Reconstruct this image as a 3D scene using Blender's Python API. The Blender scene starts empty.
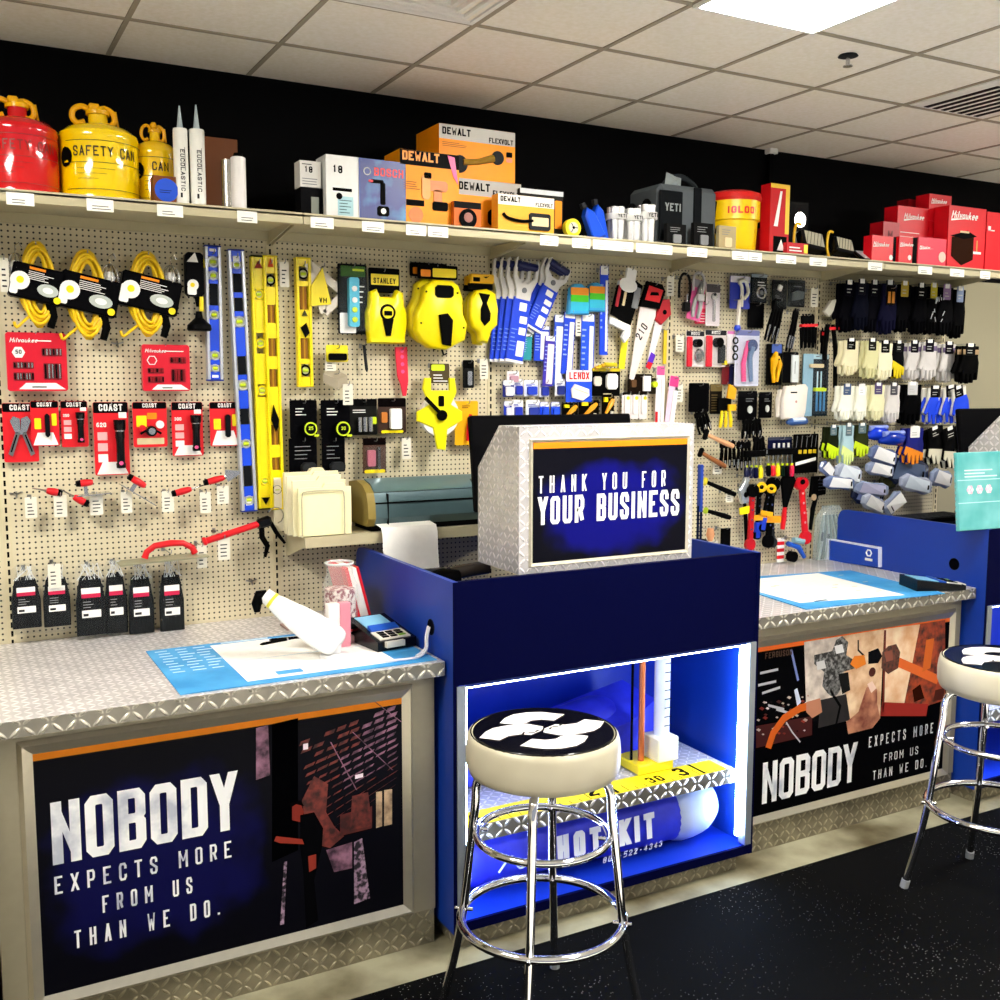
import bpy, math, random
from mathutils import Vector, Matrix
random.seed(7)
R=math.radians
S=bpy.context.scene; COL=S.collection
# ---------------------------------------------------------------- camera, world, light, exposure
_y,_p,_r=R(28.53),R(6.37),R(.11); FP=1037.; CAM=Vector((-.192,-3.803,1.84))
FW=Vector((math.sin(_y)*math.cos(_p),math.cos(_y)*math.cos(_p),-math.sin(_p)))
RT=Vector((math.cos(_y),-math.sin(_y),0)); UP=RT.cross(FW)
RT,UP=RT*math.cos(_r)+UP*math.sin(_r),UP*math.cos(_r)-RT*math.sin(_r)
cd=bpy.data.cameras.new('camera'); cd.sensor_width=36; cd.lens=36*FP/1000; cd.clip_start=.05
cam=bpy.data.objects.new('camera',cd); COL.objects.link(cam); S.camera=cam
cam.matrix_world=Matrix(((RT.x,UP.x,-FW.x,CAM.x),(RT.y,UP.y,-FW.y,CAM.y),(RT.z,UP.z,-FW.z,CAM.z),(0,0,0,1)))
w=bpy.data.worlds.new('world'); S.world=w; w.use_nodes=True
w.node_tree.nodes['Background'].inputs[0].default_value=(.75,.78,.85,1); w.node_tree.nodes['Background'].inputs[1].default_value=.26
S.view_settings.view_transform='Standard'; S.view_settings.look='None'; S.view_settings.gamma=1; S.view_settings.use_curve_mapping=False
S.view_settings.exposure=.95
PANEL=31.0     # strength of the ceiling light panels
STRIP=42.0     # strength of the LED strips in the kiosks
# ---------------------------------------------------------------- helpers
def on(px,py,ax,v):
    d=FW+RT*((px-500)/FP)-UP*((py-500)/FP); t=(v-CAM[ax])/d[ax]; return CAM+d*t
def W(px,py,Y): q=on(px,py,1,Y); return q.x,q.z
def lin(h):
    h=h.lstrip('#'); c=[int(h[i:i+2],16)/255 for i in (0,2,4)]
    return tuple(((x+.055)/1.055)**2.4 if x>.04045 else x/12.92 for x in c)
MC={}
def M(h,rough=.5,metal=0,emit=0,alpha=1,coat=0,var=.06):
    k=(h,rough,metal,emit,alpha,coat)
    if k in MC: return MC[k]
    m=bpy.data.materials.new('mat_'+h); m.use_nodes=True; nt=m.node_tree; b=nt.nodes['Principled BSDF']
    c=lin(h)
    if emit==0:
        n=nt.nodes.new('ShaderNodeTexNoise'); n.inputs['Scale'].default_value=35; n.inputs['Detail'].default_value=3
        mx=nt.nodes.new('ShaderNodeMixRGB'); mx.inputs[1].default_value=(*[x*(1-var) for x in c],1); mx.inputs[2].default_value=(*[min(1,x*(1+var)) for x in c],1)
        tc=nt.nodes.new('ShaderNodeTexCoord'); nt.links.new(tc.outputs['Object'],n.inputs['Vector'])
        nt.links.new(n.outputs[0],mx.inputs[0]); nt.links.new(mx.outputs[0],b.inputs['Base Color'])
    else:
        b.inputs['Base Color'].default_value=(*c,1); b.inputs['Emission Color'].default_value=(*c,1); b.inputs['Emission Strength'].default_value=emit
    b.inputs['Roughness'].default_value=rough; b.inputs['Metallic'].default_value=metal; b.inputs['Alpha'].default_value=alpha
    if not metal and not emit: b.inputs['Specular IOR Level'].default_value=(.02 if rough>=.3 else .25) if max(c)<.03 else (.22 if rough>=.45 else .4)
    if coat: b.inputs['Coat Weight'].default_value=coat
    MC[k]=m; return m
def nodes(name):
    m=bpy.data.materials.new(name); m.use_nodes=True; nt=m.node_tree
    def N(t,**k):
        n=nt.nodes.new('ShaderNode'+t)
        for a,v in k.items(): setattr(n,a,v)
        return n
    def L(a,b): nt.links.new(a,b)
    def mth(op,a,b=None,c=None):
        n=N('Math',operation=op)
        for i,v in enumerate((a,b,c)):
            if v is None: continue
            if hasattr(v,'links'): L(v,n.inputs[i])
            else: n.inputs[i].default_value=v
        return n.outputs[0]
    return m,nt,nt.nodes['Principled BSDF'],N,L,mth
def diamond(name,base='c9c4c0',rough=.28,s=.034,dirt=0,bump=.6,gap_shade=.25,met=.4):
    m,nt,b,N,L,mt=nodes(name)
    uv=N('UVMap'); sp=N('SeparateXYZ'); L(uv.outputs[0],sp.inputs[0]); x,y=sp.outputs[0],sp.outputs[1]
    xs,ys=mt('DIVIDE',x,s),mt('DIVIDE',y,s)
    fx,fy=mt('SUBTRACT',mt('FRACT',xs),.5),mt('SUBTRACT',mt('FRACT',ys),.5)
    par=mt('MODULO',mt('ADD',mt('ADD',mt('FLOOR',xs),mt('FLOOR',ys)),1000),2)
    sg=mt('SUBTRACT',mt('MULTIPLY',par,2),1)
    a=mt('MULTIPLY',mt('ADD',fx,mt('MULTIPLY',fy,sg)),.7071); c=mt('MULTIPLY',mt('SUBTRACT',fy,mt('MULTIPLY',fx,sg)),.7071)
    d=mt('SQRT',mt('ADD',mt('POWER',mt('DIVIDE',a,.5),2),mt('POWER',mt('DIVIDE',c,.16),2)))
    h=N('MapRange'); h.interpolation_type='SMOOTHSTEP'; L(d,h.inputs[0]); h.inputs[1].default_value=1.05; h.inputs[2].default_value=.35; h.inputs[3].default_value=0; h.inputs[4].default_value=1
    bp=N('Bump'); bp.inputs['Strength'].default_value=bump; bp.inputs['Distance'].default_value=.004; L(h.outputs[0],bp.inputs['Height']); L(bp.outputs[0],b.inputs['Normal'])
    n=N('TexNoise'); n.inputs['Scale'].default_value=9; n.inputs['Detail'].default_value=6; L(uv.outputs[0],n.inputs['Vector'])
    cr=N('ValToRGB'); L(n.outputs[0],cr.inputs[0]); c0=lin(base)
    cr.color_ramp.elements[0].position=.35; cr.color_ramp.elements[0].color=(*[v*(.82-.5*dirt) for v in c0],1); cr.color_ramp.elements[1].position=.62; cr.color_ramp.elements[1].color=(*c0,1)
    e=N('MapRange'); e.interpolation_type='SMOOTHSTEP'; L(d,e.inputs[0]); e.inputs[1].default_value=.8; e.inputs[2].default_value=1.3; e.inputs[3].default_value=1; e.inputs[4].default_value=gap_shade  # shading between the lugs, painted into the base colour
    mg=N('MixRGB',blend_type='MULTIPLY'); mg.inputs[0].default_value=1; L(cr.outputs[0],mg.inputs[1]); L(e.outputs[0],mg.inputs[2]); L(mg.outputs[0],b.inputs['Base Color']); b.inputs['Metallic'].default_value=met; b.inputs['Roughness'].default_value=rough
    return m
def pegmat():
    m,nt,b,N,L,mt=nodes('pegboard')
    uv=N('UVMap'); sp=N('SeparateXYZ'); L(uv.outputs[0],sp.inputs[0]); s=.9144/48
    fx=mt('SUBTRACT',mt('FRACT',mt('DIVIDE',sp.outputs[0],s)),.5); fy=mt('SUBTRACT',mt('FRACT',mt('DIVIDE',sp.outputs[1],s)),.5)
    d=mt('SQRT',mt('ADD',mt('MULTIPLY',fx,fx),mt('MULTIPLY',fy,fy)))
    h=N('MapRange'); h.interpolation_type='SMOOTHSTEP'; L(d,h.inputs[0]); h.inputs[1].default_value=.14; h.inputs[2].default_value=.21
    n=N('TexNoise'); n.inputs['Scale'].default_value=3; L(uv.outputs[0],n.inputs['Vector'])
    cr=N('MixRGB'); L(n.outputs[0],cr.inputs[0]); cr.inputs[1].default_value=(*lin('cdc3a2'),1); cr.inputs[2].default_value=(*lin('ddd2b2'),1)
    mx=N('MixRGB'); L(h.outputs[0],mx.inputs[0]); mx.inputs[1].default_value=(*lin('0c0a08'),1); L(cr.outputs[0],mx.inputs[2]); L(mx.outputs[0],b.inputs['Base Color'])
    bp=N('Bump'); bp.inputs['Strength'].default_value=.6; bp.inputs['Distance'].default_value=.003; L(h.outputs[0],bp.inputs['Height']); L(bp.outputs[0],b.inputs['Normal'])
    b.inputs['Roughness'].default_value=.55; return m
def speckle(name,base,spot,scale,thr,rough=.9,spec=.3):
    m,nt,b,N,L,mt=nodes(name)
    tc=N('TexCoord'); v=N('TexVoronoi'); v.inputs['Scale'].default_value=scale; L(tc.outputs['Object'],v.inputs['Vector'])
    n=N('TexNoise'); n.inputs['Scale'].default_value=2.2; n.inputs['Detail'].default_value=2; L(tc.outputs['Object'],n.inputs['Vector'])
    k=mt('SUBTRACT',mt('MULTIPLY',n.outputs[0],thr*2),thr*.55)
    g=mt('LESS_THAN',v.outputs['Distance'],k)
    mx=N('MixRGB'); L(g,mx.inputs[0]); mx.inputs[1].default_value=(*lin(base),1); mx.inputs[2].default_value=(*lin(spot),1); L(mx.outputs[0],b.inputs['Base Color'])
    b.inputs['Roughness'].default_value=rough; b.inputs['Specular IOR Level'].default_value=spec; return m
def cloudy(name,a,bb,scale,rough=.8,lo=.35,hi=.65,detail=8,bump=0,metal=0):
    m,nt,b,N,L,mt=nodes(name)
    tc=N('TexCoord'); n=N('TexNoise'); n.inputs['Scale'].default_value=scale; n.inputs['Detail'].default_value=detail; L(tc.outputs['Object'],n.inputs['Vector'])
    cr=N('ValToRGB'); L(n.outputs[0],cr.inputs[0]); e=cr.color_ramp.elements; e[0].position=lo; e[0].color=(*lin(a),1); e[1].position=hi; e[1].color=(*lin(bb),1)
    L(cr.outputs[0],b.inputs['Base Color']); b.inputs['Roughness'].default_value=rough; b.inputs['Metallic'].default_value=metal
    if bump:
        bp=N('Bump'); bp.inputs['Strength'].default_value=bump; bp.inputs['Distance'].default_value=.01; L(n.outputs[0],bp.inputs['Height']); L(bp.outputs[0],b.inputs['Normal'])
    return m
def glowprint(name,c0,c1,cx,cz,rx,rz):   # printed blue patch on a black poster, centred in poster metres
    m,nt,b,N,L,mt=nodes(name)
    uv=N('UVMap'); sp=N('SeparateXYZ'); L(uv.outputs[0],sp.inputs[0])
    n=N('TexNoise'); n.inputs['Scale'].default_value=7; L(uv.outputs[0],n.inputs['Vector'])
    dx=mt('POWER',mt('ABSOLUTE',mt('DIVIDE',mt('SUBTRACT',sp.outputs[0],cx),rx)),3); dz=mt('POWER',mt('ABSOLUTE',mt('DIVIDE',mt('SUBTRACT',sp.outputs[1],cz),rz)),3)
    d=mt('ADD',mt('ADD',dx,dz),mt('MULTIPLY',mt('SUBTRACT',n.outputs[0],.5),.9))
    h=N('MapRange'); h.interpolation_type='SMOOTHSTEP'; L(d,h.inputs[0]); h.inputs[1].default_value=.5; h.inputs[2].default_value=.1
    mx=N('MixRGB'); L(h.outputs[0],mx.inputs[0]); mx.inputs[1].default_value=(*lin(c0),1); mx.inputs[2].default_value=(*lin(c1),1); L(mx.outputs[0],b.inputs['Base Color'])
    b.inputs['Roughness'].default_value=.45; b.inputs['Specular IOR Level'].default_value=.12; return m
# stroke letters on a unit box
G={'A':[[(0,0),(.5,1),(1,0)],[(.2,.3),(.8,.3)]],'B':[[(0,.52),(0,1),(.82,1),(1,.92),(1,.6),(.82,.52),(0,.52)],[(0,.52),(.82,.52),(1,.44),(1,.08),(.82,0),(0,0),(0,.52)]],
'C':[[(1,.75),(1,.86),(.8,1),(.2,1),(0,.86),(0,.14),(.2,0),(.8,0),(1,.14),(1,.25)]],'D':[[(0,0),(0,1),(.8,1),(1,.92),(1,.08),(.8,0),(0,0)]],
'E':[[(1,1),(0,1),(0,0),(1,0)],[(0,.52),(.8,.52)]],'F':[[(1,1),(0,1),(0,0)],[(0,.5),(.8,.5)]],'G':[[(1,.75),(1,.86),(.8,1),(.2,1),(0,.86),(0,.14),(.2,0),(.8,0),(1,.14),(1,.48),(.55,.48)]],
'H':[[(0,0),(0,1)],[(1,0),(1,1)],[(0,.5),(1,.5)]],'I':[[(.5,0),(.5,1)]],'J':[[(1,1),(1,.14),(.8,0),(.2,0),(0,.14),(0,.3)]],'K':[[(0,0),(0,1)],[(1,1),(0,.45)],[(.25,.6),(1,0)]],
'L':[[(0,1),(0,0),(1,0)]],'M':[[(0,0),(0,1),(.5,.35),(1,1),(1,0)]],'N':[[(0,0),(0,1),(1,0),(1,1)]],'O':[[(.2,1),(.8,1),(1,.92),(1,.08),(.8,0),(.2,0),(0,.08),(0,.92),(.2,1)]],
'P':[[(0,0),(0,1),(.8,1),(1,.86),(1,.55),(.8,.42),(0,.42)]],'Q':[[(.2,1),(.8,1),(1,.92),(1,.08),(.8,0),(.2,0),(0,.08),(0,.92),(.2,1)],[(.6,.25),(1,-.05)]],
'R':[[(0,0),(0,1),(.8,1),(1,.86),(1,.58),(.8,.46),(0,.46)],[(.6,.46),(1,0)]],'S':[[(1,.76),(1,.87),(.8,1),(.2,1),(0,.87),(0,.65),(1,.35),(1,.13),(.8,0),(.2,0),(0,.13),(0,.24)]],
'T':[[(0,1),(1,1)],[(.5,1),(.5,0)]],'U':[[(0,1),(0,.08),(.2,0),(.8,0),(1,.08),(1,1)]],'V':[[(0,1),(.5,0),(1,1)]],'W':[[(0,1),(.22,0),(.5,.7),(.78,0),(1,1)]],'X':[[(0,0),(1,1)],[(0,1),(1,0)]],
'Y':[[(0,1),(.5,.45),(1,1)],[(.5,.45),(.5,0)]],'Z':[[(0,1),(1,1),(0,0),(1,0)]],'0':[[(.2,1),(.8,1),(1,.92),(1,.08),(.8,0),(.2,0),(0,.08),(0,.92),(.2,1)]],'1':[[(.2,.8),(.55,1),(.55,0)]],
'2':[[(0,.75),(0,.87),(.2,1),(.8,1),(1,.87),(1,.6),(0,.12),(0,0),(1,0)]],'3':[[(0,.85),(.2,1),(.8,1),(1,.86),(1,.62),(.7,.52),(1,.4),(1,.14),(.8,0),(.2,0),(0,.15)]],'4':[[(.75,0),(.75,1),(0,.3),(1,.3)]],
'5':[[(1,1),(0,1),(0,.55),(.75,.6),(1,.45),(1,.14),(.8,0),(0,0)]],'6':[[(.9,1),(.3,1),(0,.7),(0,.14),(.22,0),(.78,0),(1,.14),(1,.4),(.78,.54),(0,.5)]],'8':[[(.22,1),(.78,1),(1,.86),(1,.62),(0,.4),(0,.14),(.22,0),(.78,0),(1,.14),(1,.4),(0,.62),(0,.86),(.22,1)]],
'.':[[(.4,0),(.4,.02)]],'-':[[(.15,.45),(.85,.45)]],"'":[[(.5,1),(.5,.8)]],
'a':[[(.9,.6),(.2,.6),(0,.45),(0,.12),(.2,0),(.9,.05)],[(.9,.62),(.9,0)]],'i':[[(.5,0),(.5,.6)],[(.5,.8),(.5,.85)]],'k':[[(0,0),(0,1)],[(.8,.6),(0,.25)],[(.25,.35),(.9,0)]],'l':[[(.5,0),(.5,1)]],'e':[[(0,.32),(1,.32),(.85,.6),(.15,.6),(0,.4),(0,.12),(.2,0),(.9,.04)]],
'o':[[(.2,.6),(.8,.6),(1,.45),(1,.15),(.8,0),(.2,0),(0,.15),(0,.45),(.2,.6)]],'t':[[(.4,1),(.4,.1),(.6,0),(.95,0)],[(0,.65),(.9,.65)]],'u':[[(0,.6),(0,.12),(.2,0),(.8,0)],[(.9,.6),(.9,0)]],'w':[[(0,.6),(.25,0),(.5,.5),(.75,0),(1,.6)]],'z':[[(0,.6),(.9,.6),(0,0),(.9,0)]]}
class MB:
    def __init__(s): s.v=[];s.f=[];s.m=[];s.mats=[];s.T=Matrix.Identity(4)
    def mi(s,m):
        if m not in s.mats: s.mats.append(m)
        return s.mats.index(m)
    def add(s,vs,fs,m):
        o=len(s.v); T=s.T; s.v+=[tuple(T@Vector(p)) for p in vs]; i=s.mi(m)
        for f in fs: s.f.append([o+k for k in f]); s.m.append(i)
        return s
    def box(s,x0,x1,y0,y1,z0,z1,m,b=0):
        if b:
            b=min(b,abs(x1-x0)*.45,abs(z1-z0)*.45,abs(y1-y0)*.45)
            o=[(x0+b,z0),(x1-b,z0),(x1,z0+b),(x1,z1-b),(x1-b,z1),(x0+b,z1),(x0,z1-b),(x0,z0+b)]
            i=[(x0+b,z0+b),(x1-b,z0+b),(x1-b,z0+b),(x1-b,z1-b),(x1-b,z1-b),(x0+b,z1-b),(x0+b,z1-b),(x0+b,z0+b)]
            vs=[(p[0],y0,p[1]) for p in ((x0+b,z0+b),(x1-b,z0+b),(x1-b,z1-b),(x0+b,z1-b))]
            r1=[(p[0],y0+b,p[1]) for p in o]; r2=[(p[0],y1-b,p[1]) for p in o]; e=[(p[0],y1,p[2-1]) for p in ((x0+b,z0+b),(x1-b,z0+b),(x1-b,z1-b),(x0+b,z1-b))]
            V=vs+r1+r2+e; F=[[0,1,2,3],[23,22,21,20]]
            F+=[[0,4,5,1],[1,5,6],[1,6,7,2],[2,7,8],[2,8,9,3],[3,9,10],[3,10,11,0],[0,11,4]]
            for k in range(8): F.append([4+k,12+k,12+(k+1)%8,4+(k+1)%8])
            F+=[[12,20,21,13],[13,21,14],[14,21,22,15],[15,22,16],[16,22,23,17],[17,23,18],[18,23,20,19],[19,20,12]]
            return s.add(V,F,m)
        return s.add([(x0,y0,z0),(x1,y0,z0),(x1,y1,z0),(x0,y1,z0),(x0,y0,z1),(x1,y0,z1),(x1,y1,z1),(x0,y1,z1)],[[0,1,5,4],[1,2,6,5],[2,3,7,6],[3,0,4,7],[4,5,6,7],[3,2,1,0]],m)
    def prism(s,pts,y0,y1,m,bev=0):   # outline in x,z (counter-clockwise seen from -y)
        a=sum(pts[i][0]*pts[(i+1)%len(pts)][1]-pts[(i+1)%len(pts)][0]*pts[i][1] for i in range(len(pts)))
        if a<0: pts=pts[::-1]
        n=len(pts); rings=[]
        if bev:
            ins=[]
            for i in range(n):
                p,c,q=Vector(pts[i-1]),Vector(pts[i]),Vector(pts[(i+1)%n]); d1=(c-p).normalized(); d2=(q-c).normalized()
                nn=Vector((-(d1.y+d2.y),d1.x+d2.x)); nn=nn.normalized() if nn.length>1e-6 else Vector((-d1.y,d1.x)); ins.append((c.x+nn.x*bev,c.y+nn.y*bev))
            rings=[[(x,y0,z) for x,z in ins],[(x,y0+bev,z) for x,z in pts],[(x,y1-bev,z) for x,z in pts],[(x,y1,z) for x,z in ins]]
        else: rings=[[(x,y0,z) for x,z in pts],[(x,y1,z) for x,z in pts]]
        V=sum(rings,[]); F=[list(range(n)),[len(V)-1-i for i in range(n)]]
        for r in range(len(rings)-1):
            for i in range(n): j=(i+1)%n; F.append([r*n+i,(r+1)*n+i,(r+1)*n+j,r*n+j])
        return s.add(V,F,m)
    def flat(s,pts,y,m): return s.add([(x,y,z) for x,z in pts],[list(range(len(pts)))],m)
    def tube(s,P,r,m,n=8,closed=False,r1=None):
        P=[Vector(p) for p in P]; k=len(P); V=[];F=[]; prev=None
        for i,p in enumerate(P):
            if closed: t=P[(i+1)%k]-P[i-1]
            else: t=P[min(i+1,k-1)]-P[max(i-1,0)]
            t=t.normalized() if t.length>1e-9 else Vector((0,0,1))
            if prev is None: a=t.orthogonal().normalized()
            else:
                a=prev-t*prev.dot(t); a=a.normalized() if a.length>1e-6 else t.orthogonal().normalized()
            prev=a; b=t.cross(a); rr=r if r1 is None else r+(r1-r)*i/(k-1)
            if isinstance(rr,(list,tuple)): rr=rr[i]
            for j in range(n): an=2*math.pi*j/n; V.append(p+a*(rr*math.cos(an))+b*(rr*math.sin(an)))
        for i in range(k if closed else k-1):
            i2=(i+1)%k
            for j in range(n): j2=(j+1)%n; F.append([i*n+j,i*n+j2,i2*n+j2,i2*n+j])
        if not closed: F+=[[n-1-j for j in range(n)],[(k-1)*n+j for j in range(n)]]
        return s.add([tuple(v) for v in V],F,m)
    def cyl(s,a,b,r,m,n=16,r1=None): return s.tube([a,b],r,m,n,r1=r1)
    def rtube(s,P,rs,m,n=8): # per-point radii
        return s.tube(P,list(rs),m,n) if False else s._rt(P,rs,m,n)
    def _rt(s,P,rs,m,n):
        P=[Vector(p) for p in P]; k=len(P); V=[];F=[]; prev=None
        for i,p in enumerate(P):
            t=(P[min(i+1,k-1)]-P[max(i-1,0)]).normalized()
            a=t.orthogonal().normalized() if prev is None else (prev-t*prev.dot(t)).normalized()
            prev=a; b=t.cross(a)
            for j in range(n): an=2*math.pi*j/n; V.append(p+a*(rs[i]*math.cos(an))+b*(rs[i]*math.sin(an)))
        for i in range(k-1):
            for j in range(n): j2=(j+1)%n; F.append([i*n+j,i*n+j2,(i+1)*n+j2,(i+1)*n+j])
        F+=[[n-1-j for j in range(n)],[(k-1)*n+j for j in range(n)]]
        return s.add([tuple(v) for v in V],F,m)
    def lathe(s,prof,m,n=32,c=(0,0,0),cap=True):
        V=[];F=[];k=len(prof)
        for r,z in prof:
            for j in range(n): a=2*math.pi*j/n; V.append((c[0]+r*math.cos(a),c[1]+r*math.sin(a),c[2]+z))
        for i in range(k-1):
            for j in range(n): j2=(j+1)%n; F.append([i*n+j,i*n+j2,(i+1)*n+j2,(i+1)*n+j])
        if cap and prof[0][0]>1e-6: F.append([n-1-j for j in range(n)])
        if cap and prof[-1][0]>1e-6: F.append([(k-1)*n+j for j in range(n)])
        return s.add(V,F,m)
    def disc(s,x,z,r,y0,y1,m,n=20,rz=None,bev=0):
        rz=rz or r; return s.prism([(x+r*math.cos(2*math.pi*j/n),z+rz*math.sin(2*math.pi*j/n)) for j in range(n)],y0,y1,m,bev)
    def ring(s,x,z,r,t,y,m,n=20,rz=None):
        rz=rz or r; return s.tube([(x+r*math.cos(2*math.pi*j/n),y,z+rz*math.sin(2*math.pi*j/n)) for j in range(n)],t,m,6,True)
    def stroke(s,pts,wd,m,O,X,Z):    # thick mitred line in the plane O + X,Z
        P=[Vector(p) for p in pts]; n=len(P); cl=(P[0]-P[-1]).length<1e-9; Lf=[];Rg=[]
        for i in range(n):
            if cl: a=P[i]-P[i-1 if i>0 else n-2]; b=P[(i+1) if i<n-1 else 1]-P[i]
            else: a=P[i]-P[i-1] if i>0 else P[1]-P[0]; b=P[i+1]-P[i] if i<n-1 else P[-1]-P[-2]
            a=a.normalized();b=b.normalized(); na=Vector((-a.y,a.x)); nb=Vector((-b.y,b.x)); mm=na+nb
            mm=mm.normalized() if mm.length>1e-6 else na; k=min(1/max(mm.dot(na),.3),2.2)*wd/2
            p=P[i]
            if not cl and i==0: p=p-a*wd*.5*0
            Lf.append(p+mm*k); Rg.append(p-mm*k)
        V=[O+X*q.x+Z*q.y for q in Lf+Rg]; s.add([tuple(v) for v in V],[[i,n+i,n+i+1,i+1] for i in range(n-1)],m)
    def text(s,t,O,h,m,cw=.45,gap=.25,wt=.16,X=(1,0,0),Z=(0,0,1),align='l',slant=0):
        O=Vector(O);X=Vector(X).normalized();Z=Vector(Z).normalized(); NN=X.cross(Z)
        cwm=h*cw; wd=h*wt; g=h*gap; k=[(.45 if c in ".'Iil" else (.8 if c==' ' else (1.25 if c in 'MW' else 1)))*cwm for c in t]
        tot=sum(k)+g*(len(t)-1); x=0 if align=='l' else (-tot/2 if align=='c' else -tot); q=0
        for ch,kw in zip(t,k):
            up=ch if ch in G else ch.upper(); dg=up in 'AKMNVWXYZ'
            for pl in G.get(up,[]):
                pts=[Vector((x+wd/2+(kw-wd)*a,wd/2+(h-wd)*b)) for a,b in pl]; n=len(pl); cl=pl[0]==pl[-1]
                if up=='.': pts=[Vector((x,wd/2)),Vector((x+wd,wd/2))]; 
                if dg:
                    for i in range(n-1):
                        a,b=pts[i],pts[i+1]; d=b-a; q+=1; o=O+NN*(.00008*q%.0009)
                        if abs(d.y)<1e-9: V=[(a.x-(wd/2 if up=='Z' else 0),a.y-wd/2),(b.x+(wd/2 if up=='Z' else 0),b.y-wd/2),(b.x+(wd/2 if up=='Z' else 0),b.y+wd/2),(a.x-(wd/2 if up=='Z' else 0),a.y+wd/2)]
                        else:
                            u=d/abs(d.y); ea=wd/2 if pl[i][1] in (0,1) else 0; eb=wd/2 if pl[i+1][1] in (0,1) else 0
                            hw=min(wd*d.length/abs(d.y),wd*1.5)*(.62 if up in 'MNW' and abs(d.x)>1e-6 else 1)/2; a2=a-u*ea*(0 if hw>wd*.6 else 1); b2=b+u*eb*(0 if hw>wd*.6 else 1)
                            sg=1 if b.y>a.y else -1; a2=Vector((a2.x,a.y-sg*ea)); b2=Vector((b2.x,b.y+sg*eb)); V=[(a2.x-hw,a2.y),(a2.x+hw,a2.y),(b2.x+hw,b2.y),(b2.x-hw,b2.y)]
                        s.add([tuple(o+X*(v[0]+slant*v[1])+Z*v[1]) for v in V],[[0,1,2,3]],m)
                else:
                    if not cl and up!='.':
                        for e,(u,v) in ((0,(0,1)),(-1,(-1,-2))):
                            if pl[u][0] in (0,1) or pl[u][1] in (0,1):
                                if up in 'BDPR1' and e==-1: continue
                                d=(pts[u]-pts[v]).normalized(); pts[u]=pts[u]+d*wd/2
                    q+=1; s.stroke([(p.x+slant*p.y,p.y) for p in pts],wd,m,O+NN*(.00008*q%.0009),X,Z)
            x+=kw+g
        return tot
    def build(s,name,parent=None,smooth=30,loc=None,rot=None):
        me=bpy.data.meshes.new(name); me.from_pydata(s.v,[],s.f); 
        for m in s.mats: me.materials.append(m)
        me.polygons.foreach_set('material_index',s.m)
        uv=me.uv_layers.new(name='UVMap').data; vs=s.v
        for p in me.polygons:
            n=p.normal; ax=max(range(3),key=lambda i:abs(n[i])); i,j=((1,2),(0,2),(0,1))[ax]
            for li in p.loop_indices: q=vs[me.loops[li].vertex_index]; uv[li].uv=(q[i],q[j])
        me.update()
        if smooth:
            me.shade_smooth(); me.set_sharp_from_angle(angle=R(smooth))
        o=bpy.data.objects.new(name,me); COL.objects.link(o)
        if parent: o.parent=parent
        if loc: o.location=loc
        if rot: o.rotation_euler=rot
        return o
def tag(o,label=None,cat=None,group=None,kind=None):
    if label: o['label']=label
    if cat: o['category']=cat
    if group: o['group']=group
    if kind: o['kind']=kind
    return o
def T(name,label,cat,loc,rz=0,group=None,ry=0):
    o=bpy.data.objects.new(name,None); COL.objects.link(o); o.location=loc; o.rotation_euler=(0,ry,rz); o.empty_display_size=.05
    return tag(o,label,cat,group)
def struct(name,mb,smooth=30): return tag(mb.build(name,None,smooth),kind='structure')
def dup(root,loc=None,label=None,rz=None,ry=None):
    r=root.copy(); COL.objects.link(r)
    for ch in list(root.children):
        c=ch.copy(); COL.objects.link(c); c.parent=r
        for g in list(ch.children): d=g.copy(); COL.objects.link(d); d.parent=c
    if loc is not None: r.location=loc
    if label: r['label']=label
    if rz is not None: r.rotation_euler.z=rz
    if ry is not None: r.rotation_euler.y=ry
    return r
def sm(pts,n=4,closed=False):     # catmull-rom through points
    P=[Vector(p) for p in pts]; k=len(P); out=[]
    for i in range(k if closed else k-1):
        p0=P[(i-1)%k] if closed or i>0 else P[0]; p1=P[i]; p2=P[(i+1)%k]; p3=P[(i+2)%k] if closed or i+2<k else P[-1]
        for j in range(n):
            t=j/n; out.append(.5*((2*p1)+(p2-p0)*t+(2*p0-5*p1+4*p2-p3)*t*t+(3*p1-p0-3*p2+p3)*t**3))
    if not closed: out.append(P[-1])
    return [tuple(p) for p in out]
# ---------------------------------------------------------------- materials used often
PEG=pegmat(); DP=diamond('diamond_plate','fffbfb',.3,.026,0,1.0,.62,.25); DPD=diamond('diamond_plate_dull','b8ae90',.35,.03,.5,1.0,.6); DPL=diamond('diamond_plate_lip','f0ead8',.2,.034,0,1.2,.28,.45)
BLK=M('060606',.5); GLB=M('050507',.18); WHT=M('f2f1ec',.5); BEI=M('c9bf9e',.5); CRM=M('bcb392',.5); YEL=M('f8e008',.35); ORG=M('f08a12',.45); RED=M('d8101c',.35)
BLU=M('1440d8',.35); NAVY=M('0a0c3c',.5); SIL=M('c8c8c8',.25,1); CHR=M('f0f0f2',.06,1); GRY=M('7a7c7e',.5); DGR=M('2a2c2e',.5); GRN=M('7fae1a',.3); LIME=M('c8e018',.4); PNK=M('e8508c',.4); LBL=M('48b8d8',.4)
WOOD=M('c8864a',.5); CARD=M('8a5a30',.8); KBLU=M('0d3698',.38); CLR=M('98a0a4',.1,0,0,.05); STEEL=M('9a9a98',.3,1); TAN=M('d8c49a',.6)
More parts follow.
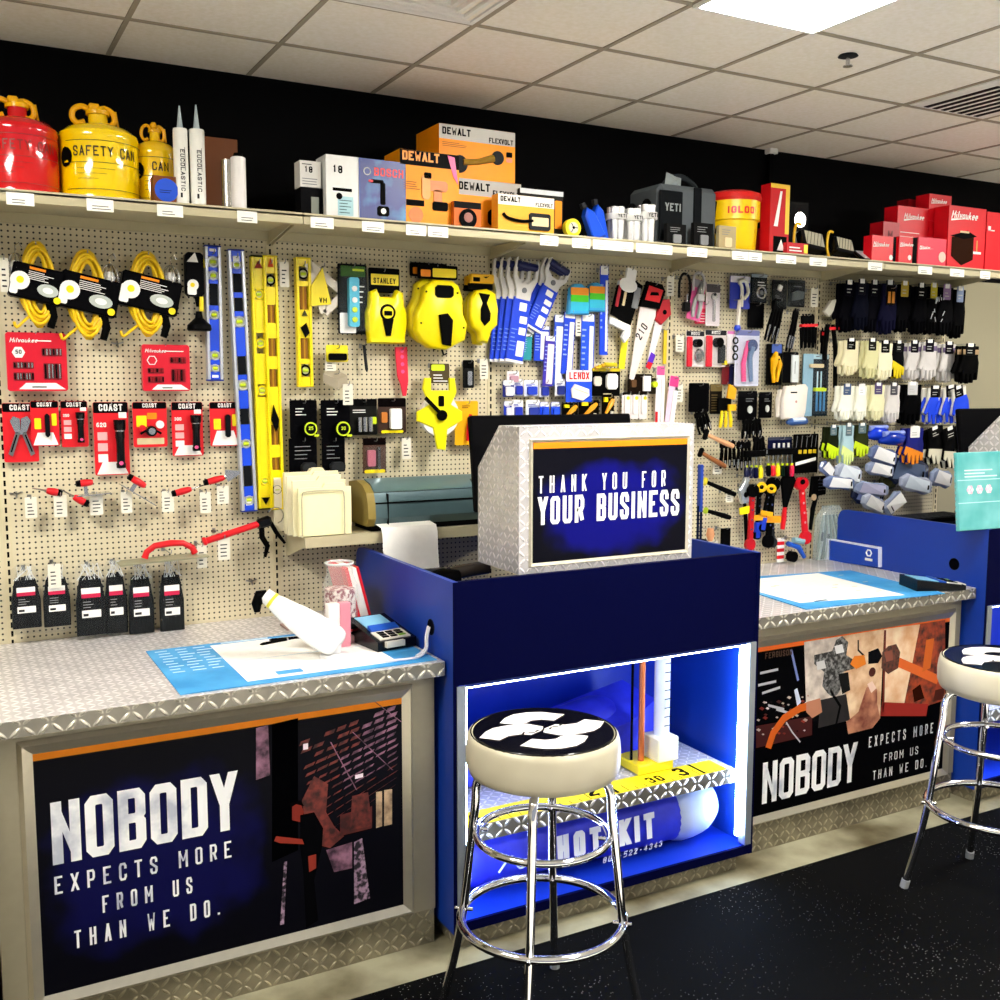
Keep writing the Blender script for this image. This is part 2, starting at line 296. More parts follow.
# ---------------------------------------------------------------- the room
CZ=2.955
XG=[.39+.4805*k for k in range(-9,16)]; YG=[-.33-.467*k for k in range(0,12)]
mb=MB(); mb.box(-4.2,7.4,-6,.08,-.05,0,cloudy('concrete','4c4228','98947a',3.4,.55,.33,.62,10)); mb.box(-4.2,7.4,-6,-2.5,0,.004,M('f4f0e6',.6)); struct('floor',mb)  # pale unseen slab behind the mat, added to bounce light onto the ceiling
ct=cloudy('ceiling_tile','f6f0e0','fffaf0',60,.9,.3,.7,3,.1)
mb=MB(); mb.box(-4.2,7.4,-6,.08,CZ,CZ+.05,ct)
gm=M('a89e8a',.6)
mb2=MB()
for x in XG: mb2.box(x-.008,x+.008,-6,.07,CZ-.004,CZ+.001,gm)
for y in YG: mb2.box(-4.2,7.4,y-.008,y+.008,CZ-.0045,CZ+.001,gm)
c=struct('ceiling',mb); g=mb2.build('ceiling_grid',c)
# wall behind the gondola: beige below, black paint above the shelf
def twotone():
    m,nt,b,N,L,mt=nodes('wall_paint'); tc=N('TexCoord'); sp=N('SeparateXYZ'); L(tc.outputs['Object'],sp.inputs[0])
    g=mt('GREATER_THAN',sp.outputs[2],2.41); mx=N('MixRGB'); L(g,mx.inputs[0]); mx.inputs[1].default_value=(*lin('a39d84'),1); mx.inputs[2].default_value=(*lin('020203'),1)
    L(mx.outputs[0],b.inputs['Base Color']); b.inputs['Roughness'].default_value=.85; b.inputs['Specular IOR Level'].default_value=.1; return m
mb=MB(); mb.box(-4.2,7.4,.08,.14,-.05,CZ+.05,twotone()); struct('wall_back',mb)
wl=M('e0dccc',.9)
mb=MB(); mb.box(-4.26,-4.2,-6,.14,-.05,CZ+.05,wl); struct('wall_left',mb)
mb=MB(); mb.box(7.4,7.46,-6,.14,-.05,CZ+.05,wl); struct('wall_right',mb)
mb=MB(); mb.box(-4.1,7.3,-2.5,-1.03,0.001,.012,speckle('rubber_floor','040404','a0a09c',85,.155,.8,.05)); tag(mb.build('floor_mat'),'black speckled rubber mat covering the floor in front of the counters','floor mat')
# lights: the one in frame and the others of the same ceiling
def panel(i,j,label):
    x0,x1=XG[i],XG[i+1]; y1,y0=YG[j],YG[j+2]
    t=T('ceiling_light',label,'ceiling light',((x0+x1)/2,(y0+y1)/2,CZ-.012),group='ceiling light panels'); w_,d_=(x1-x0)/2,(y1-y0)/2
    f=MB(); e=.012
    for a in ((-w_,-w_+e,-d_,d_),(w_-e,w_,-d_,d_),(-w_+e,w_-e,-d_,-d_+e),(-w_+e,w_-e,d_-e,d_)): f.box(*a,-.002,.012,WHT)
    f.build('frame',t)
    q=MB(); q.box(-w_+e,w_-e,-d_+e,d_-e,.003,.008,M('fffaf2',.5,0,PANEL)); q.build('diffuser',t)
i0=min(range(len(XG)),key=lambda k:abs(XG[k]-1.835)); 
panel(i0,2,'glowing white ceiling light panel above the middle kiosk')
panel(i0-6,2,'white ceiling light panel out past the left end of the counter')
panel(i0+6,2,'white ceiling light panel at the far right end')
panel(i0,7,'white ceiling light panel over the shop floor')
# square air diffuser and slotted grille
x0,x1=XG[i0-2],XG[i0-1]; cx=(x0+x1)/2; cy=(YG[1]+YG[2])/2
t=T('air_diffuser','square white ceiling diffuser with nested rings at the top of the picture','air vent',(cx,cy,CZ-.005)); f=MB()
for k in range(5):
    a=.225-.042*k; bb=a-.014
    for q in ((-a,a,-a,-bb),(-a,a,bb,a),(-a,-bb,-bb,bb),(bb,a,-bb,bb)): f.box(*q,-.003-.003*k,.004,WHT)
f.build('louvre',t)
x0,x1=XG[i0+3],XG[i0+4]; cx=(x0+x1)/2
t=T('ceiling_vent','slotted ceiling vent with dark openings near the right edge','air vent',(cx,cy,CZ-.006)); f=MB(); f.box(-.22,.22,-.215,.215,.0,.005,WHT); f.build('frame',t)
f=MB()
for k in range(7): f.box(-.16+.05*k,-.135+.05*k,-.13,.2,-.002,0,BLK)
f.build('slot',t)
t=T('sprinkler_head','small dark ceiling sprinkler head right of the glowing light panel','sprinkler',(2.6,-1.14,CZ))
f=MB(); f.lathe([(.0,0),(.03,0),(.034,-.005),(.02,-.008),(.0,-.008)][::-1],DGR,20); f.build('flange',t)
f=MB(); f.cyl((0,0,-.006),(0,0,-.035),.007,SIL); f.lathe([(.0,-.038),(.016,-.038),(.016,-.035),(0,-.035)],SIL,16); f.build('nozzle',t)
# ---------------------------------------------------------------- gondola
US=.9144
g=T('gondola_wall','long cream pegboard shop wall with slotted uprights behind the counters','shelving',(0,0,0))
for k in range(-1,5):
    f=MB(); f.box(k*US+.014,(k+1)*US-.014,0,.02,.02,2.47,PEG); f.build('pegboard_panel',g)
um=M('d6cba8',.45)
for k in range(-1,6):
    x=k*US; f=MB(); f.box(x-.014,x+.014,-.004,.05,.02,2.47,um)
    for z in [.9+.03*j for j in range(52)]: 
        f.box(x-.0035,x+.0035,-.0048,-.004,z,z+.019,BLK)
    f.build('upright',g)
SH=2.399
shelf_l=['far left','left, over the cord reels and levels','second, over the yellow tape reels','third, over the blue saws','fourth, over the pliers','right end, over the gloves']
for k in range(-1,5):
    t=T('shelf','cream metal top shelf section, '+shelf_l[k+1],'shelf',(k*US+US/2,0,SH-.032),group='top shelf run')
    f=MB(); h=US/2-.0015; f.box(-h,h,-.4,-.006,.024,.03,CRM); f.box(-h,h,-.4,-.385,.0,.036,CRM); f.box(-h,h,-.385,-.36,0,.004,CRM); f.box(-h,h,-.02,-.006,-.01,.024,CRM); f.build('tray',t)
    for s_ in (-h+.004,h-.008):
        f=MB(); f.add([(s_,-.3,.024),(s_+.004,-.3,.024),(s_,-.006,.024),(s_+.004,-.006,.024),(s_,-.3,.014),(s_+.004,-.3,.014),(s_,-.006,-.025),(s_+.004,-.006,-.025)],[[0,1,3,2],[4,6,7,5],[0,4,5,1],[2,3,7,6],[0,2,6,4],[1,5,7,3]],CRM); f.build('bracket',t)
# ---------------------------------------------------------------- counters
CT=.967; YC=-.905
def counter(x0,x1,name,label,sx0,sx1,post):
    t=T(name,label,'counter',((x0+x1)/2,-.45,0)); t.location=(0,0,0)
    f=MB(); f.box(x0+.01,x1-.01,-.84,-.02,.12,CT-.045,post); f.build('cabinet',t)
    f=MB(); f.box(x0+.02,x1-.012,-.82,-.1,.0,.12,DPD); f.box(x0+.02,x1-.012,-.835,-.82,0,.118,DPD); f.build('kick_plate',t)
    f=MB(); f.box(x0,x1,YC+.004,-.006,CT-.045,CT,DP); f.build('countertop',t)
    f=MB(); f.box(x0,x1-.004,YC,YC+.004,CT-.045,CT-.001,DPL); f.build('front_lip',t)
    return t
post=M('a79f86',.45,.3)
c1=counter(-.12,1.188,'counter','diamond plate counter on the left with a framed poster front',0,0,post); 
c2=counter(2.462,3.735,'counter','diamond plate counter right of the middle kiosk with a framed poster front',0,0,post)
f=MB(); f.box(-.13,-.122,-.9,-.02,0,CT-.05,post); f.build('end_panel',c1)
# framed posters
def frame(mb,x0,x1,z0,z1,y,wd,m,d=.014):
    for a,b,c_,e in (((x0,z0),(x1,z0),(x1-wd,z0+wd),(x0+wd,z0+wd)),((x1,z0),(x1,z1),(x1-wd,z1-wd),(x1-wd,z0+wd)),((x1,z1),(x0,z1),(x0+wd,z1-wd),(x1-wd,z1-wd)),((x0,z1),(x0,z0),(x0+wd,z0+wd),(x0+wd,z1-wd))):
        o=[a,b,c_,e]; k=wd*.45; cxm=(x0+x1)/2; czm=(z0+z1)/2
        mid=[(a[0]+(e[0]-a[0])*.3,a[1]+(e[1]-a[1])*.3),(b[0]+(c_[0]-b[0])*.3,b[1]+(c_[1]-b[1])*.3)]
        V=[(a[0],y,a[1]),(b[0],y,b[1]),(mid[1][0],y-d,mid[1][1]),(mid[0][0],y-d,mid[0][1]),(c_[0],y-d*.35,c_[1]),(e[0],y-d*.35,e[1]),(c_[0],y,c_[1]),(e[0],y,e[1])]
        mb.add(V,[[0,1,2,3],[3,2,4,5],[5,4,6,7]],m)
YS=-.842; FRM=M('d2cab4',.3,.75)
def P(pts,Y): return [W(x,y,Y) for x,y in pts]
def blob(mb,pts,m,dy=0,Y=None): mb.flat(P(pts,Y or YPS)[::-1],(Y or YPS)-dy,m)
YPS=YS-.004
x0,z1=W(16,742.4,YS); x1,_=W(412,684,YS); _,z0=W(411,913,YS)
pz0=z0; pz1=z1
s=T('framed_poster','large silver framed poster reading NOBODY with a dark warehouse, on the left counter front','poster',((x0+x1)/2,YS,z0)); s.location=(0,0,0)
f=MB(); frame(f,x0,x1,z0,z1,YS,.038,FRM); f.build('frame',s,20)
ix0,ix1,iz0,iz1=x0+.036,x1-.036,z0+.036,z1-.036
f=MB(); f.box(ix0,ix1,YPS,YS+.003,iz0,iz1,glowprint('poster_left','02020a','08083e',ix0+.32,iz0+.33,.4,.34)); pr=f.build('print',s,0)
f=MB(); f.box(ix0,ix1,YPS-.0006,YPS,iz1-.022,iz1,ORG); f.build('orange_band',s)
ts=cloudy('letter_paint','b8bcc8','f4f4f4',9,.5,.35,.5,4)
def ptext(mb,t,px,py,px2,py2,py1b,Y,m,wt,cw_gap=.25):
    # letters from (px,py top..py1b bottom) to px2: width in metres decides the letter width
    xa,zt=W(px,py,Y); _,zb=W(px,py1b,Y); xb,_=W(px2,py2,Y); h=zt-zb
    # solve the letter width for the wanted length
    n=sum(.45 if c in ".'Iil" else (.8 if c==' ' else (1.25 if c in 'MW' else 1)) for c in t); g_=cw_gap*h; cw=((xb-xa)-(len(t)-1)*g_)/n/h
    mb.text(t,(xa,Y-.0006,zb),h,m,cw,cw_gap,wt)
f=MB(); ptext(f,'NOBODY',50,803,236,768,866,YPS,ts,.155,.07); f.build('headline',s,0)
f=MB()
for a_ in (('EXPECTS MORE',54,877,231,842,895),('FROM US',102,896,192,878,913),('THAN WE DO.',74,931,220,900,949)): f=MB(); ptext(f,*a_,YPS,ts,.125,.42); f.build('slogan_line',s,0)
# warehouse picture: printed patches
f=MB(); rb=cloudy('poster_rust','2a0806','7a3028',40,.5); pk=cloudy('poster_haze','2c1426','a07088',30,.5); dk=M('0a0408',.6)
Xs,_=W(236,0,YPS)
for i in range(13):
    k=i/12; xa=300+3*k*6; xb=399; ya=742+112*k*.86; yb=704+78*k
    n=8
    for j in range(n):
        u0=j/n+.01;u1=(j+random.uniform(.75,.98))/n
        if random.random()<.1: continue
        a=(xa+(xb-xa)*u0,ya+(yb-ya)*u0); b_=(xa+(xb-xa)*u1,ya+(yb-ya)*u1); th=4.6-3.0*k
        blob(f,[a,b_,(b_[0]-2,b_[1]+th),(a[0]-2,a[1]+th)],(pk if (j>4 and i<6) or (j>2 and 3<i<9) else rb),.0007)
for (p0,p1) in (((372,700),(401,722)),((330,742),(356,790)),((352,732),(392,770))): 
    dx=1.2; blob(f,[p0,(p0[0]+dx,p0[1]),(p1[0]+dx,p1[1]),p1],pk,.00075)
blob(f,[(256,728),(268,725),(270,775),(256,780)],pk,.0007)
blob(f,[(272,724),(298,718),(298,850),(272,862)],M('000001',.95),.0008)
blob(f,[(314,776),(328,784),(326,812),(334,826),(344,836),(330,848),(308,842),(302,800)],rb,.0009)
blob(f,[(340,815),(372,806),(372,828),(340,836)],cloudy('poster_rust2','300a08','601c14',40,.5),.0009)
blob(f,[(352,796),(368,792),(372,826),(350,830)],rb,.0010)
for a in ((376,792,382,828),(384,790,392,826)): blob(f,[(a[0],a[1]),(a[2],a[1]-1),(a[2],a[3]-2),(a[0],a[3])],cloudy('poster_window','8a7058','e0c098',30,.5),.0011)
blob(f,[(326,850),(352,842),(352,868),(334,872)],pk,.001); blob(f,[(354,842),(362,838),(370,898),(354,904)],cloudy('poster_wrap','140c16','b090a8',70,.5,.45,.6),.001)
blob(f,[(284,862),(287,861),(284,924),(280,925)],cloudy('poster_wrap','140c16','b090a8',70,.5,.45,.6),.001)
blob(f,[(303,744),(308,743),(308,749),(303,750)],M('f4e8f0',.5),.0011); blob(f,[(355,775),(363,773),(363,777),(355,779)],M('f4e8f0',.5),.0011)
# the worker in the picture
blob(f,[(292,806),(300,802),(304,812),(300,822),(292,820)],M('7a2418',.6),.0012); blob(f,[(290,803),(300,800),(304,806),(296,804),(290,808)],M('080304',.6),.0013)
blob(f,[(300,815),(314,812),(323,828),(322,846),(314,880),(318,920),(306,928),(303,870),(300,848)],M('040406',.7),.0013)
blob(f,[(276,836),(302,839),(304,844),(280,843),(274,841)],M('8a2c1e',.6),.0014); blob(f,[(308,856),(316,854),(316,868),(309,872)],M('8a2c1e',.6),.0014)
f.build('picture',s,0)
# right poster
x0,z1=W(744,639.5,YS); x0=2.475; x1,z1=W(955.4,608,YS); _,z0=W(752,826,YS)
s=T('framed_poster','silver framed poster reading NOBODY with a worker turning a valve, on the right counter front','poster',(0,0,0))
f=MB(); frame(f,x0,x1,z0,z1,YS,.038,FRM); f.build('frame',s,20)
ix0,ix1,iz0,iz1=x0+.036,x1-.036,z0+.036,z1-.036
f=MB(); f.box(ix0,ix1,YPS,YS+.003,iz0,iz1,M('020204',.6)); f.build('print',s,0)
f=MB(); f.box(ix0,ix1,YPS-.0006,YPS,iz1-.02,iz1,M('f06a10',.4)); f.build('orange_band',s)
f=MB(); ptext(f,'NOBODY',763,763,857,744,804,YPS,ts,.15,.07); f.build('headline',s,0)
for a_ in (('EXPECTS MORE',869,737,933,726,747.5),('FROM US',884,754,918,746,762),('THAN WE DO.',873,771,927,757,780)): f=MB(); ptext(f,*a_,YPS,ts,.115,.4); f.build('slogan_line',s,0)
f=MB()
ckw=cloudy('poster_steelwall','a89a90','e0d4c8',20,.5); crm=cloudy('poster_tank','c89870','f0d4b0',14,.5); rst=cloudy('poster_rusty','301008','a84018',26,.5,.35,.6); dkm=cloudy('poster_dark','020204','181014',30,.6)
blob(f,[(804,642),(842,636),(846,700),(806,706)],ckw,.0007); blob(f,[(842,636),(884,629),(880,718),(846,722)],crm,.0007); blob(f,[(884,629),(922,624),(905,712),(882,716)],cloudy('poster_tank2','e0a878','f8e0c0',10,.5),.0007)
blob(f,[(920,624),(945,620),(945,700),(902,714)],rst,.0008); blob(f,[(884,630),(886,630),(884,712),(882,712)],M('6a2018',.5),.0009)
blob(f,[(882,702),(928,704),(926,716),(880,716)],M('a02820',.6),.0009)
blob(f,[(756,726),(812,716),(812,735),(756,748)],M('3a0c0c',.6),.0008)
for a in ((760,672,778,668),(758,684,776,680),(762,692,780,686),(768,704,784,708),(776,708,790,712)): blob(f,[(a[0],a[1]),(a[2],a[3]),(a[2],a[3]+2.5),(a[0],a[1]+2.5)],M('b8b8c0',.5),.0009)
blob(f,[(790,650),(792,649),(799,680),(797,681)],M('7888c8',.5),.0009); blob(f,[(794,690),(797,688),(801,702),(797,706)],M('c8d0e8',.5),.001)
f.text('FERGUSON',(*[W(765,659,YPS)[0]],YPS-.001,W(765,659,YPS)[1]),.024,M('4a3428',.6),.55,.2,.16)
# hose, valve and hand
def pst(pts,wd,m,dy):
    q=[Vector(W(x,y,YPS)) for x,y in pts]; f.stroke([tuple(v) for v in q],wd,m,Vector((0,YPS-dy,0)),Vector((1,0,0)),Vector((0,0,1)))
pst([(768,748),(773,733),(784,718),(800,708),(812,705)],.032,M('c85a14',.5),.0011); pst([(898,662),(914,669),(938,680)],.04,M('d86428',.5),.0011)
blob(f,[(888,646),(896,644),(900,652),(898,668),(888,674),(881,668),(882,652)],cloudy('poster_valve','281410','6a3424',60,.4),.0012)
blob(f,[(806,702),(820,698),(822,712),(812,718),(806,712)],M('b87c60',.5),.0012)
blob(f,[(814,655),(832,651),(836,640),(842,636),(848,642),(846,655),(854,660),(856,668),(842,672),(840,690),(828,694),(822,686),(824,672),(814,664)],cloudy('poster_fitting','080808','9a9a9a',60,.4,.45,.7),.0012)
blob(f,[(854,656),(864,655),(866,664),(856,669),(850,664)],M('d87820',.5),.0013); blob(f,[(868,652),(878,648),(882,656),(878,663),(868,664)],M('0c0c10',.5),.0013)
f.disc(*W(834,688,YPS),.035,YPS-.0013,YPS-.0012,cloudy('poster_valve2','181818','787878',80,.4)); f.disc(*W(872,672,YPS),.02,YPS-.0013,YPS-.0012,M('4a1c14',.5))
blob(f,[(866,688),(872,682),(877,690),(877,704),(880,718),(872,728),(848,734),(846,722),(858,712)],cloudy('poster_skin','7a3828','c88868',18,.5),.0014)
for k in range(46):
    x=random.uniform(757,808); y=random.uniform(698,738)-.14*(x-757)*.5; r_=random.uniform(.8,2.6); c_=random.choice(['b8a8a0','6a2018','3a1410','d8d0d0','8a3020','181014'])
    blob(f,[(x-r_,y),(x,y-r_*.8),(x+r_*1.3,y-.3),(x+r_*.4,y+r_*.8)],M(c_,.5),.00085)
for p_,c_ in (([(816,662),(824,660),(826,668),(817,670)],'c8c8c8'),([(834,646),(842,644),(844,652),(836,654)],'e0e0e0'),([(838,674),(848,672),(850,690),(842,694)],'181818'),([(884,652),(892,650),(893,660),(886,662)],'8a5040'),([(926,640),(934,638),(930,668),(922,672)],'c86020'),([(935,690),(944,688),(944,699),(933,701)],'481808'),([(912,690),(920,684),(924,698),(914,702)],'2a0c04')): blob(f,p_,M(c_,.5),.00155)
pst([(786,722),(792,732),(800,742)],.006,M('c8c8d0',.4),.0012); pst([(830,690),(840,706),(836,724)],.012,M('0a0a0c',.4),.0013); pst([(858,640),(858,650),(864,656)],.008,M('201818',.4),.0012)
blob(f,[(867,684),(872,681),(876,688),(871,693)],M('e8c8b8',.4),.0015); blob(f,[(820,700),(846,694),(850,720),(818,728)],dkm,.0011)
f.build('picture',s,0)
# ---------------------------------------------------------------- kiosks
KZ=1.227; KY=-.945
LED=M('b8d4ff',.5,0,STRIP)
def kiosk(x0,label):
    x1=x0+1.26; t=T('kiosk',label,'kiosk',(x0,0,0)); w_=1.26; e=.018; a=.03
    pr_=[(KY,.07),(-.1,.07),(-.1,KZ-.05),(-.104,KZ-.03),(-.115,KZ-.013),(-.132,KZ-.003),(-.15,KZ),(KY,KZ)]; n=len(pr_)
    for xa in (0,w_-e):
        f=MB(); f.add([(xa,y,z) for y,z in pr_]+[(xa+e,y,z) for y,z in pr_],[list(range(n))[::-1],list(range(n,2*n))]+[[i,(i+1)%n,n+(i+1)%n,n+i] for i in range(n)],KBLU)
        f.box(xa,xa+e,KY-.002,KY-.0002,.07,KZ-.001,M('04062e',.45)); f.build('side_panel',t)  # dark front edge: the kiosk blue with shade put into its colour
    f=MB(); f.box(e,w_-e,KY,KY+e,.895,KZ,M('04062e',.45)); f.build('front_panel',t)  # same blue as the sides, painted darker to look shaded
    f=MB(); f.box(e,w_-e,-.36,-.345,.1,.895,M('0a2ca4',.4)); f.build('back_panel',t)
    f=MB(); f.box(e,w_-e,KY+.012,-.36,.07,.1,M('0a2ca4',.4)); f.box(e,w_-e,KY,KY+.012,.07,.102,M('04062e',.45)); f.build('bottom_panel',t)  # front edge strip carries the same painted shade
    f=MB(); f.box(e,w_-e,KY+e,-.1,.88,.895,KBLU); f.build('inner_deck',t)
    f=MB(); f.box(.03,w_-.045,KY+.035,-.15,0,.07,DPD); f.build('kick_plate',t)
    f=MB(); f.box(.03,w_-.06,-.9,-.36,.385,.4,DP); f.box(.03,w_-.06,-.905,-.9,.345,.4,DPL); f.build('inner_shelf',t)
    al=M('9aa2a8',.35,.6)
    for s_ in (0,1):
        xa=.012 if s_==0 else w_-.012-a; f=MB(); f.box(xa,xa+a,KY-.006,KY,.11,.893,al); f.box(xa+(0 if s_ else .0),xa+.004,KY,KY+.03,.11,.893,al); tr=f.build('aluminium_trim',t)
        f=MB(); xs=.046 if s_==0 else w_-.046-.012; f.box(xs,xs+.012,KY+.02,KY+.034,.14,.885,LED); f.build('led_strip',t)
    f=MB(); f.box(.06,w_-.06,KY+.03,KY+.04,.872,.879,M('cfe0ff',.5,0,STRIP*.35)); f.build('led_strip',t)
    return t
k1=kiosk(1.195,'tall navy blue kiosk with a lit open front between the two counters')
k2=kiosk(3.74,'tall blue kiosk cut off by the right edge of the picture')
def housing(x0,label,txt):
    # diamond plate monitor housing on the kiosk
    t=T('monitor_housing',label,'monitor housing',(x0,-.925,KZ)); w_=.706; h_=.478
    f=MB(); dpb=DP
    prof=[(0,0),(.287,0),(.287,.33),(.135,h_),(0,h_)]
    for xx in (0,w_-.004):
        V=[(xx,y,z) for y,z in prof]+[(xx+.004,y,z) for y,z in prof]; n=5
        f.add(V,[list(range(n))[::-1],list(range(n,2*n))]+[[i,(i+1)%n,n+(i+1)%n,n+i] for i in range(n)],dpb)
    f.box(.004,w_-.004,0,.004,0,h_,dpb); f.box(.004,w_-.004,.004,.135,h_-.004,h_,dpb); f.build('shell',t)
    f=MB(); f.box(.05,w_-.05,.004,.2,0,.01,dpb); f.build('foot',t)
    f=MB(); frame(f,.036,w_-.018,.02,h_-.038,0,.014,M('e4ddc8',.3,.6),.008); f.build('sign_frame',t,20)
    f=MB(); f.box(.05,w_-.032,-.004,0,.034,h_-.052,glowprint('thanks_print','02020e','06066e',.36,.2,.37,.21)); f.build('sign_print',t,0)
    f=MB(); f.box(.05,w_-.032,-.0046,-.004,h_-.072,h_-.052,ORG); f.build('orange_band',t)
    if txt:
        f=MB(); wt_=M('f6f6f6',.5)
        f.text('THANK YOU FOR',(.07,-.005,.262),.056,wt_,.32,.425,.115); f.build('small_text',t,0)
        f=MB(); f.text('YOUR BUSINESS',(.068,-.005,.158),.092,wt_,.40,.112,.155); f.build('large_text',t,0)
    return t
housing(1.442,'diamond plate housing with THANK YOU FOR YOUR BUSINESS sign on the middle kiosk',True)
housing(3.985,'diamond plate housing on the right kiosk at the picture edge',True)
def monitor(x0,label):
    t=T('computer_monitor',label,'monitor',(x0,-.652,KZ),0); f=MB()
    f.box(0,.68,0,.03,.173,.51,M('0a0a0c',.4),.006); f.T=Matrix.Identity(4); f.build('screen_body',t)
    f=MB(); f.box(.3,.38,.03,.06,.03,.4,GLB); f.box(.17,.51,.0,.2,.02,.032,GLB); f.build('stand',t)
    t.rotation_euler=(R(-8),0,0)
    return t
monitor(1.442,'black computer monitor back behind the middle diamond plate housing')
monitor(3.985,'black computer monitor back at the far right behind the teal book')
# ---------------------------------------------------------------- bar stools
_A=[(504,720.5),(509,715.5),(517,712),(530,710),(545,709.5),(568,712),(557.5,718),(545,717),(535,718),(531,720),(522,722.5)]
_B=[(484,735),(490,729),(497,725.5),(508,723.2),(530,721),(547,724),(546,727.5),(535,732),(525,731.5),(513,733),(504,737.3)]
_c=on(547,726.7,2,.88)
EMB=[[((lambda q:((q.x-_c.x)/.215,(q.y-_c.y)/.215))(on(x,y,2,.88))) for x,y in sh] for sh in (_A,_B)]
def stool(c,rz,label):
    t=T('bar_stool',label,'bar stool',(c[0],c[1],.012),rz,'chrome bar stools'); H=.872; r=.215
    f=MB(); vin=cloudy('white_vinyl','b4ac92','d6cfb6',5,.35,.3,.7,2)
    f.lathe([(.0,H-.12),(r-.03,H-.12),(r-.008,H-.11),(r,H-.09),(r+.001,H-.05),(r-.002,H-.02),(r-.006,H-.006),(r-.012,H-.001),(r-.018,H-.004),(0,H-.004)],vin,56); seat=f.build('seat',t,50)
    f=MB(); f.ring(0,0,r-.013,.0022,0,BLK,48); 
    for i in range(len(f.v)): x,y,z=f.v[i]; f.v[i]=(x,z,y+H-.002)
    f.build('piping',seat)
    f=MB(); f.lathe([(.0,H-.003),(r-.018,H-.003),(r-.02,H),(0,H+.001)],M('060606',.25,0,0,1,.5),48); top=f.build('seat_pad',t,50)
    f=MB(); wm=M('f2ecec',.4); z=H+.0022
    for sh in EMB:
        for sg in (1,-1): f.add([(sg*(x*math.cos(rz)+y*math.sin(rz))*r,sg*(y*math.cos(rz)-x*math.sin(rz))*r,z) for x,y in sh],[list(range(len(sh)))],wm)
    for k,(x,y,a) in enumerate([(-.3,.02,40),(-.2,-.02,-30),(-.1,.0,20),(0,-.03,-40),(.1,-.02,30),(.2,.0,-20),(.3,.02,35)]):
        d=Vector((math.cos(R(a)),math.sin(R(a)),0))*.045*r; c0=Vector((x*r,(y-.06*0)*r,z+.0003)); n_=Vector((-d.y,d.x,0))*.35
        f.add([tuple(c0-d-n_),tuple(c0+d-n_),tuple(c0+d+n_),tuple(c0-d+n_)],[[0,1,2,3]],BLK)
    f.build('emblem',top,0)
    # legs
    for k in range(4):
        a=R(45+90*k); ca,sa=math.cos(a),math.sin(a)
        pr_=[(.04,H-.13),(.14,H-.13),(.175,H-.14),(.19,H-.175),(.193,H-.23),(.203,.56),(.222,.38),(.229,.325),(.258,.17),(.295,.02)]
        pts=sm([(ca*q,sa*q,zz) for q,zz in pr_],4); f=MB(); f.tube(pts,.0125,CHR,12); lg=f.build('leg',t,60)
        f=MB(); f.cyl((ca*.292,sa*.292,.03),(ca*.2985,sa*.2985,0),.0155,M('8a8c8c',.6),12); f.build('foot_cap',lg)
    for rr,zz,th in ((.187,.572,.0105),(.231,.328,.0125)):
        f=MB(); f.tube([(rr*math.cos(2*math.pi*i/48),rr*math.sin(2*math.pi*i/48),zz) for i in range(48)],th,CHR,12,True)
        for k in range(4):
            a=R(45+90*k); f.cyl((math.cos(a)*(rr-.03),math.sin(a)*(rr-.03),zz),(math.cos(a)*(rr+.022),math.sin(a)*(rr+.022),zz),.006,CHR,8)
        f.build('foot_ring',t,60)
    f=MB(); f.cyl((0,0,H-.14),(0,0,H-.12),.09,SIL,20); f.build('swivel_plate',t)
    return t
stool((1.25,-1.405),R(6),'chrome bar stool with round black and white seat in front of the lit kiosk')
stool((3.07,-1.52),R(6),'chrome bar stool cut off by the right edge of the picture')
# ---------------------------------------------------------------- helpers for goods on the pegboard and shelf
def bx(b,Y):
    x0,y0,x1,y1=b; cx,cy=(x0+x1)/2,(y0+y1)/2
    xa,_=W(x0,cy,Y); xb,_=W(x1,cy,Y); xm,za=W(cx,y1,Y); _,zb=W(cx,y0,Y)
    return (xa+xb)/2,za,xb-xa,zb-za
def at(name,label,cat,b,Y,group=None):
    x,z,w,h=bx(b,Y); return T(name,label,cat,(x,Y,z),0,group),w,h
def seg(name,label,cat,p,Y,group=None):   # p = base px, top px, width px
    x0,y0,x1,y1,wp=p; X0,Z0=W(x0,y0,Y); X1,Z1=W(x1,y1,Y); my=(y0+y1)/2; mx=(x0+x1)/2
    w=W(mx+wp/2,my,Y)[0]-W(mx-wp/2,my,Y)[0]; h=math.hypot(X1-X0,Z1-Z0)
    return T(name,label,cat,(X0,Y,Z0),0,group,math.atan2(X1-X0,Z1-Z0)),w,h
HK={}; HL=set()
def hook(x,z,Y,t=None):      # wire hook from the board out to Y
    L_=round(-Y+.02,2); 
    if L_ not in HK:
        f=MB(); f.tube([(0,0,.0),(0,-L_+.012,0),(0,-L_+.002,.004),(0,-L_,.014)],.0018,STEEL,6); f.box(-.006,.006,-.002,0,-.012,.006,STEEL); o=f.build('peg_hook',None,40); HK[L_]=o; o.location=(x,0,z)
    else: o=HK[L_].copy(); COL.objects.link(o); o.location=(x,0,z)
    wd=(t['label'] if t else 'hanging goods').split(); wd=wd[:11]
    while wd and (wd[-1] in ('the','a','with','and','of','in','on','over','its','one','right','left','from','beside','under','above','below','between','behind','at') or wd[-1][-1]==','): wd=wd[:-1] if wd[-1][-1]!=',' else wd[:-1]+[wd[-1][:-1]]
    lb='steel wire hook holding the '+' '.join(wd)
    if lb in HL:
        full=t['label'].replace(',','').split(); lb='wire hook for the '+' '.join(full if len(full)<=12 else full[:3]+full[-8:])
    HL.add(lb); tag(o,lb,'hook','wire peg hooks'); return o
def hk(t,h,inset=.012): 
    a=t.rotation_euler.y; hook(t.location.x+math.sin(a)*(h-inset),t.location.z+math.cos(a)*(h-inset),t.location.y-.012,t)
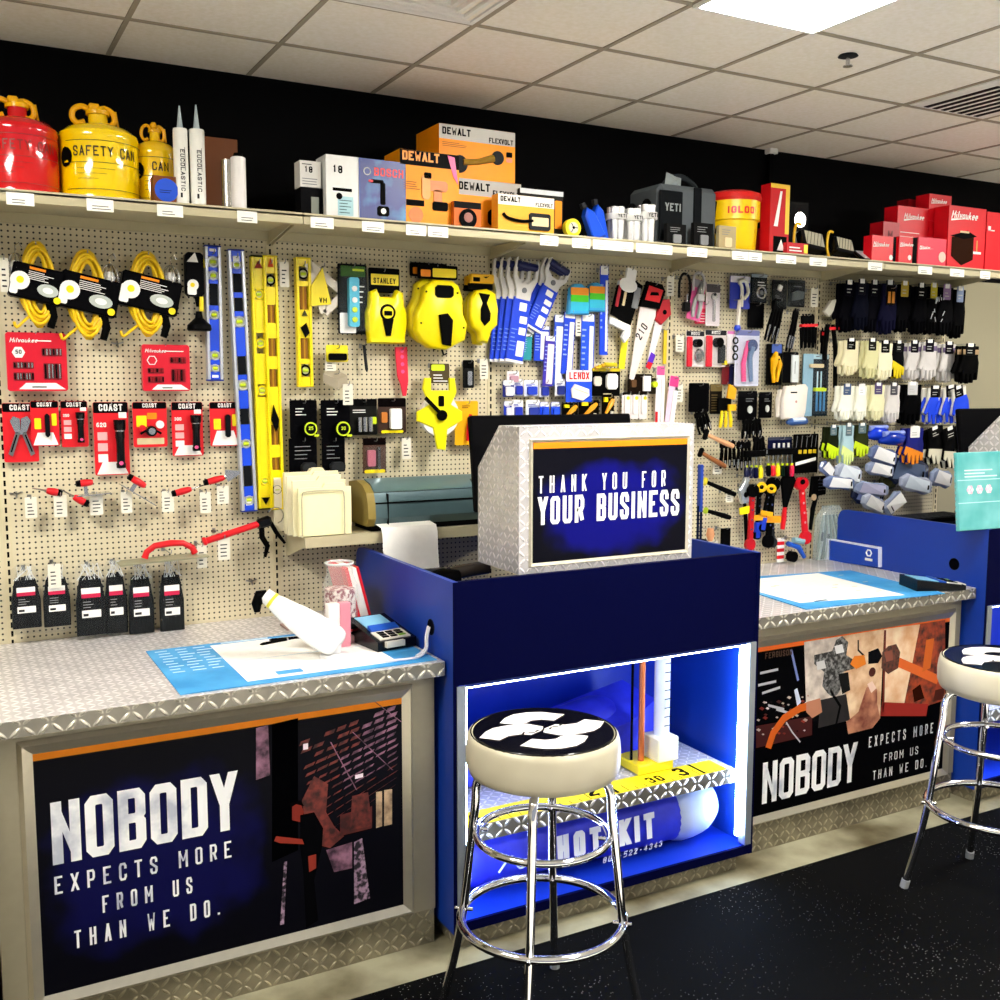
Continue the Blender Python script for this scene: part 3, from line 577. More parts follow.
def rr(x0,x1,z0,z1,c):
    return [(x0+c,z0),(x1-c,z0),(x1,z0+c),(x1,z1-c),(x1-c,z1),(x0+c,z1),(x0,z1-c),(x0,z0+c)]
def rbox(f,x0,x1,z0,z1,y0,y1,m,c=.004): f.prism(rr(x0,x1,z0,z1,min(c,abs(x1-x0)*.4,abs(z1-z0)*.4)),y0,y1,m)
def lines(f,x0,x1,z0,z1,n,m,y,th=.25):
    d=(z1-z0)/n
    for k in range(n): f.box(x0,x0+(x1-x0)*random.uniform(.55,1),y-.0005,y,z0+k*d,z0+k*d+d*th,m)
def ptag(b,Y,label=None,group='white price tags on the hooks'):
    t,w,h=at('price_tag',label or 'white price tag hanging from a peg hook','price tag',b,Y,group); f=MB(); rbox(f,-w/2,w/2,0,h,0,.0015,M('e8e4d4',.6),.002); f.build('tag_card',t)
    f=MB(); lines(f,-w*.3,w*.3,h*.15,h*.8,4,DGR,0,.3); f.build('print',t,0); hook(t.location.x,t.location.z+h-.004,Y,t); return t
def card(label,b,Y,bg='d8101c',hdr='0a0a0c',hf=.16,txt=None,tm=None,prod=None,cat='packaged tool',name='packaged_tool',group=None,ang=None,foot=None,clear=False,deep=.03,tw=.62,tag2=None):
    if len(b)==5: t,w,h=seg(name,label,cat,b,Y,group)
    else: t,w,h=at(name,label,cat,b,Y,group)
    f=MB(); rbox(f,-w/2,w/2,0,h,0,.003,M(bg,.35),.004); f.build('card',t)
    if hdr: f=MB(); rbox(f,-w/2+.001,w/2-.001,h*(1-hf),h-.001,-.0008,0,M(hdr,.35),.003); hd=f.build('header',t); 
    if txt:
        f=MB(); th=h*hf*tw; 
        for q in range(6):
            n=sum(.45 if c in ".'Iil" else (.8 if c==' ' else (1.25 if c in 'MW' else 1)) for c in txt); wd=th*.55*n+th*.14*(len(txt)-1)
            if wd<w*.88: break
            th*=w*.86/wd
        f.text(txt,(0,-.0012,h*(1-hf)+(h*hf-th)/2),th,tm or WHT,.55,.14,.2,align='c'); f.build('lettering',t,0)
    if foot: f=MB(); f.prism([(-w*.45,0.003),(w*.45,.003),(w*.28,h*foot),(-w*.28,h*foot)],-.0008,0,WHT); f.build('foot_label',t)
    if prod: prod(t,w,h)
    if clear: f=MB(); rbox(f,-w*.46,w*.46,h*.04,h*(.95 if clear==2 else .98-hf),-deep,-.0009,CLR,.008); f.build('blister',t)
    hk(t,h); return t
def pm(fn,name='product'):      # product drawn by fn(f,w,h)
    def g(t,w,h): f=MB(); fn(f,w,h); f.build(name,t,40)
    return g
# product shapes, drawn on a card w x h
def torch(w_=.28,x=.12,c=None):
    def g(t,w,h):
        f=MB(); r=w*w_/2; X=w*x
        f._rt([(X,-r-.002,h*.1),(X,-r-.002,h*.16),(X,-r-.002,h*.17),(X,-r-.002,h*.48),(X,-r-.002,h*.52),(X,-r-.002,h*.6),(X,-r-.002,h*.64),(X,-r-.002,h*.76)],[r*.9,r*.95,r*.8,r*.8,r*.92,r*.92,r*1.15,r*1.2],GLB,12)
        f.build('flashlight',t,40); f=MB(); f.cyl((X,-r-.002,h*.6),(X,-r-.002,h*.66),r*1.02,SIL,12); f.build('collar',t)
        f=MB()
        for k in range(3): rbox(f,-w*.4,-w*.12,h*(.18+.15*k),h*(.29+.15*k),-.0012,-.0004,M('e8b0b0',.5) if k else WHT,.001)
        f.disc(w*.2,h*.17,w*.06,-r*2.4-.001,-r*2.2,PNK,12); f.build('pictures',t)
    return g
def multitool(f,w,h):
    for s in (-1,1):
        f.prism([(s*.02*w,h*.5),(s*.14*w,h*.52),(s*.38*w,h*.14),(s*.26*w,h*.1)],-.012,-.002,STEEL); f.prism([(0,h*.5),(s*.02*w,h*.74),(s*.2*w,h*.78),(s*.3*w,h*.7),(s*.16*w,h*.5)],-.012,-.002,SIL)
        f.prism([(s*.1*w,h*.46),(s*.14*w,h*.47),(s*.32*w,h*.18),(s*.28*w,h*.17)],-.014,-.012,BLK)
    f.disc(0,h*.5,w*.06,-.016,-.002,SIL)
def knife(f,w,h): 
    rbox(f,-w*.02,w*.16,h*.2,h*.72,-.014,-.002,GLB,.006); rbox(f,-w*.38,-w*.14,h*.38,h*.62,-.0014,-.0004,YEL,.002); rbox(f,w*.24,w*.42,h*.45,h*.72,-.0014,-.0004,YEL,.002)
def headlamp(f,w,h):
    f.disc(0,h*.36,w*.16,-.03,-.002,GLB); f.disc(0,h*.36,w*.1,-.034,-.03,SIL); f.disc(w*.28,h*.5,w*.12,-.012,-.002,WHT); f.disc(-w*.24,h*.42,w*.1,-.012,-.002,RED)
    rbox(f,-w*.4,-w*.1,h*.45,h*.7,-.0014,-.0004,YEL,.002); rbox(f,-w*.08,w*.2,h*.62,h*.76,-.0014,-.0004,ORG,.002); rbox(f,-w*.4,w*.4,h*.06,h*.2,-.0014,-.0004,TAN,.002); f.tube([(-w*.3,-.01,h*.3),(0,-.02,h*.44),(w*.3,-.01,h*.3)],.004,BLK)
def pliers(c1='f0b800',c2=None,s=1):
    C1=M(c1,.35)
    def g(f,w,h):
        for q in (-1,1):
            f._rt([(q*w*.1,-.012,h*.62),(q*w*.2,-.012,h*.5),(q*w*.24,-.012,h*.3),(q*w*.17,-.012,h*.06)],[.006,.009,.01,.007],C1,8)
            f.prism([(q*w*.02,h*.58),(q*w*.16,h*.62),(q*w*.14,h*.76),(q*w*.01,h*.9)],-.018,-.006,STEEL)
        f.disc(0,h*.62,w*.1,-.021,-.003,DGR,12)
    return g
def wrenchp(f,w,h): rbox(f,-w*.06,w*.08,h*.1,h*.62,-.012,-.003,SIL,.004); f.disc(0,h*.7,w*.2,-.013,-.003,SIL); f.disc(0,h*.75,w*.09,-.0135,-.0128,DGR)
# ---------------------------------------------------------------- left bay: cord reels
BKC=M('08080a',.35)
def cordreel(label,b,Y,side):
    t,w,h=at('trouble_light',label,'work light',b,Y,'cord work lights on the left pegboard')
    f=MB(); cx=-side*w*.02
    for k in range(11):
        rx=w*.17+.006*(k%5); rz=h*.47-.008*(k//2)-.01; yy=-.012-.011*(k%4); cz=h*.49+.006*(k%3)
        pts=[(cx+rx*math.cos(2*math.pi*j/22)*(1+.12*math.sin(k))+w*.02*math.sin(k*2),yy,cz+rz*math.sin(2*math.pi*j/22)) for j in range(22)]
        f.tube(pts,.0062,M('f2c808',.35),7,True)
    f.tube(sm([(cx-w*.1,-.03,h*.2),(cx-w*.3,-.04,h*.1),(cx-w*.42,-.04,h*.04),(cx-w*.46,-.04,h*.1)],4),.005,M('f2c808',.35),7)
    f.build('cord',t,60)
    f=MB(); S_=Matrix.Rotation(R(12),4,'Y'); f.T=Matrix.Translation((0,0,h*.5))@S_
    ww,hh=w*.96,h*.37
    f.box(-ww/2,ww/2,-.062,-.002,-hh/2,hh/2,BKC,.006); sl=f.build('sleeve',t)
    f.T=Matrix.Translation((0,0,h*.5))@S_; g_=MB(); g_.T=f.T
    g_.disc(-ww*.33,-hh*.02,hh*.26,-.0635,-.062,WHT); rbox(g_,-ww*.49,-ww*.34,-hh*.42,hh*.1,-.0632,-.062,WHT,.004); g_.disc(-ww*.33,0,hh*.1,-.0645,-.0635,YEL); g_.disc(ww*.4,-hh*.36,hh*.1,-.0635,-.062,YEL)
    g_.disc(ww*.2,-hh*.14,ww*.2,-.0635,-.062,M('b8c0b8',.5),16,hh*.18); g_.disc(ww*.2,-hh*.14,ww*.1,-.0645,-.0635,WHT,16,hh*.09); lines(g_,-ww*.2,ww*.28,hh*.08,hh*.34,5,WHT,-.0625,.35); g_.box(-ww*.2,ww*.1,-.0632,-.062,hh*.36,hh*.43,ORG); g_.build('sleeve_print',sl)
    # wire guard
    gx=side*w*.36; gz=h*.66; f=MB()
    for k in range(4): f.tube([(gx+w*.15*math.cos(2*math.pi*j/16)*math.cos(R(45*k)),-.03+.03*math.sin(R(45*k))*math.cos(2*math.pi*j/16),gz+h*.16*math.sin(2*math.pi*j/16)) for j in range(16)],.0022,SIL,5,True)
    f.ring(gx,gz,w*.15,.002,-.03,SIL,16,.01); f.tube([(gx,-.03,gz+h*.15),(gx,-.03,gz+h*.24),(gx+.012,-.03,gz+h*.27),(gx+.02,-.03,gz+h*.22)],.002,SIL,5); f.build('wire_guard',t)
    f=MB(); f._rt([(gx,-.03,gz-h*.05),(gx,-.03,gz+h*.02),(gx,-.03,gz+h*.08)],[.012,.018,.01],M('f4f4f0',.2),10); f.build('bulb',t)
    f=MB(); f._rt([(w*.2,-.04,h*.34),(w*.26,-.04,h*.16),(w*.2,-.04,h*.04)],[.016,.014,.012],BLK,10); f.build('handle',t)
    hook(t.location.x,t.location.z+h*.9,Y-.03,t)
cordreel('coiled yellow cord work light, leftmost of three, its bulb cage left of the cord',(8,238,64,332),-.05,-1)
cordreel('coiled yellow cord work light, the middle one of three',(56,246,118,344),-.05,1)
cordreel('coiled yellow cord work light, rightmost of three beside the black funnel light',(116,248,178,341),-.05,1)
t,w,h=at('work_light','black hanging work light with a flared shade beside the short blue level','work light',(180,250,208,331),-.05)
f=MB(); rbox(f,-w*.35,w*.3,h*.42,h*.96,-.03,-.004,BKC,.01); f._rt([(w*.1,-.02,h*.42),(w*.12,-.02,h*.3)],[.014,.01],BLK,8); f.build('card_sleeve',t)
f=MB(); f.lathe([(w*.1,h*.24),(w*.14,h*.16),(w*.42,h*.07),(w*.44,h*.02),(w*.4,0),(.0,.0)],M('0a0a0a',.4),20,(w*.1,-.02,0)); f.build('shade',t)
f=MB(); f.disc(-w*.1,h*.56,w*.2,-.0315,-.03,WHT); f.disc(-w*.12,h*.56,w*.08,-.0325,-.0315,YEL); rbox(f,-w*.3,w*.02,h*.44,h*.54,-.0312,-.03,WHT); f.prism([(-w*.3,h*.84),(w*.1,h*.84),(0,h*.96)],-.0315,-.03,WHT); f.build('print',t)
f=MB(); f.cyl((w*.18,-.03,h*.24),(w*.18,-.03,h*.42),.008,YEL,8); f.tube([(w*.1,-.02,h*.9),(w*.3,-.02,h*.88),(w*.32,-.02,h*.78)],.005,YEL,6); f.build('yellow_cord',t); hk(t,h,.03)
ptag((0,258,9,292),-.1,'price tag at the left edge above the flashlights')
# ---------------------------------------------------------------- levels
def level(label,p,Y,col,edge,cells,cap=None,d=.028):
    t,w,h=seg('spirit_level',label,'spirit level',p,Y); C_=M(col,.3); E_=M(edge,.3,.5 if edge!=col else 0)
    f=MB(); ew=w*.2
    for s in (-1,1): f.box(min(s*w/2,s*(w/2-ew)),max(s*w/2,s*(w/2-ew)),-d,0,.004,h-.004,E_,.002)
    cur=.0
    for (a,b_,k) in sorted(cells)+[(1.,1.,'')]:
        f.box(-w/2+ew,w/2-ew,-d*.82,-d*.2,cur*h+(.004 if cur==0 else 0),a*h-(.004 if a==1 else 0),C_); cur=b_
    f.build('body',t)
    for a,b_,k in cells:
        m=(a+b_)/2*h; f=MB()
        if k in 'vr': 
            f.ring(0,m,min(w*.3,(b_-a)*h*.5),.0035,-d*.82,BLK if k=='r' else E_,16); f.disc(0,m,min(w*.26,(b_-a)*h*.46),-d*.7,-d*.3,M('c8c890',.3)); f.cyl((-w*.16,-d*.74,m),(w*.16,-d*.74,m),.006,LIME,8); f.build('vial',t)
        elif k=='b': f.box(-w*.22,w*.22,-d*.6,-d*.3,a*h,b_*h,M('8a5a10',.6)); f.box(-w*.05,w*.05,-d*.65,-d*.6,a*h,b_*h,M('b8860a',.5)); f.build('web_slot',t)
        elif k=='k': f.box(-w*.24,w*.24,-d*.86,-d*.8,a*h,b_*h,M('15171a',.5)); f.build('dark_window',t)
    for z0,z1 in ((0,.006),(h-.006,h)): f=MB(); f.box(-w/2-.001,w/2+.001,-d-.001,.001,z0,z1,M(cap or col,.4),.002); f.build('end_cap',t)
    if col=='1448dc':
        f=MB(); rbox(f,-w*.2,w*.2,h*.955,h*.975,-d*.83,-d*.82,WHT,.001); rbox(f,-w*.2,w*.2,h*.025,h*.045,-d*.83,-d*.82,WHT,.001); f.build('sticker',t)
    hook(t.location.x+math.sin(t.rotation_euler.y)*(h-.03),t.location.z+h-.03,Y-d,t); return t,w,h
level('shorter blue box level with silver edges, hanging right of the funnel light',(214,381,211,246,16),-.02,'1448dc','c8ccd4',[(.84,.92,'v'),(.75,.81,'v'),(.56,.72,'k'),(.46,.52,'v'),(.16,.22,'v'),(.07,.12,'v')],'0c2a90')
level('longest blue box level, tilted, with silver edges beside the yellow levels',(248,511,234,250,16),-.02,'1448dc','c8ccd4',[(.93,.955,'v'),(.84,.91,'k'),(.77,.82,'k'),(.71,.75,'v'),(.53,.6,'k'),(.47,.51,'v'),(.34,.4,'k'),(.25,.28,'v'),(.1,.18,'k'),(.03,.06,'v')],'0c2a90')
t,w,h=level('long plain yellow level, left one of the touching pair',(264,509,256,256,14),-.012,'f2de0a','f2de0a',[(.83,.87,'v'),(.62,.7,'v'),(.45,.5,'v'),(.1,.13,'v')],'2a2a10')
f=MB(); f.prism([(-w*.3,h*.95),(w*.3,h*.95),(0,h*.98)],-.0295,-.028,M('8a2a10',.5)); f.prism([(-w*.3,h*.05),(w*.3,h*.05),(0,h*.02)],-.0295,-.028,BLK); f.build('print',t)
t,w,h=level('long yellow level with slots, right one of the touching pair',(276,509,268,256,14),-.02,'f6de04','f6de04',[(.88,.93,'r'),(.74,.81,'b'),(.61,.68,'b'),(.49,.56,'b'),(.26,.34,'b'),(.16,.21,'b'),(.06,.1,'r')])
f=MB(); f.prism([(-w*.3,h*.36),(-w*.1,h*.42),(w*.26,h*.36),(w*.2,h*.33),(0,h*.31)],-.0295,-.028,BLK); f.prism([(-w*.2,h*.955),(w*.2,h*.955),(0,h*.99)],-.0295,-.028,M('c84a10',.5)); f.build('print',t)
t,w,h=level('short yellow level hanging alone right of the long pair',(304,387,301,258,15),-.02,'f6de04','f6de04',[(.82,.93,'r'),(.6,.78,'b'),(.22,.38,'b'),(.08,.18,'r')])
f=MB(); f.prism([(-w*.3,h*.46),(w*.1,h*.5),(w*.3,h*.42),(0,h*.38)],-.0295,-.028,BLK); f.prism([(-w*.2,h*.55),(w*.2,h*.55),(0,h*.6)],-.0295,-.028,M('3a3a10',.5)); f.build('print',t)
ptag((280,262,289,287),-.06,'tan price tag hanging between the long and short yellow levels')
# ---------------------------------------------------------------- red bit sets and flashlights
def bitset(label,b,big):
    t,w,h=at('bit_set',label,'drill bit set',b,-.03,'red bit sets on the left pegboard'); RC=M('d4142c',.3)
    f=MB(); rbox(f,-w/2,w/2,0,h,-.03,0,RC,.006); f.build('case',t)
    f=MB(); f.prism([(-w*.32,h*.03),(w*.46,h*.03),(w*.3,h*.14),(-w*.2,h*.14)],-.0315,-.03,WHT); lines(f,-w*.1,w*.26,h*.06,h*.1,1,BLK,-.0316,.5); f.build('label_strip',t)
    f=MB(); f.text('Milwaukee',(-w*.44,-.0312,h*.83),h*.075,WHT,.6,.12,.16,slant=.3); lines(f,0,w*.4,h*.85,h*.89,1,WHT,-.0306,.5); f.build('lettering',t,0)
    f=MB(); f.disc(-w*.3,h*.66,w*.11,-.033,-.03,WHT,6); f.disc(-w*.3,h*.66,w*.09,-.0335,-.033,RC if not big else WHT,6)
    if big: f.text('50',(-w*.3,-.0342,h*.635),h*.07,BLK,.6,.15,.2,align='c')
    f.build('badge',t,0)
    bm=SIL if big else M('9a1420',.3); dkr=M('8a0c18',.4)
    for (x0,x1,z0,z1,n) in ((-w*.4,-w*.06,h*.38,h*.5,6),(-w*.4,-w*.06,h*.18,h*.32,7),(w*.08,w*.42,h*.6,h*.74,6),(w*.1,w*.4,h*.2,h*.48,5)):
        f=MB(); rbox(f,x0,x1,z0,z1,-.0325,-.03,dkr,.002); tr=f.build('tray',t)
        for k in range(n):
            f=MB(); xx=x0+(k+.5)*(x1-x0)/n; f.cyl((xx,-.036,z0+.004),(xx,-.036,z1-.003),(x1-x0)/n*.3,bm if k%3 else GLB,6); f.build('bit',tr)
    hk(t,h)
bitset('red bit set case with rows of steel bits, above the flashlights at the left edge',(6,333,66,391),True)
bitset('red bit set case with small bits, hanging right of the larger one',(141,345,188,391),False)
def coast(label,b,prod,num=None,foot=.3,Y=-.03):
    t=card(label,b,Y,'e01420','08080a',.15,'COAST',WHT,prod,'flashlight package','flashlight_package',foot=foot)
    if num:
        x,z,w,h=bx(b,Y); f=MB(); f.text(num,(-w*.42,-.0014,h*.66),h*.06,WHT,.6,.15,.2); rbox(f,w*.22,w*.45,h*.78,h*.86,-.0016,-.0008,WHT,.001); f.build('number',t,0)
coast('red package with an open multi tool, leftmost in the flashlight row',(3,403,38,462),pm(multitool,'multi_tool'),None,0)
coast('small red package with black folding knife between multi tool and 250 flashlight',(31,401,59,446),pm(knife,'pocket_knife'),None,.3,-.05)
coast('short red flashlight package numbered 250, left of the largest one',(61,401,88,447),torch(.3,.2),'250',0)
coast('largest red flashlight package, numbered 620',(94,402,129,475),torch(.3,.22),'620',.18)
coast('red package with yellow panels and a headlamp',(133,402,167,447),pm(headlamp,'headlamp'),None,0)
coast('mid sized red flashlight package numbered 300, right of the headlamp pack',(172,402,203,456),torch(.3,.24),'300',.2)
coast('red package with slim black knife, half behind the long blue level',(210,402,240,446),pm(knife,'pocket_knife'),None,.35)
# ---------------------------------------------------------------- trowels
def trowel(label,p,Y,kind):
    x0,y0,x1,y1,wp=p; t,w,h=seg('trowel',label,'trowel',p,Y,'red handled masonry tools on the left pegboard')
    # local z runs along the tool, from handle end to blade end
    f=MB(); f._rt([(0,-.03,0),(0,-.03,h*.06),(0,-.03,h*.25),(0,-.03,h*.45),(0,-.03,h*.52)],[.007,.011,.013,.011,.008],RED,10); hn=f.build('handle',t,60)
    f=MB(); f._rt([(0,-.03,-.004),(0,-.03,.01)],[.01,.012],BLK,10); f.build('handle_cap',hn)
    if kind=='point':
        f=MB(); f.tube([(0,-.03,h*.5),(0,-.02,h*.56),(0,-.008,h*.6)],.0035,SIL,6); f.prism([(-w*.4,h*.62),(0,h*.58),(w*.4,h*.62),(w*.1,h*.98),(0,h),(-w*.1,h*.98)],-.008,-.005,SIL); f.build('blade',t)
    elif kind=='slim':
        f=MB(); f._rt([(0,-.03,h*.5),(0,-.02,h*.7),(0,-.012,h)],[.004,.003,.002],SIL,6); f.build('blade',t)
    else:
        f=MB(); f.box(w*.55,w*.6,-.06,0,-h*.1,h*1.05,SIL); f.box(0,w*.58,-.032,-.026,h*.2,h*.32,SIL); f.build('blade',t)
trowel('red handled pointing trowel with thin wire shank, leftmost in the trowel row',(60,492,32,488,10),-.04,'slim')
trowel('red handled trowel drooping right, second in the trowel row',(86,503,60,489,12),-.06,'slim')
trowel('red handled finishing trowel lying level over its white tag',(76,483,106,480,22),-.04,'float')
trowel('red handled trowel with steel blade sloping steeply down right',(128,476,158,494,20),-.04,'float')
trowel('red handled trowel sloping up right, left of the last one',(171,493,206,484,12),-.04,'slim')
trowel('red handled trowel with a pointed blade touching the long blue level',(203,482,240,472,16),-.04,'point')
for k,b in enumerate([(25,497,37,518),(54,495,67,517),(90,494,103,515),(121,492,132,513),(162,491,174,512),(200,492,211,513),(217,486,229,504)]): ptag(b,-.07,'white tag below the %s trowel of the row'%('first second third fourth fifth sixth seventh'.split()[k]) if k<6 else 'white tag below the trowel touching the long blue level')
# floats
t,w,h=seg('concrete_float','large grey float trowel with an arched red handle above the black bags','trowel',(115,559,203,550,12),-.05)
f=MB(); f.T=Matrix.Identity(4); f.box(.006,.012,-.1,0,0,h,M('9c9c80',.35,.4),.002); f.build('blade',t)
f=MB(); f._rt([(.0,-.05,h*.3),(-.022,-.05,h*.33),(-.04,-.05,h*.42),(-.044,-.05,h*.6),(-.04,-.05,h*.74),(-.022,-.05,h*.84),(.0,-.05,h*.87)],[.012,.011,.011,.012,.011,.011,.012],RED,10); f.build('handle',t,60); hook(t.location.x+.17,t.location.z+.02,-.14,t)
t,w,h=seg('caulking_gun','red caulking gun with black trigger handle sloping up right','caulking gun',(201,541,256,523,7),-.06)
f=MB(); f._rt([(0,-.03,0),(0,-.03,.01),(0,-.03,.012),(0,-.03,h)],[.016,.016,.012,.012],RED,12); f.build('barrel',t,50)
f=MB(); f.box(-.018,.02,-.045,-.015,h-.005,h+.05,GLB,.008); f.build('body',t)
f=MB(); f._rt([(.01,-.03,h+.01),(.05,-.03,h-.0),(.09,-.03,h+.01),(.125,-.03,h-.01)],[.01,.011,.01,.006],BLK,8); f.build('grip',t); 
f=MB(); f._rt([(.01,-.03,h+.045),(.05,-.03,h+.055),(.1,-.03,h+.075)],[.008,.008,.005],BLK,8); f.build('trigger',t)
f=MB(); f.tube([(-.01+.03*math.cos(a),-.03,h+.07+.03*math.sin(a)) for a in [k*.5 for k in range(9)]],.0022,SIL,6); f.build('plunger_hook',t); hook(t.location.x+.06,t.location.z+.03,-.1,t)
ptag((197,545,207,568),-.1,'curled white tag under the tip of the red caulking gun'); ptag((218,537,230,560),-.09,'white tag hanging under the red caulking gun')
def pegclip(px,py):
    x,z=W(px,py,0); f=MB(); f.tube([(-.02,-.004,.004),(0,-.008,0),(.02,-.004,.006)],.003,STEEL,6); f.tube([(0,-.004,.008),(0,-.02,-.012)],.003,STEEL,6); o=f.build('peg_clip',None,40,(x,0,z)); tag(o,'small empty metal clip on the pegboard over the folded cable','hook') ; return o
o=pegclip(251,581); o['label']='small empty metal clip low on the pegboard above the white handset'
o=pegclip(16,494); o['label']='small metal clip on the pegboard at the far left of the trowels'
o=pegclip(117,344); o['label']='small black clip under the coiled yellow cords'
# bags of black ties
def tiebag(label,b,Y,tagged=False):
    t,w,h=at('tie_bag',label,'bag of cable ties',b,Y,'clear bags of black ties above the left counter')
    f=MB(); n=9
    for k in range(n):
        x=-w*.36+w*.72*k/(n-1); f._rt([(x*.7,-.012,h*(.8+.03*math.sin(k*2.3))),(x,-.018,h*.5),(x*1.02,-.016,h*.1)],[.006,.009,.008],M('040405',.4),6)
    f.box(-w*.38,w*.38,-.02,-.004,h*.1,h*.72,M('040405',.4),.006); f.build('ties',t)
    f=MB(); rbox(f,-w*.28,w*.28,h*.56,h*.62,-.0285,-.027,M('c81848',.4),.001); rbox(f,-w*.28,w*.28,h*.61,h*.68,-.029,-.0275,WHT,.001); rbox(f,-w*.28,w*.28,h*.32,h*.41,-.0285,-.027,WHT,.001); lines(f,-w*.24,0,h*.34,h*.39,1,DGR,-.0286,.6); lines(f,-w*.24,w*.1,h*.44,h*.54,3,M('8a8a8a',.6),-.0275,.3); f.build('label',t)
    f=MB(); f.prism([(-w*.44,h*.02),(w*.44,h*.02),(w*.46,h*.7),(w*.4,h*.92),(w*.2,h),(-w*.2,h),(-w*.4,h*.92),(-w*.46,h*.7)],-.0265,-.002,CLR,.004); [f.tube([(random.uniform(-.4,.4)*w,-.027,h*.78),(random.uniform(-.25,.25)*w,-.024,h*.97)],.0012,M('d8dcdc',.3),4) for _ in range(12)]; f.build('bag',t); hk(t,h,.02)
for k,(b,Y) in enumerate([((9,563,42,634),-.05),((41,562,71,632),-.05),((73,560,107,642),-.06),((103,557,127,640),-.05),((126,560,154,640),-.06),((157,557,184,640),-.05)]):
    tiebag(['leftmost clear bag of black cable ties','second bag of black ties from the left, with a white tag over it','third bag of black ties from the left, wide','fourth bag of black ties from the left, narrow','fifth bag of black ties from the left','rightmost bag of black ties, alone'][k],b,Y)
ptag((48,564,61,588),-.09,'white tag in front of the second bag of black ties')
# ---------------------------------------------------------------- bay 2: squares, tape reels, tapes
t,w,h=seg('speed_square','white triangular speed square with yellow sleeve right of the short yellow level','layout square',(322,312,322,262,40),-.04)
f=MB(); sq=M('d8d0c0',.4); A_,B_,C_=(-w*.35,h*.95),(w*.55,h*.4),(w*.05,-h*.02)
for a,b in ((A_,B_),(B_,C_),(C_,A_)): f.stroke([a,b],.02,sq,Vector((0,-.006,0)),Vector((1,0,0)),Vector((0,0,1)))
f.prism([A_,B_,C_],-.005,-.002,sq) if False else None
for a,b in ((A_,B_),(B_,C_),(C_,A_)):
    d=(Vector(b)-Vector(a)).normalized(); n_=Vector((-d.y,d.x))*.015; a_,b_=Vector(a),Vector(b); f.prism([tuple(a_-n_),tuple(b_-n_),tuple(b_+n_),tuple(a_+n_)],-.0058,-.001,sq)
f.build('triangle',t)
f=MB(); f.prism([(-w*.3,h*.1),(w*.2,h*.16),(-w*.02,h*.88),(-w*.3,h*.5)],-.016,-.008,M('f0d808',.4)); f.build('sleeve',t)
f=MB(); f.text('VM',(-w*.1,-.0165,h*.18),h*.1,BLK,.6,.2,.2); f.build('sleeve_print',t); hk(t,h,.02)
def torp(t,w,h):
    f=MB(); rbox(f,-w*.2,w*.14,h*.1,h*.8,-.03,-.006,LBL,.006); b=f.build('torpedo_level',t)
    for z in (.2,.34,.48,.64): f=MB(); f.disc(-w*.03,h*z,w*.09,-.034,-.03,LIME if z<.4 else WHT,12); f.build('vial',b)
    f=MB(); rbox(f,-w*.4,w*.44,h*.82,h*.97,-.003,-.001,M('3a6a20',.5),.002); rbox(f,0,w*.4,h*.9,h*.93,-.0036,-.003,LIME,.001); lines(f,w*.18,w*.42,h*.45,h*.75,4,WHT,-.001,.25); rbox(f,-w*.45,w*.1,h*.01,h*.3,-.0025,-.001,WHT,.003); f.build('card_print',t)
card('clear pack with a light blue torpedo level beside the speed square',(338,264,367,334),-.05,'101010',None,0,None,None,torp,'level package','torpedo_level_package',clear=2,deep=.04)
def reelcase(label,b,Y,hdrtxt,knob,band=True):
    t,w,h=at('tape_reel',label,'long tape measure',b,Y,'yellow tape reels on the pegboard'); YM=M('f4e000',.35)
    f=MB(); f.prism([(-w*.46,0),(w*.46,0),(w*.46,h*.08),(w*.5,h*.22),(w*.5,h*.4),(w*.44,h*.5),(w*.42,h*.66),(w*.26,h*.7),(w*.16,h*.6),(-w*.16,h*.6),(-w*.26,h*.7),(-w*.42,h*.66),(-w*.44,h*.5),(-w*.5,h*.4),(-w*.5,h*.22),(-w*.46,h*.08)],-.05,-.008,YM,.008); f.build('case',t,50)
    f=MB(); f.box(-w*.38,w*.4,-.02,-.004,h*.66,h*.98,BLK,.004); hd=f.build('header_card',t); f=MB(); rbox(f,-w*.34,w*.36,h*.76,h*.9,-.021,-.02,YEL,.002); 
    if hdrtxt: f.text(hdrtxt,(0,-.0215,h*.78),h*.07,BLK,.5,.15,.18,align='c')
    f.build('header_print',hd)
    f=MB(); f.ring(0,h*.4,w*.17,.005,-.05,BLK,20); f.disc(0,h*.4,w*.14,-.054,-.05,YM); rbox(f,-w*.1,w*.1,h*.36,h*.42,-.056,-.054,BLK,.002); f.prism([(-w*.14,h*.32),(w*.14,h*.32),(w*.06,h*.1),(-w*.06,h*.1)],-.058,-.05,BLK,.002); f.build('crank',t)
    hk(t,h,.02); return t,w,h
reelcase('yellow open yoke tape reel with round black crank, leftmost reel',(363,267,402,344),-.04,'STANLEY',1)
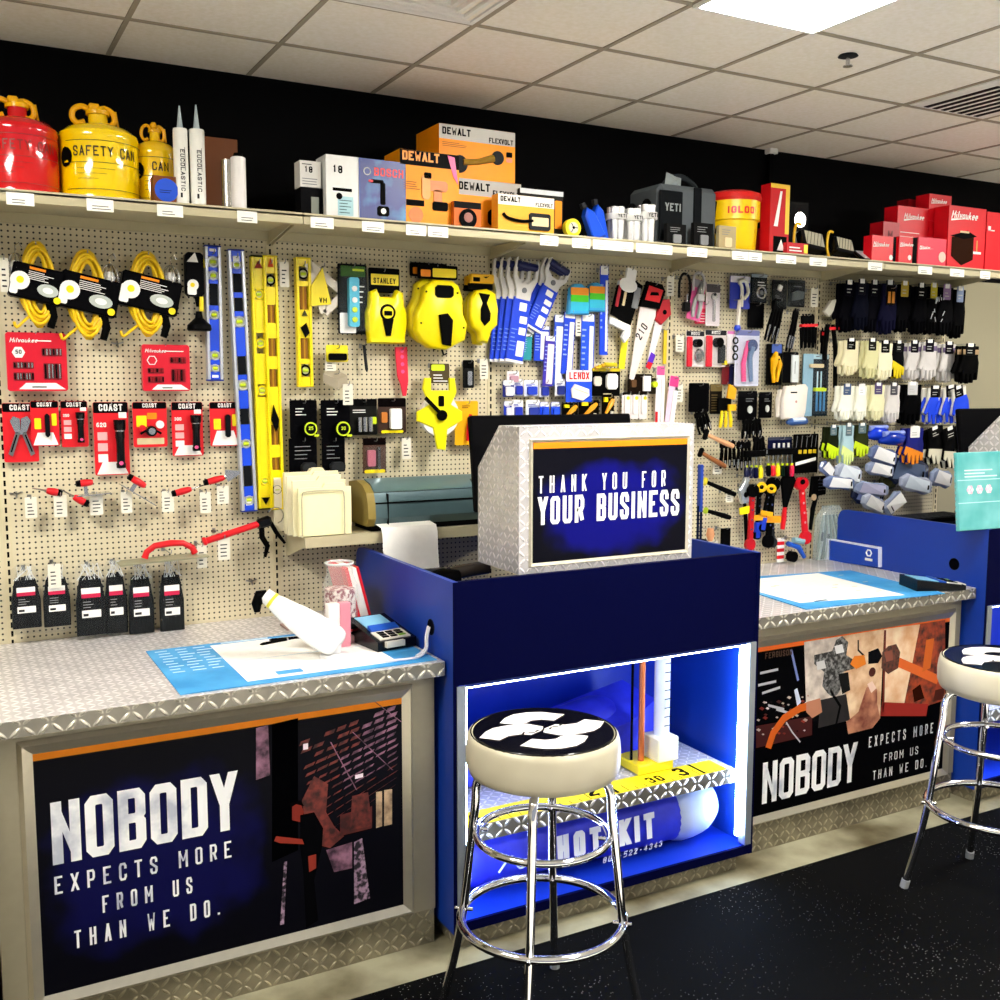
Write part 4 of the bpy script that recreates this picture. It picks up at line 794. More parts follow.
def bigreel(label,b,Y,sc=1):
    t,w,h=at('tape_reel',label,'long tape measure',b,Y,'yellow tape reels on the pegboard'); YM=M('f4e000',.35)
    o=[(-w*.2,h*.02),(w*.1,0),(w*.46,h*.12),(w*.5,h*.3),(w*.42,h*.42),(w*.42,h*.6),(w*.34,h*.74),(w*.22,h*.8),(-w*.12,h*.8),(-w*.28,h*.72),(-w*.32,h*.56),(-w*.44,h*.42),(-w*.46,h*.22),(-w*.36,h*.1)]
    f=MB(); f.prism(o,-.06,-.004,YM,.008); f.build('case',t,50)
    f=MB(); rbox(f,-w*.12,w*.22,h*.6,h*.74,-.066,-.06,BLK,.01); f.build('handle_opening',t)
    f=MB(); f.prism([(w*.0,h*.06),(w*.16,h*.04),(w*.2,h*.34),(w*.1,h*.42),(-w*.06,h*.4),(-w*.04,h*.26)],-.074,-.06,BLK,.004); f.build('crank',t)
    f=MB(); f.box(-w*.34,w*.38,-.03,-.004,h*.82,h*.98,BLK,.004); rbox(f,-w*.1,w*.34,h*.84,h*.94,-.032,-.03,YEL,.003); rbox(f,-w*.32,-w*.14,h*.84,h*.92,-.032,-.03,ORG,.003); f.build('header_card',t)
    f=MB()
    for x,z in ((-w*.28,h*.66),(w*.3,h*.66),(-w*.38,h*.3),(w*.42,h*.26)): f.disc(x,z,.004,-.062,-.06,BLK,8)
    f.build('screws',t); f=MB(); f.tube([(w*.06,-.03,h*.02),(w*.1,-.03,-h*.06),(w*.16,-.03,-h*.04)],.004,BLK,6); f.build('tape_hook',t); hk(t,h,.02)
bigreel('large yellow closed tape reel, the front one of two in the middle of the pegboard',(408,264,461,350),-.07); bigreel('large yellow tape reel half hidden behind another like it',(401,262,450,345),-.008)
def chalk(label,b,Y):
    t,w,h=at('chalk_reel',label,'chalk reel',b,Y,'yellow chalk reels'); YM=M('f4e000',.35)
    f=MB(); f.prism([(-w*.1,h*.04),(w*.12,h*.02),(w*.24,h*.2),(w*.42,h*.28),(w*.44,h*.5),(w*.36,h*.72),(w*.1,h*.78),(-w*.2,h*.76),(-w*.38,h*.64),(-w*.4,h*.4),(-w*.32,h*.24),(-w*.16,h*.18)],-.05,-.004,YM,.008); f.build('case',t,50)
    f=MB(); f.prism([(-w*.18,h*.72),(w*.16,h*.7),(w*.06,h*.58),(w*.18,h*.44),(w*.16,h*.34),(0,h*.26),(-w*.12,h*.34),(-w*.12,h*.5),(-w*.06,h*.58)],-.056,-.05,BLK,.004); f.build('crank',t)
    f=MB(); f.box(-w*.34,w*.36,-.034,-.006,h*.86,h*.99,M('f0b808',.4),.004); f.box(-w*.34,w*.36,-.02,-.004,h*.78,h*.86,BLK); rbox(f,-w*.28,-w*.08,h*.88,h*.94,-.036,-.034,BLK,.002); f.prism([(w*.02,h*.95),(w*.2,h*.96),(w*.1,h*.93)],-.036,-.034,BLK); f.build('header_card',t); hk(t,h,.012)
chalk('yellow chalk reel with black hourglass crank, front one, right of the large tape reels',(462,274,495,345),-.06); chalk('yellow chalk reel tucked behind the front one, left of the blue saws',(458,276,489,347),-.006)
card('small yellow and white package above the grey corner clamp',(326,345,348,362),-.06,'d8c818','f0dc10',.45,None,None,pm(lambda f,w,h: rbox(f,-w*.4,w*.4,h*.1,h*.5,-.014,-.001,BLK)))
ptag((325,356,336,371),-.05,'white tag below the small yellow package')
t=T('corner_block','grey metal corner block hanging tilted above the tape measures','layout tool',(*[bx((322,372,346,390),-.05)[0]],-.06,bx((322,372,346,390),-.05)[1])); f=MB()
f.add([(-.045,0,.03),(0,-.03,0),(.05,0,.02),(.0,.03,.05),(-.045,0,.06),(0,-.03,.04),(.05,0,.055),(0,.03,.085)],[[0,1,5,4],[1,2,6,5],[2,3,7,6],[3,0,4,7],[4,5,6,7],[3,2,1,0]],M('a89e88',.4)); f.build('block',t,20); hook(t.location.x,t.location.z+.06,-.09,t)
ptag((343,384,353,405),-.09,'white tag hanging in front of the grey corner block')
t,w,h=seg('carpenter_pencil','dark thin pencil hanging above the tape packages','pencil',(366,372,363,345,5),-.03); f=MB(); f._rt([(0,-.01,0),(0,-.01,h*.1),(0,-.01,h)],[.002,.006,.006],DGR,6); f.build('pencil',t); hk(t,h,0)
t,w,h=seg('template','red plastic template strip hanging below the tape reels','template',(403,396,401,347,13),-.03)
f=MB(); f.prism([(-w*.05,0),(w*.2,.0),(w*.4,h*.3),(w*.42,h),(-w*.5,h),(-w*.42,h*.42),(-w*.2,h*.24)],-.008,0,M('e0203c',.4),.001); f.build('strip',t)
f=MB()
for z in (.5,.65,.8,.92): f.disc(0,h*z,w*.14,-.0088,-.008,PNK,8)
f.build('hole_marks',t); hk(t,h,.01)
def tapem(n):
    def g(t,w,h):
        f=MB(); rbox(f,-w*.1,w*.42,h*.08,h*.42,-.03,-.002,BLK,.012); b=f.build('tape_measure',t,40); f=MB(); f.disc(w*.16,h*.25,w*.24,-.034,-.03,LIME,20); f.disc(w*.16,h*.25,w*.19,-.0345,-.034,BLK,20); f.box(w*.3,w*.46,-.033,-.028,h*.04,h*.1,LIME)
        f.text(n,(w*.16,-.035,h*.22),h*.09,LIME,.6,.15,.2,align='c'); f.build('dial',b); f=MB(); lines(f,-w*.3,w*.1,h*.6,h*.84,3,WHT,-.0005,.3); f.build('print',t,0)
    return g
card('black tape measure pack with round 25 dial, upper left',(290,400,317,438),-.05,'060608',None,0,None,None,tapem('25'),'tape measure package','tape_measure_package')
card('black tape measure pack with round 30 dial, upper row second',(321,400,350,438),-.05,'060608',None,0,None,None,tapem('30'),'tape measure package','tape_measure_package')
def coils(f,w,h):
    for k in (-1,0,1): f._rt([(k*w*.2,-.016,h*.1),(k*w*.2,-.016,h*.5)],[.009,.009],SIL,8)
    rbox(f,w*.2,w*.44,h*.3,h*.5,-.012,-.001,LIME,.003); lines(f,-w*.4,w*.3,h*.62,h*.74,2,WHT,-.001,.4)
card('pack of silver line spools with green patches, upper row third',(350,399,377,435),-.05,'1a1a18','0a0a0a',.2,None,None,pm(coils,'line_spools'),'package','line_package')
card('black and tan knife pack, upper row right end',(378,398,406,433),-.05,'3a2418','0a0606',.25,None,None,pm(lambda f,w,h:(rbox(f,-w*.1,w*.3,h*.12,h*.7,-.016,-.001,WHT,.004),rbox(f,-w*.4,-w*.2,h*.3,h*.6,-.01,-.001,M('c87830',.5)),rbox(f,-w*.4,w*.4,0,h*.08,-.002,-.001,YEL))),'knife package','knife_package')
card('plain black tape pack in the lower row, left',(289,438,317,473),-.05,'060608',None,0,None,None,pm(lambda f,w,h:(rbox(f,-w*.1,w*.4,h*.02,h*.3,-.03,-.002,DGR,.01),lines(f,-w*.3,w*.3,h*.4,h*.86,4,GRY,-.001,.2))),'tape measure package','tape_measure_package')
card('plain black tape pack in the lower row beside the left one',(322,438,345,472),-.05,'060608',None,0,None,None,pm(lambda f,w,h:(rbox(f,-w*.2,w*.4,h*.05,h*.3,-.03,-.002,DGR,.01),lines(f,-w*.3,w*.3,h*.4,h*.86,4,GRY,-.001,.2))),'tape measure package','tape_measure_package')
card('brown and black pack with pink blades alone in the lower row',(363,438,386,473),-.05,'4a2c18','0a0606',.2,None,None,pm(lambda f,w,h:(rbox(f,-w*.34,0,h*.2,h*.66,-.014,-.001,M('b86878',.5)),rbox(f,w*.08,w*.2,h*.1,h*.75,-.016,-.001,SIL),rbox(f,-w*.45,w*.45,0,h*.1,-.002,-.001,YEL))),'knife package','knife_package',clear=True)
ptag((402,438,411,459),-.05,'tan tag right of the lower black packages'); ptag((480,359,488,379),-.05,'white tag left of the small blue packs')
card('narrow black tool pack beside the white tag, above the monitor housing',(463,360,474,388),-.05,'1a1a1a','060606',.3,None,None,pm(lambda f,w,h:(rbox(f,-w*.2,w*.2,h*.1,h*.6,-.014,-.001,SIL,.003),)))
# yellow open reel
t,w,h=at('open_reel_tape','yellow open frame tape reel with white side disc and black crank','long tape measure',(412,362,459,450),-.06); YM=M('f0e408',.35)
f=MB(); f.lathe([(w*.38,-.012),(w*.4,-.012),(w*.4,.012),(w*.38,.012)],WHT,32)
for i in range(len(f.v)): x,y,z=f.v[i]; f.v[i]=(x,z-.03,y+h*.4)
f.disc(0,h*.4,w*.38,-.036,-.024,M('e8e8e4',.4),32); f.build('spool',t,40)
f=MB(); f.prism([(-w*.08,h*.02),(w*.1,0),(w*.14,h*.24),(w*.46,h*.34),(w*.46,h*.44),(w*.22,h*.52),(w*.34,h*.66),(w*.3,h*.82),(w*.18,h*.82),(w*.18,h*.68),(-w*.2,h*.68),(-w*.2,h*.82),(-w*.34,h*.82),(-w*.38,h*.7),(-w*.24,h*.52),(-w*.5,h*.44),(-w*.5,h*.34),(-w*.16,h*.26)],-.05,-.036,YM,.004); f.build('frame',t,40)
f=MB(); f.disc(0,h*.4,w*.1,-.064,-.05,BLK); f.stroke([(0,h*.4),(-w*.36,h*.6)],.016,BLK,Vector((0,-.062,0)),Vector((1,0,0)),Vector((0,0,1))); f.build('crank',t)
f=MB(); rbox(f,-w*.2,w*.2,h*.76,h*.98,-.04,-.034,M('4a3c20',.5)); rbox(f,-w*.18,w*.1,h*.9,h*.97,-.041,-.04,LIME); lines(f,-w*.14,w*.16,h*.78,h*.88,3,WHT,-.0405,.3); rbox(f,-w*.06,w*.06,h*.5,h*.62,-.052,-.05,BLK); f.build('header_card',t); hk(t,h,.01)
card('yellow package with an orange and red knife beside the open reel',(455,401,478,445),-.05,'f0b40c',None,0,None,None,pm(lambda f,w,h:(f._rt([(-w*.02,-.012,h*.1),(w*.06,-.014,h*.4),(w*.12,-.012,h*.7)],[.006,.012,.006],RED,8),lines(f,-w*.2,w*.24,h*.84,h*.92,2,M('6a2a10',.5),-.001,.4)),'knife'),'knife package','knife_package')
# ---------------------------------------------------------------- small shelf with folders and plotter
z=1.29
t=T('wall_shelf','cream metal wall shelf under the folders and the plotter','shelf',(.95,0,z)); f=MB(); f.box(0,.9,-.24,-.006,-.006,0,CRM); f.box(0,.9,-.245,-.24,-.036,.003,CRM); f.build('tray',t)
for xx in (0.002,.896): f=MB(); f.add([(xx,-.24,-.006),(xx+.003,-.24,-.006),(xx,-.006,-.006),(xx+.003,-.006,-.006),(xx,-.24,-.03),(xx+.003,-.24,-.03),(xx,-.006,-.1),(xx+.003,-.006,-.1)],[[0,1,3,2],[4,6,7,5],[0,4,5,1],[2,3,7,6],[0,2,6,4],[1,5,7,3]],CRM); f.build('bracket',t)
# folders
fx0,_=W(283,500,-.2); fx1,_=W(356,500,-.2)
fo=T('folder_holder','wire file holder with a rounded front loop on the wall shelf','file holder',((fx0+fx1)/2,-.13,z+.002)); f=MB()
for yy in (-.105,-.06,-.02,.03,.08): f.tube(sm([(-.08,yy,.0),(-.08,yy,.1),(-.078,yy,.15),(-.06,yy,.165),(.06,yy,.165),(.078,yy,.15),(.08,yy,.1),(.08,yy,0)],3),.0022,CRM,6)
f.box(-.085,-.08,-.105,.1,.002,.006,CRM); f.box(.08,.085,-.105,.1,.002,.006,CRM); f.build('wire_rack',fo)
base=fo.location.x
for k,(yy,dx,hh,col,wd) in enumerate([(-.22,.01,.175,'f6f0c0',.2),(-.2,-.004,.2,'f4ecc0',.2),(-.165,-.012,.215,'f4ecc8',.205),(-.12,-.006,.225,'f0e8c0',.205),(-.08,.0,.22,'f0e8c0',.2),(-.04,-.03,.2,'f4ecd0',.19)]):
    o=MB(); o.prism([(-wd/2,0),(wd/2,0),(wd/2,hh),(wd/2-.02-.01*k,hh+.0),(wd/2-.03-.01*k,hh+.014),(wd/2-.1,hh+.014),(wd/2-.11,hh),(-wd/2,hh)],-.006,.006,M(col,.6),.001)
    ob=o.build('file_folder',None,30,(base+dx,yy,z+.004)); tag(ob,'cream paper file folder, '+['front one, behind the wire loop','second from the front','third from the front','fourth from the front','fifth from the front','rearmost, sticking out left'][k],'folder','cream folders in the wire holder')
# plotter
px0=W(357,500,-.2)[0]+.035; px1,_=W(476,500,-.2)
pl=T('plotter','large grey green roll printer on the wall shelf behind the middle kiosk','printer',(px0,0,z+.002)); L_=px1-px0+.16; gm2=M('4c6468',.3,.3); gm3=M('5e7a7e',.28,.3)
prof=[(-.02,.02),(-.2,.02),(-.22,.05),(-.215,.105),(-.2,.145),(-.16,.172),(-.1,.185),(-.02,.175)]
def ext(f,x0,x1,prof,m): n=len(prof); f.add([(x0,y,zz) for y,zz in prof]+[(x1,y,zz) for y,zz in prof],[list(range(n)),list(range(2*n-1,n-1,-1))]+[[i,n+i,n+(i+1)%n,(i+1)%n] for i in range(n)],m)
f=MB(); ext(f,.03,L_,prof,gm2); f.build('body',pl,25)
f=MB(); ext(f,0,.03,[(y*1.02,zz*1.0) for y,zz in prof],M('8c7a3c',.5)); f.build('end_cover',pl,25)
f=MB(); ext(f,.032,L_-.002,[(-.2015,.146),(-.205,.147),(-.163,.176),(-.102,.19),(-.098,.185),(-.16,.173)],gm3); f.build('lid',pl,25)
f=MB(); f.box(.03,L_,-.219,-.16,.103,.109,BLK); f.box(.08,.082,-.2225,-.1,.02,.14,BLK); f.box(.02,L_,-.2,-.03,0,.02,BLK); f.build('seam',pl)
f=MB(); ext(f,L_-.17,L_-.11,[(-.201,.147),(-.208,.15),(-.168,.178),(-.16,.174)],M('3a4c50',.4)); f.build('control_panel',pl)
f=MB(); pw0,_=W(382,545,-.27); pw1,_=W(437,545,-.27)
pp_=[(-.2,.03),(-.262,.022),(-.275,.0),(-.28,-.06),(-.29,-.14)]
f.add([(pw0,y,z+q) for y,q in pp_]+[(pw1,y,z+q) for y,q in pp_],[[i,5+i,6+i,i+1] for i in range(4)],M('f6f4ee',.6)); f.box(pw0+.01,pw0+.012,-.268,-.266,z-.03,z+.01,BLK); pa=f.build('printed_paper'); tag(pa,'white sheet of paper hanging out of the large printer','paper')
# ---------------------------------------------------------------- goods on the top shelf
SZ=SH
def onshelf(b,Y): x,zz,w,h=bx(b,Y); return x,w,h-(SZ-zz) if False else h
def shelfbox(name,label,cat,b,Y,d,col,rz=0,sz=SZ,group=None,par=None):   # front face at Y
    x,zz,w,h=bx(b,Y); _,zt=W((b[0]+b[2])/2,b[1],Y); h=zt-sz
    t=T(name,label,cat,(x,Y,sz),R(rz),group); f=MB(); f.box(-w/2,w/2,0,d,0,h,M(col,.45) if isinstance(col,str) else col); f.build('carton',t); return t,w,h
def can(label,cx,x0,x1,ytop,Y,col,big=True,txt='SAFETY CAN'):
    xa,_=W(x0,165,Y); xb,_=W(x1,165,Y); r=(xb-xa)/2; x=(xa+xb)/2; _,zt=W(cx,ytop,Y); H=zt-SZ; c_=M(col,.12,0,0,1,.6)
    t=T('safety_can',label,'safety can',(x,Y,SZ),0,'metal safety cans')
    f=MB(); f.lathe([(r*.96,0),(r,.006),(r,H*.06),(r*.985,H*.075),(r*.985,H*.62),(r,H*.64),(r*.97,H*.69),(r*.8,H*.745),(r*.5,H*.785),(r*.26,H*.8),(r*.24,H*.82),(r*.24,H*.9),(0,H*.9)],c_,48); f.build('body',t,35)
    f=MB(); f.lathe([(0,H*.9),(r*.3,H*.9),(r*.3,H*.94),(r*.2,H*.98),(0,H)],M('f0b400',.25),20); f.build('cap',t)
    f=MB(); hm=M('e8a800',.25)
    for s in (-1,1): f.tube(sm([(s*r*.08-r*.12,-.01,H*.94),(s*r*.28-r*.12,-.01,H*.97),(s*r*.48-r*.12,-.01,H*.93),(s*r*.52-r*.12,-.01,H*.85),(s*r*.4-r*.12,-.01,H*.8),(s*r*.22-r*.12,-.01,H*.82)],4),r*.075,hm,8)
    f.build('swing_handle',t,60)
    f=MB(); f.box(-r*.24,r*.02,-.03,.02,H*.93,H*1.0,hm,.004); f.tube([(r*.05,0,H*.93),(r*.45,0,H*.95),(r*.5,0,H*.8)],.004,hm,6); f.build('latch',t)
    if txt:    # printed round the drum
        f=MB(); k0=MB(); dm=M('3a2a08',.5) if col!='d01018' else M('8a1a10',.4); k0.text(txt,(0,0,H*.42),H*.1,dm,.62,.2,.15,align='c'); k0.box(-r*.9,r*.9,-.0004,0,H*.57,H*.575,dm); k0.box(-r*.9,r*.9,-.0004,0,H*.36,H*.364,dm); k0.box(-r*.9,r*.9,-.0004,0,H*.1,H*.104,dm)
        # subdivide along x by bending each vertex
        vs=[]
        for (X,Y_,Z_) in k0.v:
            a=-math.pi/2+R(2)+X/r*.84; vs.append(((r*1.001+.0006)*math.cos(a),(r*1.001+.0006)*math.sin(a),Z_))
        fs=[]; F2=MB()
        for fc,mi in zip(k0.f,k0.m):
            xs=[k0.v[i][0] for i in fc]
            if max(xs)-min(xs)<r*.35: F2.add([vs[i] for i in fc],[list(range(len(fc)))],dm)
        for zz in (H*.575,H*.36,H*.1):
            F2.tube([((r+.001)*math.cos(R(-150+k*6)),(r+.001)*math.sin(R(-150+k*6)),zz) for k in range(24)],.0008,dm,4)
        for k in range(3): F2.tube([((r+.001)*math.cos(R(-130+j*6)),(r+.001)*math.sin(R(-130+j*6)),H*(.3-.05*k)) for j in range(10-2*k)],.0006,dm,4)
        F2.build('lettering',t,0)
        bd=MB(); a=R(-152); nn=Vector((math.cos(a),math.sin(a),0)); tt=Vector((-nn.y,nn.x,0)); c0=nn*(r+.002)+Vector((0,0,H*.42))
        bd.add([tuple(c0+tt*(H*.09*math.cos(q*.5236))+Vector((0,0,H*.1*math.sin(q*.5236)))-nn*(.16*H*H*.35*abs(math.cos(q*.5236)))) for q in range(12)],[list(range(12))],M('e87818',.4) if col=='d01018' else BLK); bd.build('round_badge',t)
    return t
can('red metal safety can with yellow handle, at the left end of the top shelf',22,-22,60,99,-.255,'d01018')
can('larger yellow metal safety can beside the red one',91,59,139,105,-.255,'ffd400')
can('smaller yellow metal safety can behind the brown sticker box',152,134,177,124,-.24,'fccc00',txt='CAN')
t,w,h=shelfbox('small_box','small brown cardboard box with a round blue sticker','box',(154,176,176,200),-.375,.06,'7a4420'); f=MB(); f.disc(w*.06,h*.5,h*.42,-.0006,0,M('1a50d0',.4)); lines(f,-w*.25,w*.3,h*.4,h*.55,2,NAVY,-.0007,.3); f.build('sticker',t)
def sealant(label,cx,y0,yt,wpx,rz):
    Y=-.36; x,_=W(cx,165,Y); r=(W(cx+wpx/2,165,Y)[0]-W(cx-wpx/2,165,Y)[0])/2; _,zn=W(cx,yt,Y); _,zb=W(cx,y0,Y); t=T('sealant_tube',label,'sealant tube',(x,Y,SZ),0,'white sealant cartridges')
    Hb=zb-SZ; f=MB(); f.lathe([(r*.9,0),(r,.002),(r,Hb-.004),(r*.94,Hb),(0,Hb)],M('ecebe2',.35),24); f.build('cartridge',t,35)
    f=MB(); f.lathe([(r*.45,Hb),(r*.34,Hb+(zn-SZ-Hb)*.3),(r*.1,zn-SZ),(0,zn-SZ)],M('aebcc0',.3),12); f.build('nozzle',t,40)
    f=MB()
    f.text('EUCOLASTIC',(-.006,-r-.0006,Hb*.72),.013,DGR,.8,.25,.18,X=(0,0,-1),Z=(1,0,0)); f.box(-.008,-.002,-r-.0004,-r+.004,Hb*.1,Hb*.16,DGR); f.box(.008,.009,-r,-r+.006,Hb*.45,Hb*.75,DGR); f.build('print',t,0)
sealant('white sealant cartridge with pointed nozzle, left one of the pair',181,129,106,14.5,0); sealant('white sealant cartridge with pointed nozzle, right one of the pair',197.5,130,105,15,0)
shelfbox('cardboard_box','brown cardboard box standing behind the white tubes','box',(203,138,238,205),-.2,.18,'6a3c1c')
t=T('steel_cylinder','silver round can behind the short white tube','can',(W(228,180,-.34)[0],-.34,SZ)); f=MB(); f.lathe([(0,0),(.021,0),(.021,.16),(0,.16)],M('b8b4ac',.25,.9),20); f.build('body',t,35)
t=T('white_tube','short white tube standing at the end of the cans','tube',(W(238.5,180,-.365)[0],-.365,SZ)); f=MB(); f.lathe([(.02,0),(.024,.004),(.024,.165),(.02,.168),(0,.168)],M('e8e4e0',.35),20); f.build('body',t,35); f=MB(); f.lathe([(0,.168),(.016,.168),(.014,.18),(0,.18)],BLK,14); f.build('cap',t)
t=T('paper_stack','loose white papers lying on the shelf by the first shelf joint','papers',(W(258,208,-.33)[0],-.33,SZ)); f=MB(); f.box(-.07,.05,-.04,.03,0,.004,M('c8c4b8',.6)); f.box(-.02,.07,-.035,.02,.004,.009,M('d8d4c8',.6)); f.build('sheets',t)
t,w,h=shelfbox('battery_display','black tool battery standing below the small white 18 box','battery',(301,188,326,214),-.33,.06,'0c0c0e'); f=MB(); f.box(-w*.1,w*.2,-.004,0,h*.1,h*.7,M('7a8074',.4)); f.build('metal_clip',t)
t2,w2,h2=shelfbox('battery_box','small white box marked 18 on top of the black battery','box',(300,161,321,193),-.335,.06,'d8d6d0',0,SZ+h+.001); f=MB(); f.text('18',(-w2*.3,-.0012,h2*.55),h2*.24,BLK,.6,.2,.2); lines(f,-w2*.4,w2*.4,h2*.1,h2*.4,3,GRY,-.0005,.3); lines(f,-w2*.4,w2*.2,h2*.85,h2*.95,1,DGR,-.0005,.3); f.build('print',t2,0)
t,w,h=shelfbox('tool_box','black tool package left of the blue drill box','box',(312,190,331,214),-.3,.08,'101012')
# blue drill box: turned so its white side shows
x0,_=W(357,190,-.34); t=T('drill_box','blue drill box with white side marked 18, left of the orange boxes','box',(x0,-.36,SZ),R(0),'boxed power tools'); H=W(380,160,-.36)[1]-SZ; w_=.175
f=MB(); bl=cloudy('drill_box_print','062678','3c94cc',9,.35,.5,.8,3); f.box(0,w_,0,.11,0,H,M('1c50b0',.35)); f.box(.002,w_-.002,-.0008,0,.002,H-.002,bl); f.build('carton',t)
f=MB(); f.box(-.001,0,0,.11,0,H,M('e0e0dc',.4)); f.build('side_print',t); 
f=MB(); f.text('BOSCH',(.055,-.0018,H*.74),.028,RED,.65,.16,.2); f.ring(.03,H*.8,.012,.0015,-.0012,WHT,16); f.build('lettering',t,0)
f=MB(); rbox(f,.04,.09,H*.62,H*.68,-.003,-.001,BLK,.004); rbox(f,.078,.096,H*.28,H*.64,-.003,-.001,BLK,.004); rbox(f,.066,.11,H*.1,H*.26,-.0035,-.001,BLK,.006); f.disc(.088,H*.18,.01,-.004,-.0035,WHT,10); rbox(f,.034,.05,H*.63,H*.67,-.0035,-.003,RED,.002); f.build('drill_picture',t)
ws,_=W(330,190,-.4); wd=x0-ws-.004
t=T('battery_box','taller white box marked 18 leaning against the blue drill box','box',(x0-.004-wd/2,-.362,SZ)); H2=W(345,156,-.362)[1]-SZ; f=MB(); f.box(-wd/2,wd/2,0,.1,0,H2,M('e4e4e0',.4)); f.build('carton',t); f=MB(); f.text('18',(-wd*.3,-.001,H2*.72),H2*.12,BLK,.6,.2,.2); f.box(-wd*.3,wd*.3,-.0006,0,H2*.44,H2*.49,BLK); f.box(-wd*.15,wd*.34,-.0006,0,H2*.06,H2*.36,M('a8d0d8',.5)); lines(f,-wd*.1,wd*.3,H2*.1,H2*.34,5,DGR,-.0007,.2); f.disc(-wd*.1,H2*.36,wd*.1,-.0008,-.0006,BLK,10); f.build('print',t,0)
OB=M('f49606',.45)
def obox(label,b,Y,d,hdr,tm,txt,right,pic,sz=SZ,split=.24,hw=1,body=OB,ts=.5):
    t,w,h=shelfbox('power_tool_box',label,'box',b,Y,d,body,0,sz,'boxed power tools')
    f=MB(); f.box(-w/2+.0005,w/2-.0005,-.001,0,h*(1-split),h-.0005,M(hdr,.4)); f.build('header_print',t); f=MB(); th=h*split*ts
    f.text(txt,(-w*.46,-.0018,h*(1-split)+h*split*.3),th,tm,.62,.12,.22)
    if right: f.text(right,(w*.47,-.0018,h*(1-split)+h*split*.08),th*.72,BLK,.6,.1,.2,align='r'); 
    f.build('lettering',t,0)
    f=MB(); pic(f,w,h); f.build('tool_picture',t); return t,w,h
def pdrill(f,w,h):
    a=M('c86c08',.4); rbox(f,-w*.1,w*.3,h*.48,h*.62,-.003,-.001,a,.008); rbox(f,w*.06,w*.2,h*.24,h*.5,-.003,-.001,a,.006); rbox(f,-w*.14,w*.0,h*.36,h*.68,-.004,-.001,M('e09030',.4),.008); rbox(f,w*.04,w*.3,h*.22,h*.34,-.004,-.001,BLK,.005); rbox(f,-w*.1,w*.02,h*.64,h*.72,-.004,-.001,BLK,.003); f.disc(-w*.24,h*.14,w*.12,-.0022,-.001,a); rbox(f,-w*.4,-w*.1,h*.26,h*.34,-.002,-.001,BLK,.002); lines(f,-w*.44,-w*.12,h*.48,h*.6,4,M('8a4a08',.5),-.0015,.3); f.prism([(w*.3,h*.98),(w*.42,h*.96),(w*.48,h*.6),(w*.4,h*.7)],-.003,-.001,PNK)
obox('orange combo drill box with black header, right of the blue drill box',(400,152,459,230),-.36,.14,'0c0a08',M('f09010',.4),'DEWALT','',pdrill,split=.2,ts=.62)
def pgrind(f,w,h): f._rt([(-w*.2,-.004,h*.3),(w*.0,-.004,h*.34),(w*.2,-.004,h*.44)],[.012,.01,.014],M('8a6a10',.4),8); f.disc(-w*.24,h*.26,w*.1,-.006,-.001,DGR); f.disc(w*.26,h*.46,w*.08,-.006,-.001,DGR); rbox(f,w*.38,w*.46,h*.5,h*.6,-.002,-.001,BLK,.002); rbox(f,w*.38,w*.46,h*.4,h*.48,-.002,-.001,M('f08060',.4),.002); lines(f,-w*.46,-w*.1,h*.58,h*.68,3,M('a05c08',.5),-.0015,.3)
tb,wb,hb=obox('lower orange tool box with grey header, under the topmost box',(456,181,521,240),-.30,.2,'a8a49c',BLK,'DEWALT','FLEXVOLT',lambda f,w,h:(rbox(f,-w*.02,w*.3,h*.16,h*.46,-.004,-.001,BLK,.01),rbox(f,w*.12,w*.26,h*.3,h*.55,-.005,-.001,M('5a2410',.4),.006)),split=.3,ts=.5)
obox('topmost orange tool box with grey header, stacked above the others',(439,128,515,185),-.302,.2,'b8b4ac',BLK,'DEWALT','FLEXVOLT',pgrind,sz=SZ+hb+.001,split=.28,ts=.5)
t,w,h=shelfbox('tool_package','small orange package with a black tool, leaning between the orange boxes','package',(454,202,481,232),-.385,.03,'c86010'); f=MB(); f.box(-w/2,w/2,-.0008,0,h*.75,h,M('141414',.4)); f.disc(0,h*.36,w*.32,-.006,-.001,BLK); f.disc(0,h*.4,w*.16,-.008,-.006,M('8a4a3a',.4)); f.build('print',t)
obox('low box with a battery picture, front one by the tape wheel',(498,196,554,237),-.385,.05,'e8e4d8',BLK,'DEWALT','FLEXVOLT',lambda f,w,h:(f.tube(sm([(-w*.42,-.004,h*.48),(-w*.34,-.006,h*.36),(-w*.1,-.006,h*.3),(w*.1,-.006,h*.34)],4),.006,BLK,6),rbox(f,w*.04,w*.42,h*.1,h*.55,-.008,-.001,DGR,.006),rbox(f,w*.08,w*.38,h*.2,h*.44,-.0088,-.008,TAN,.002)),split=.28,ts=.5,body=M('e8a830',.45))
t,w,h=shelfbox('clear_package','clear topped package behind the low battery box','package',(520,190,563,236),-.32,.03,'2a2a28'); f=MB(); f.box(-w/2,w/2,-.001,0,h*.9,h,M('c8ccd0',.3)); rbox(f,w*.3,w*.46,h*.2,h*.8,-.004,-.001,ORG,.003); f.build('print',t)
x,_=W(571,227,-.37); r=.034; t=T('tape_spool','yellow rimmed round wheel of tape standing on the shelf','tape roll',(x,-.375,SZ)); f=MB(); f.disc(0,r,r,-.012,.012,M('e8d820',.4),28); f.build('rim',t,40); f=MB(); f.disc(0,r,r*.62,-.014,-.012,M('b8b4a8',.4)); f.disc(0,r,r*.16,-.016,-.014,BLK)
for k in range(3): f.stroke([(r*.2*math.cos(k*2.1),r+r*.2*math.sin(k*2.1)),(r*.6*math.cos(k*2.1),r+r*.6*math.sin(k*2.1))],.003,DGR,Vector((0,-.0145,0)),Vector((1,0,0)),Vector((0,0,1)))
f.build('hub',t)
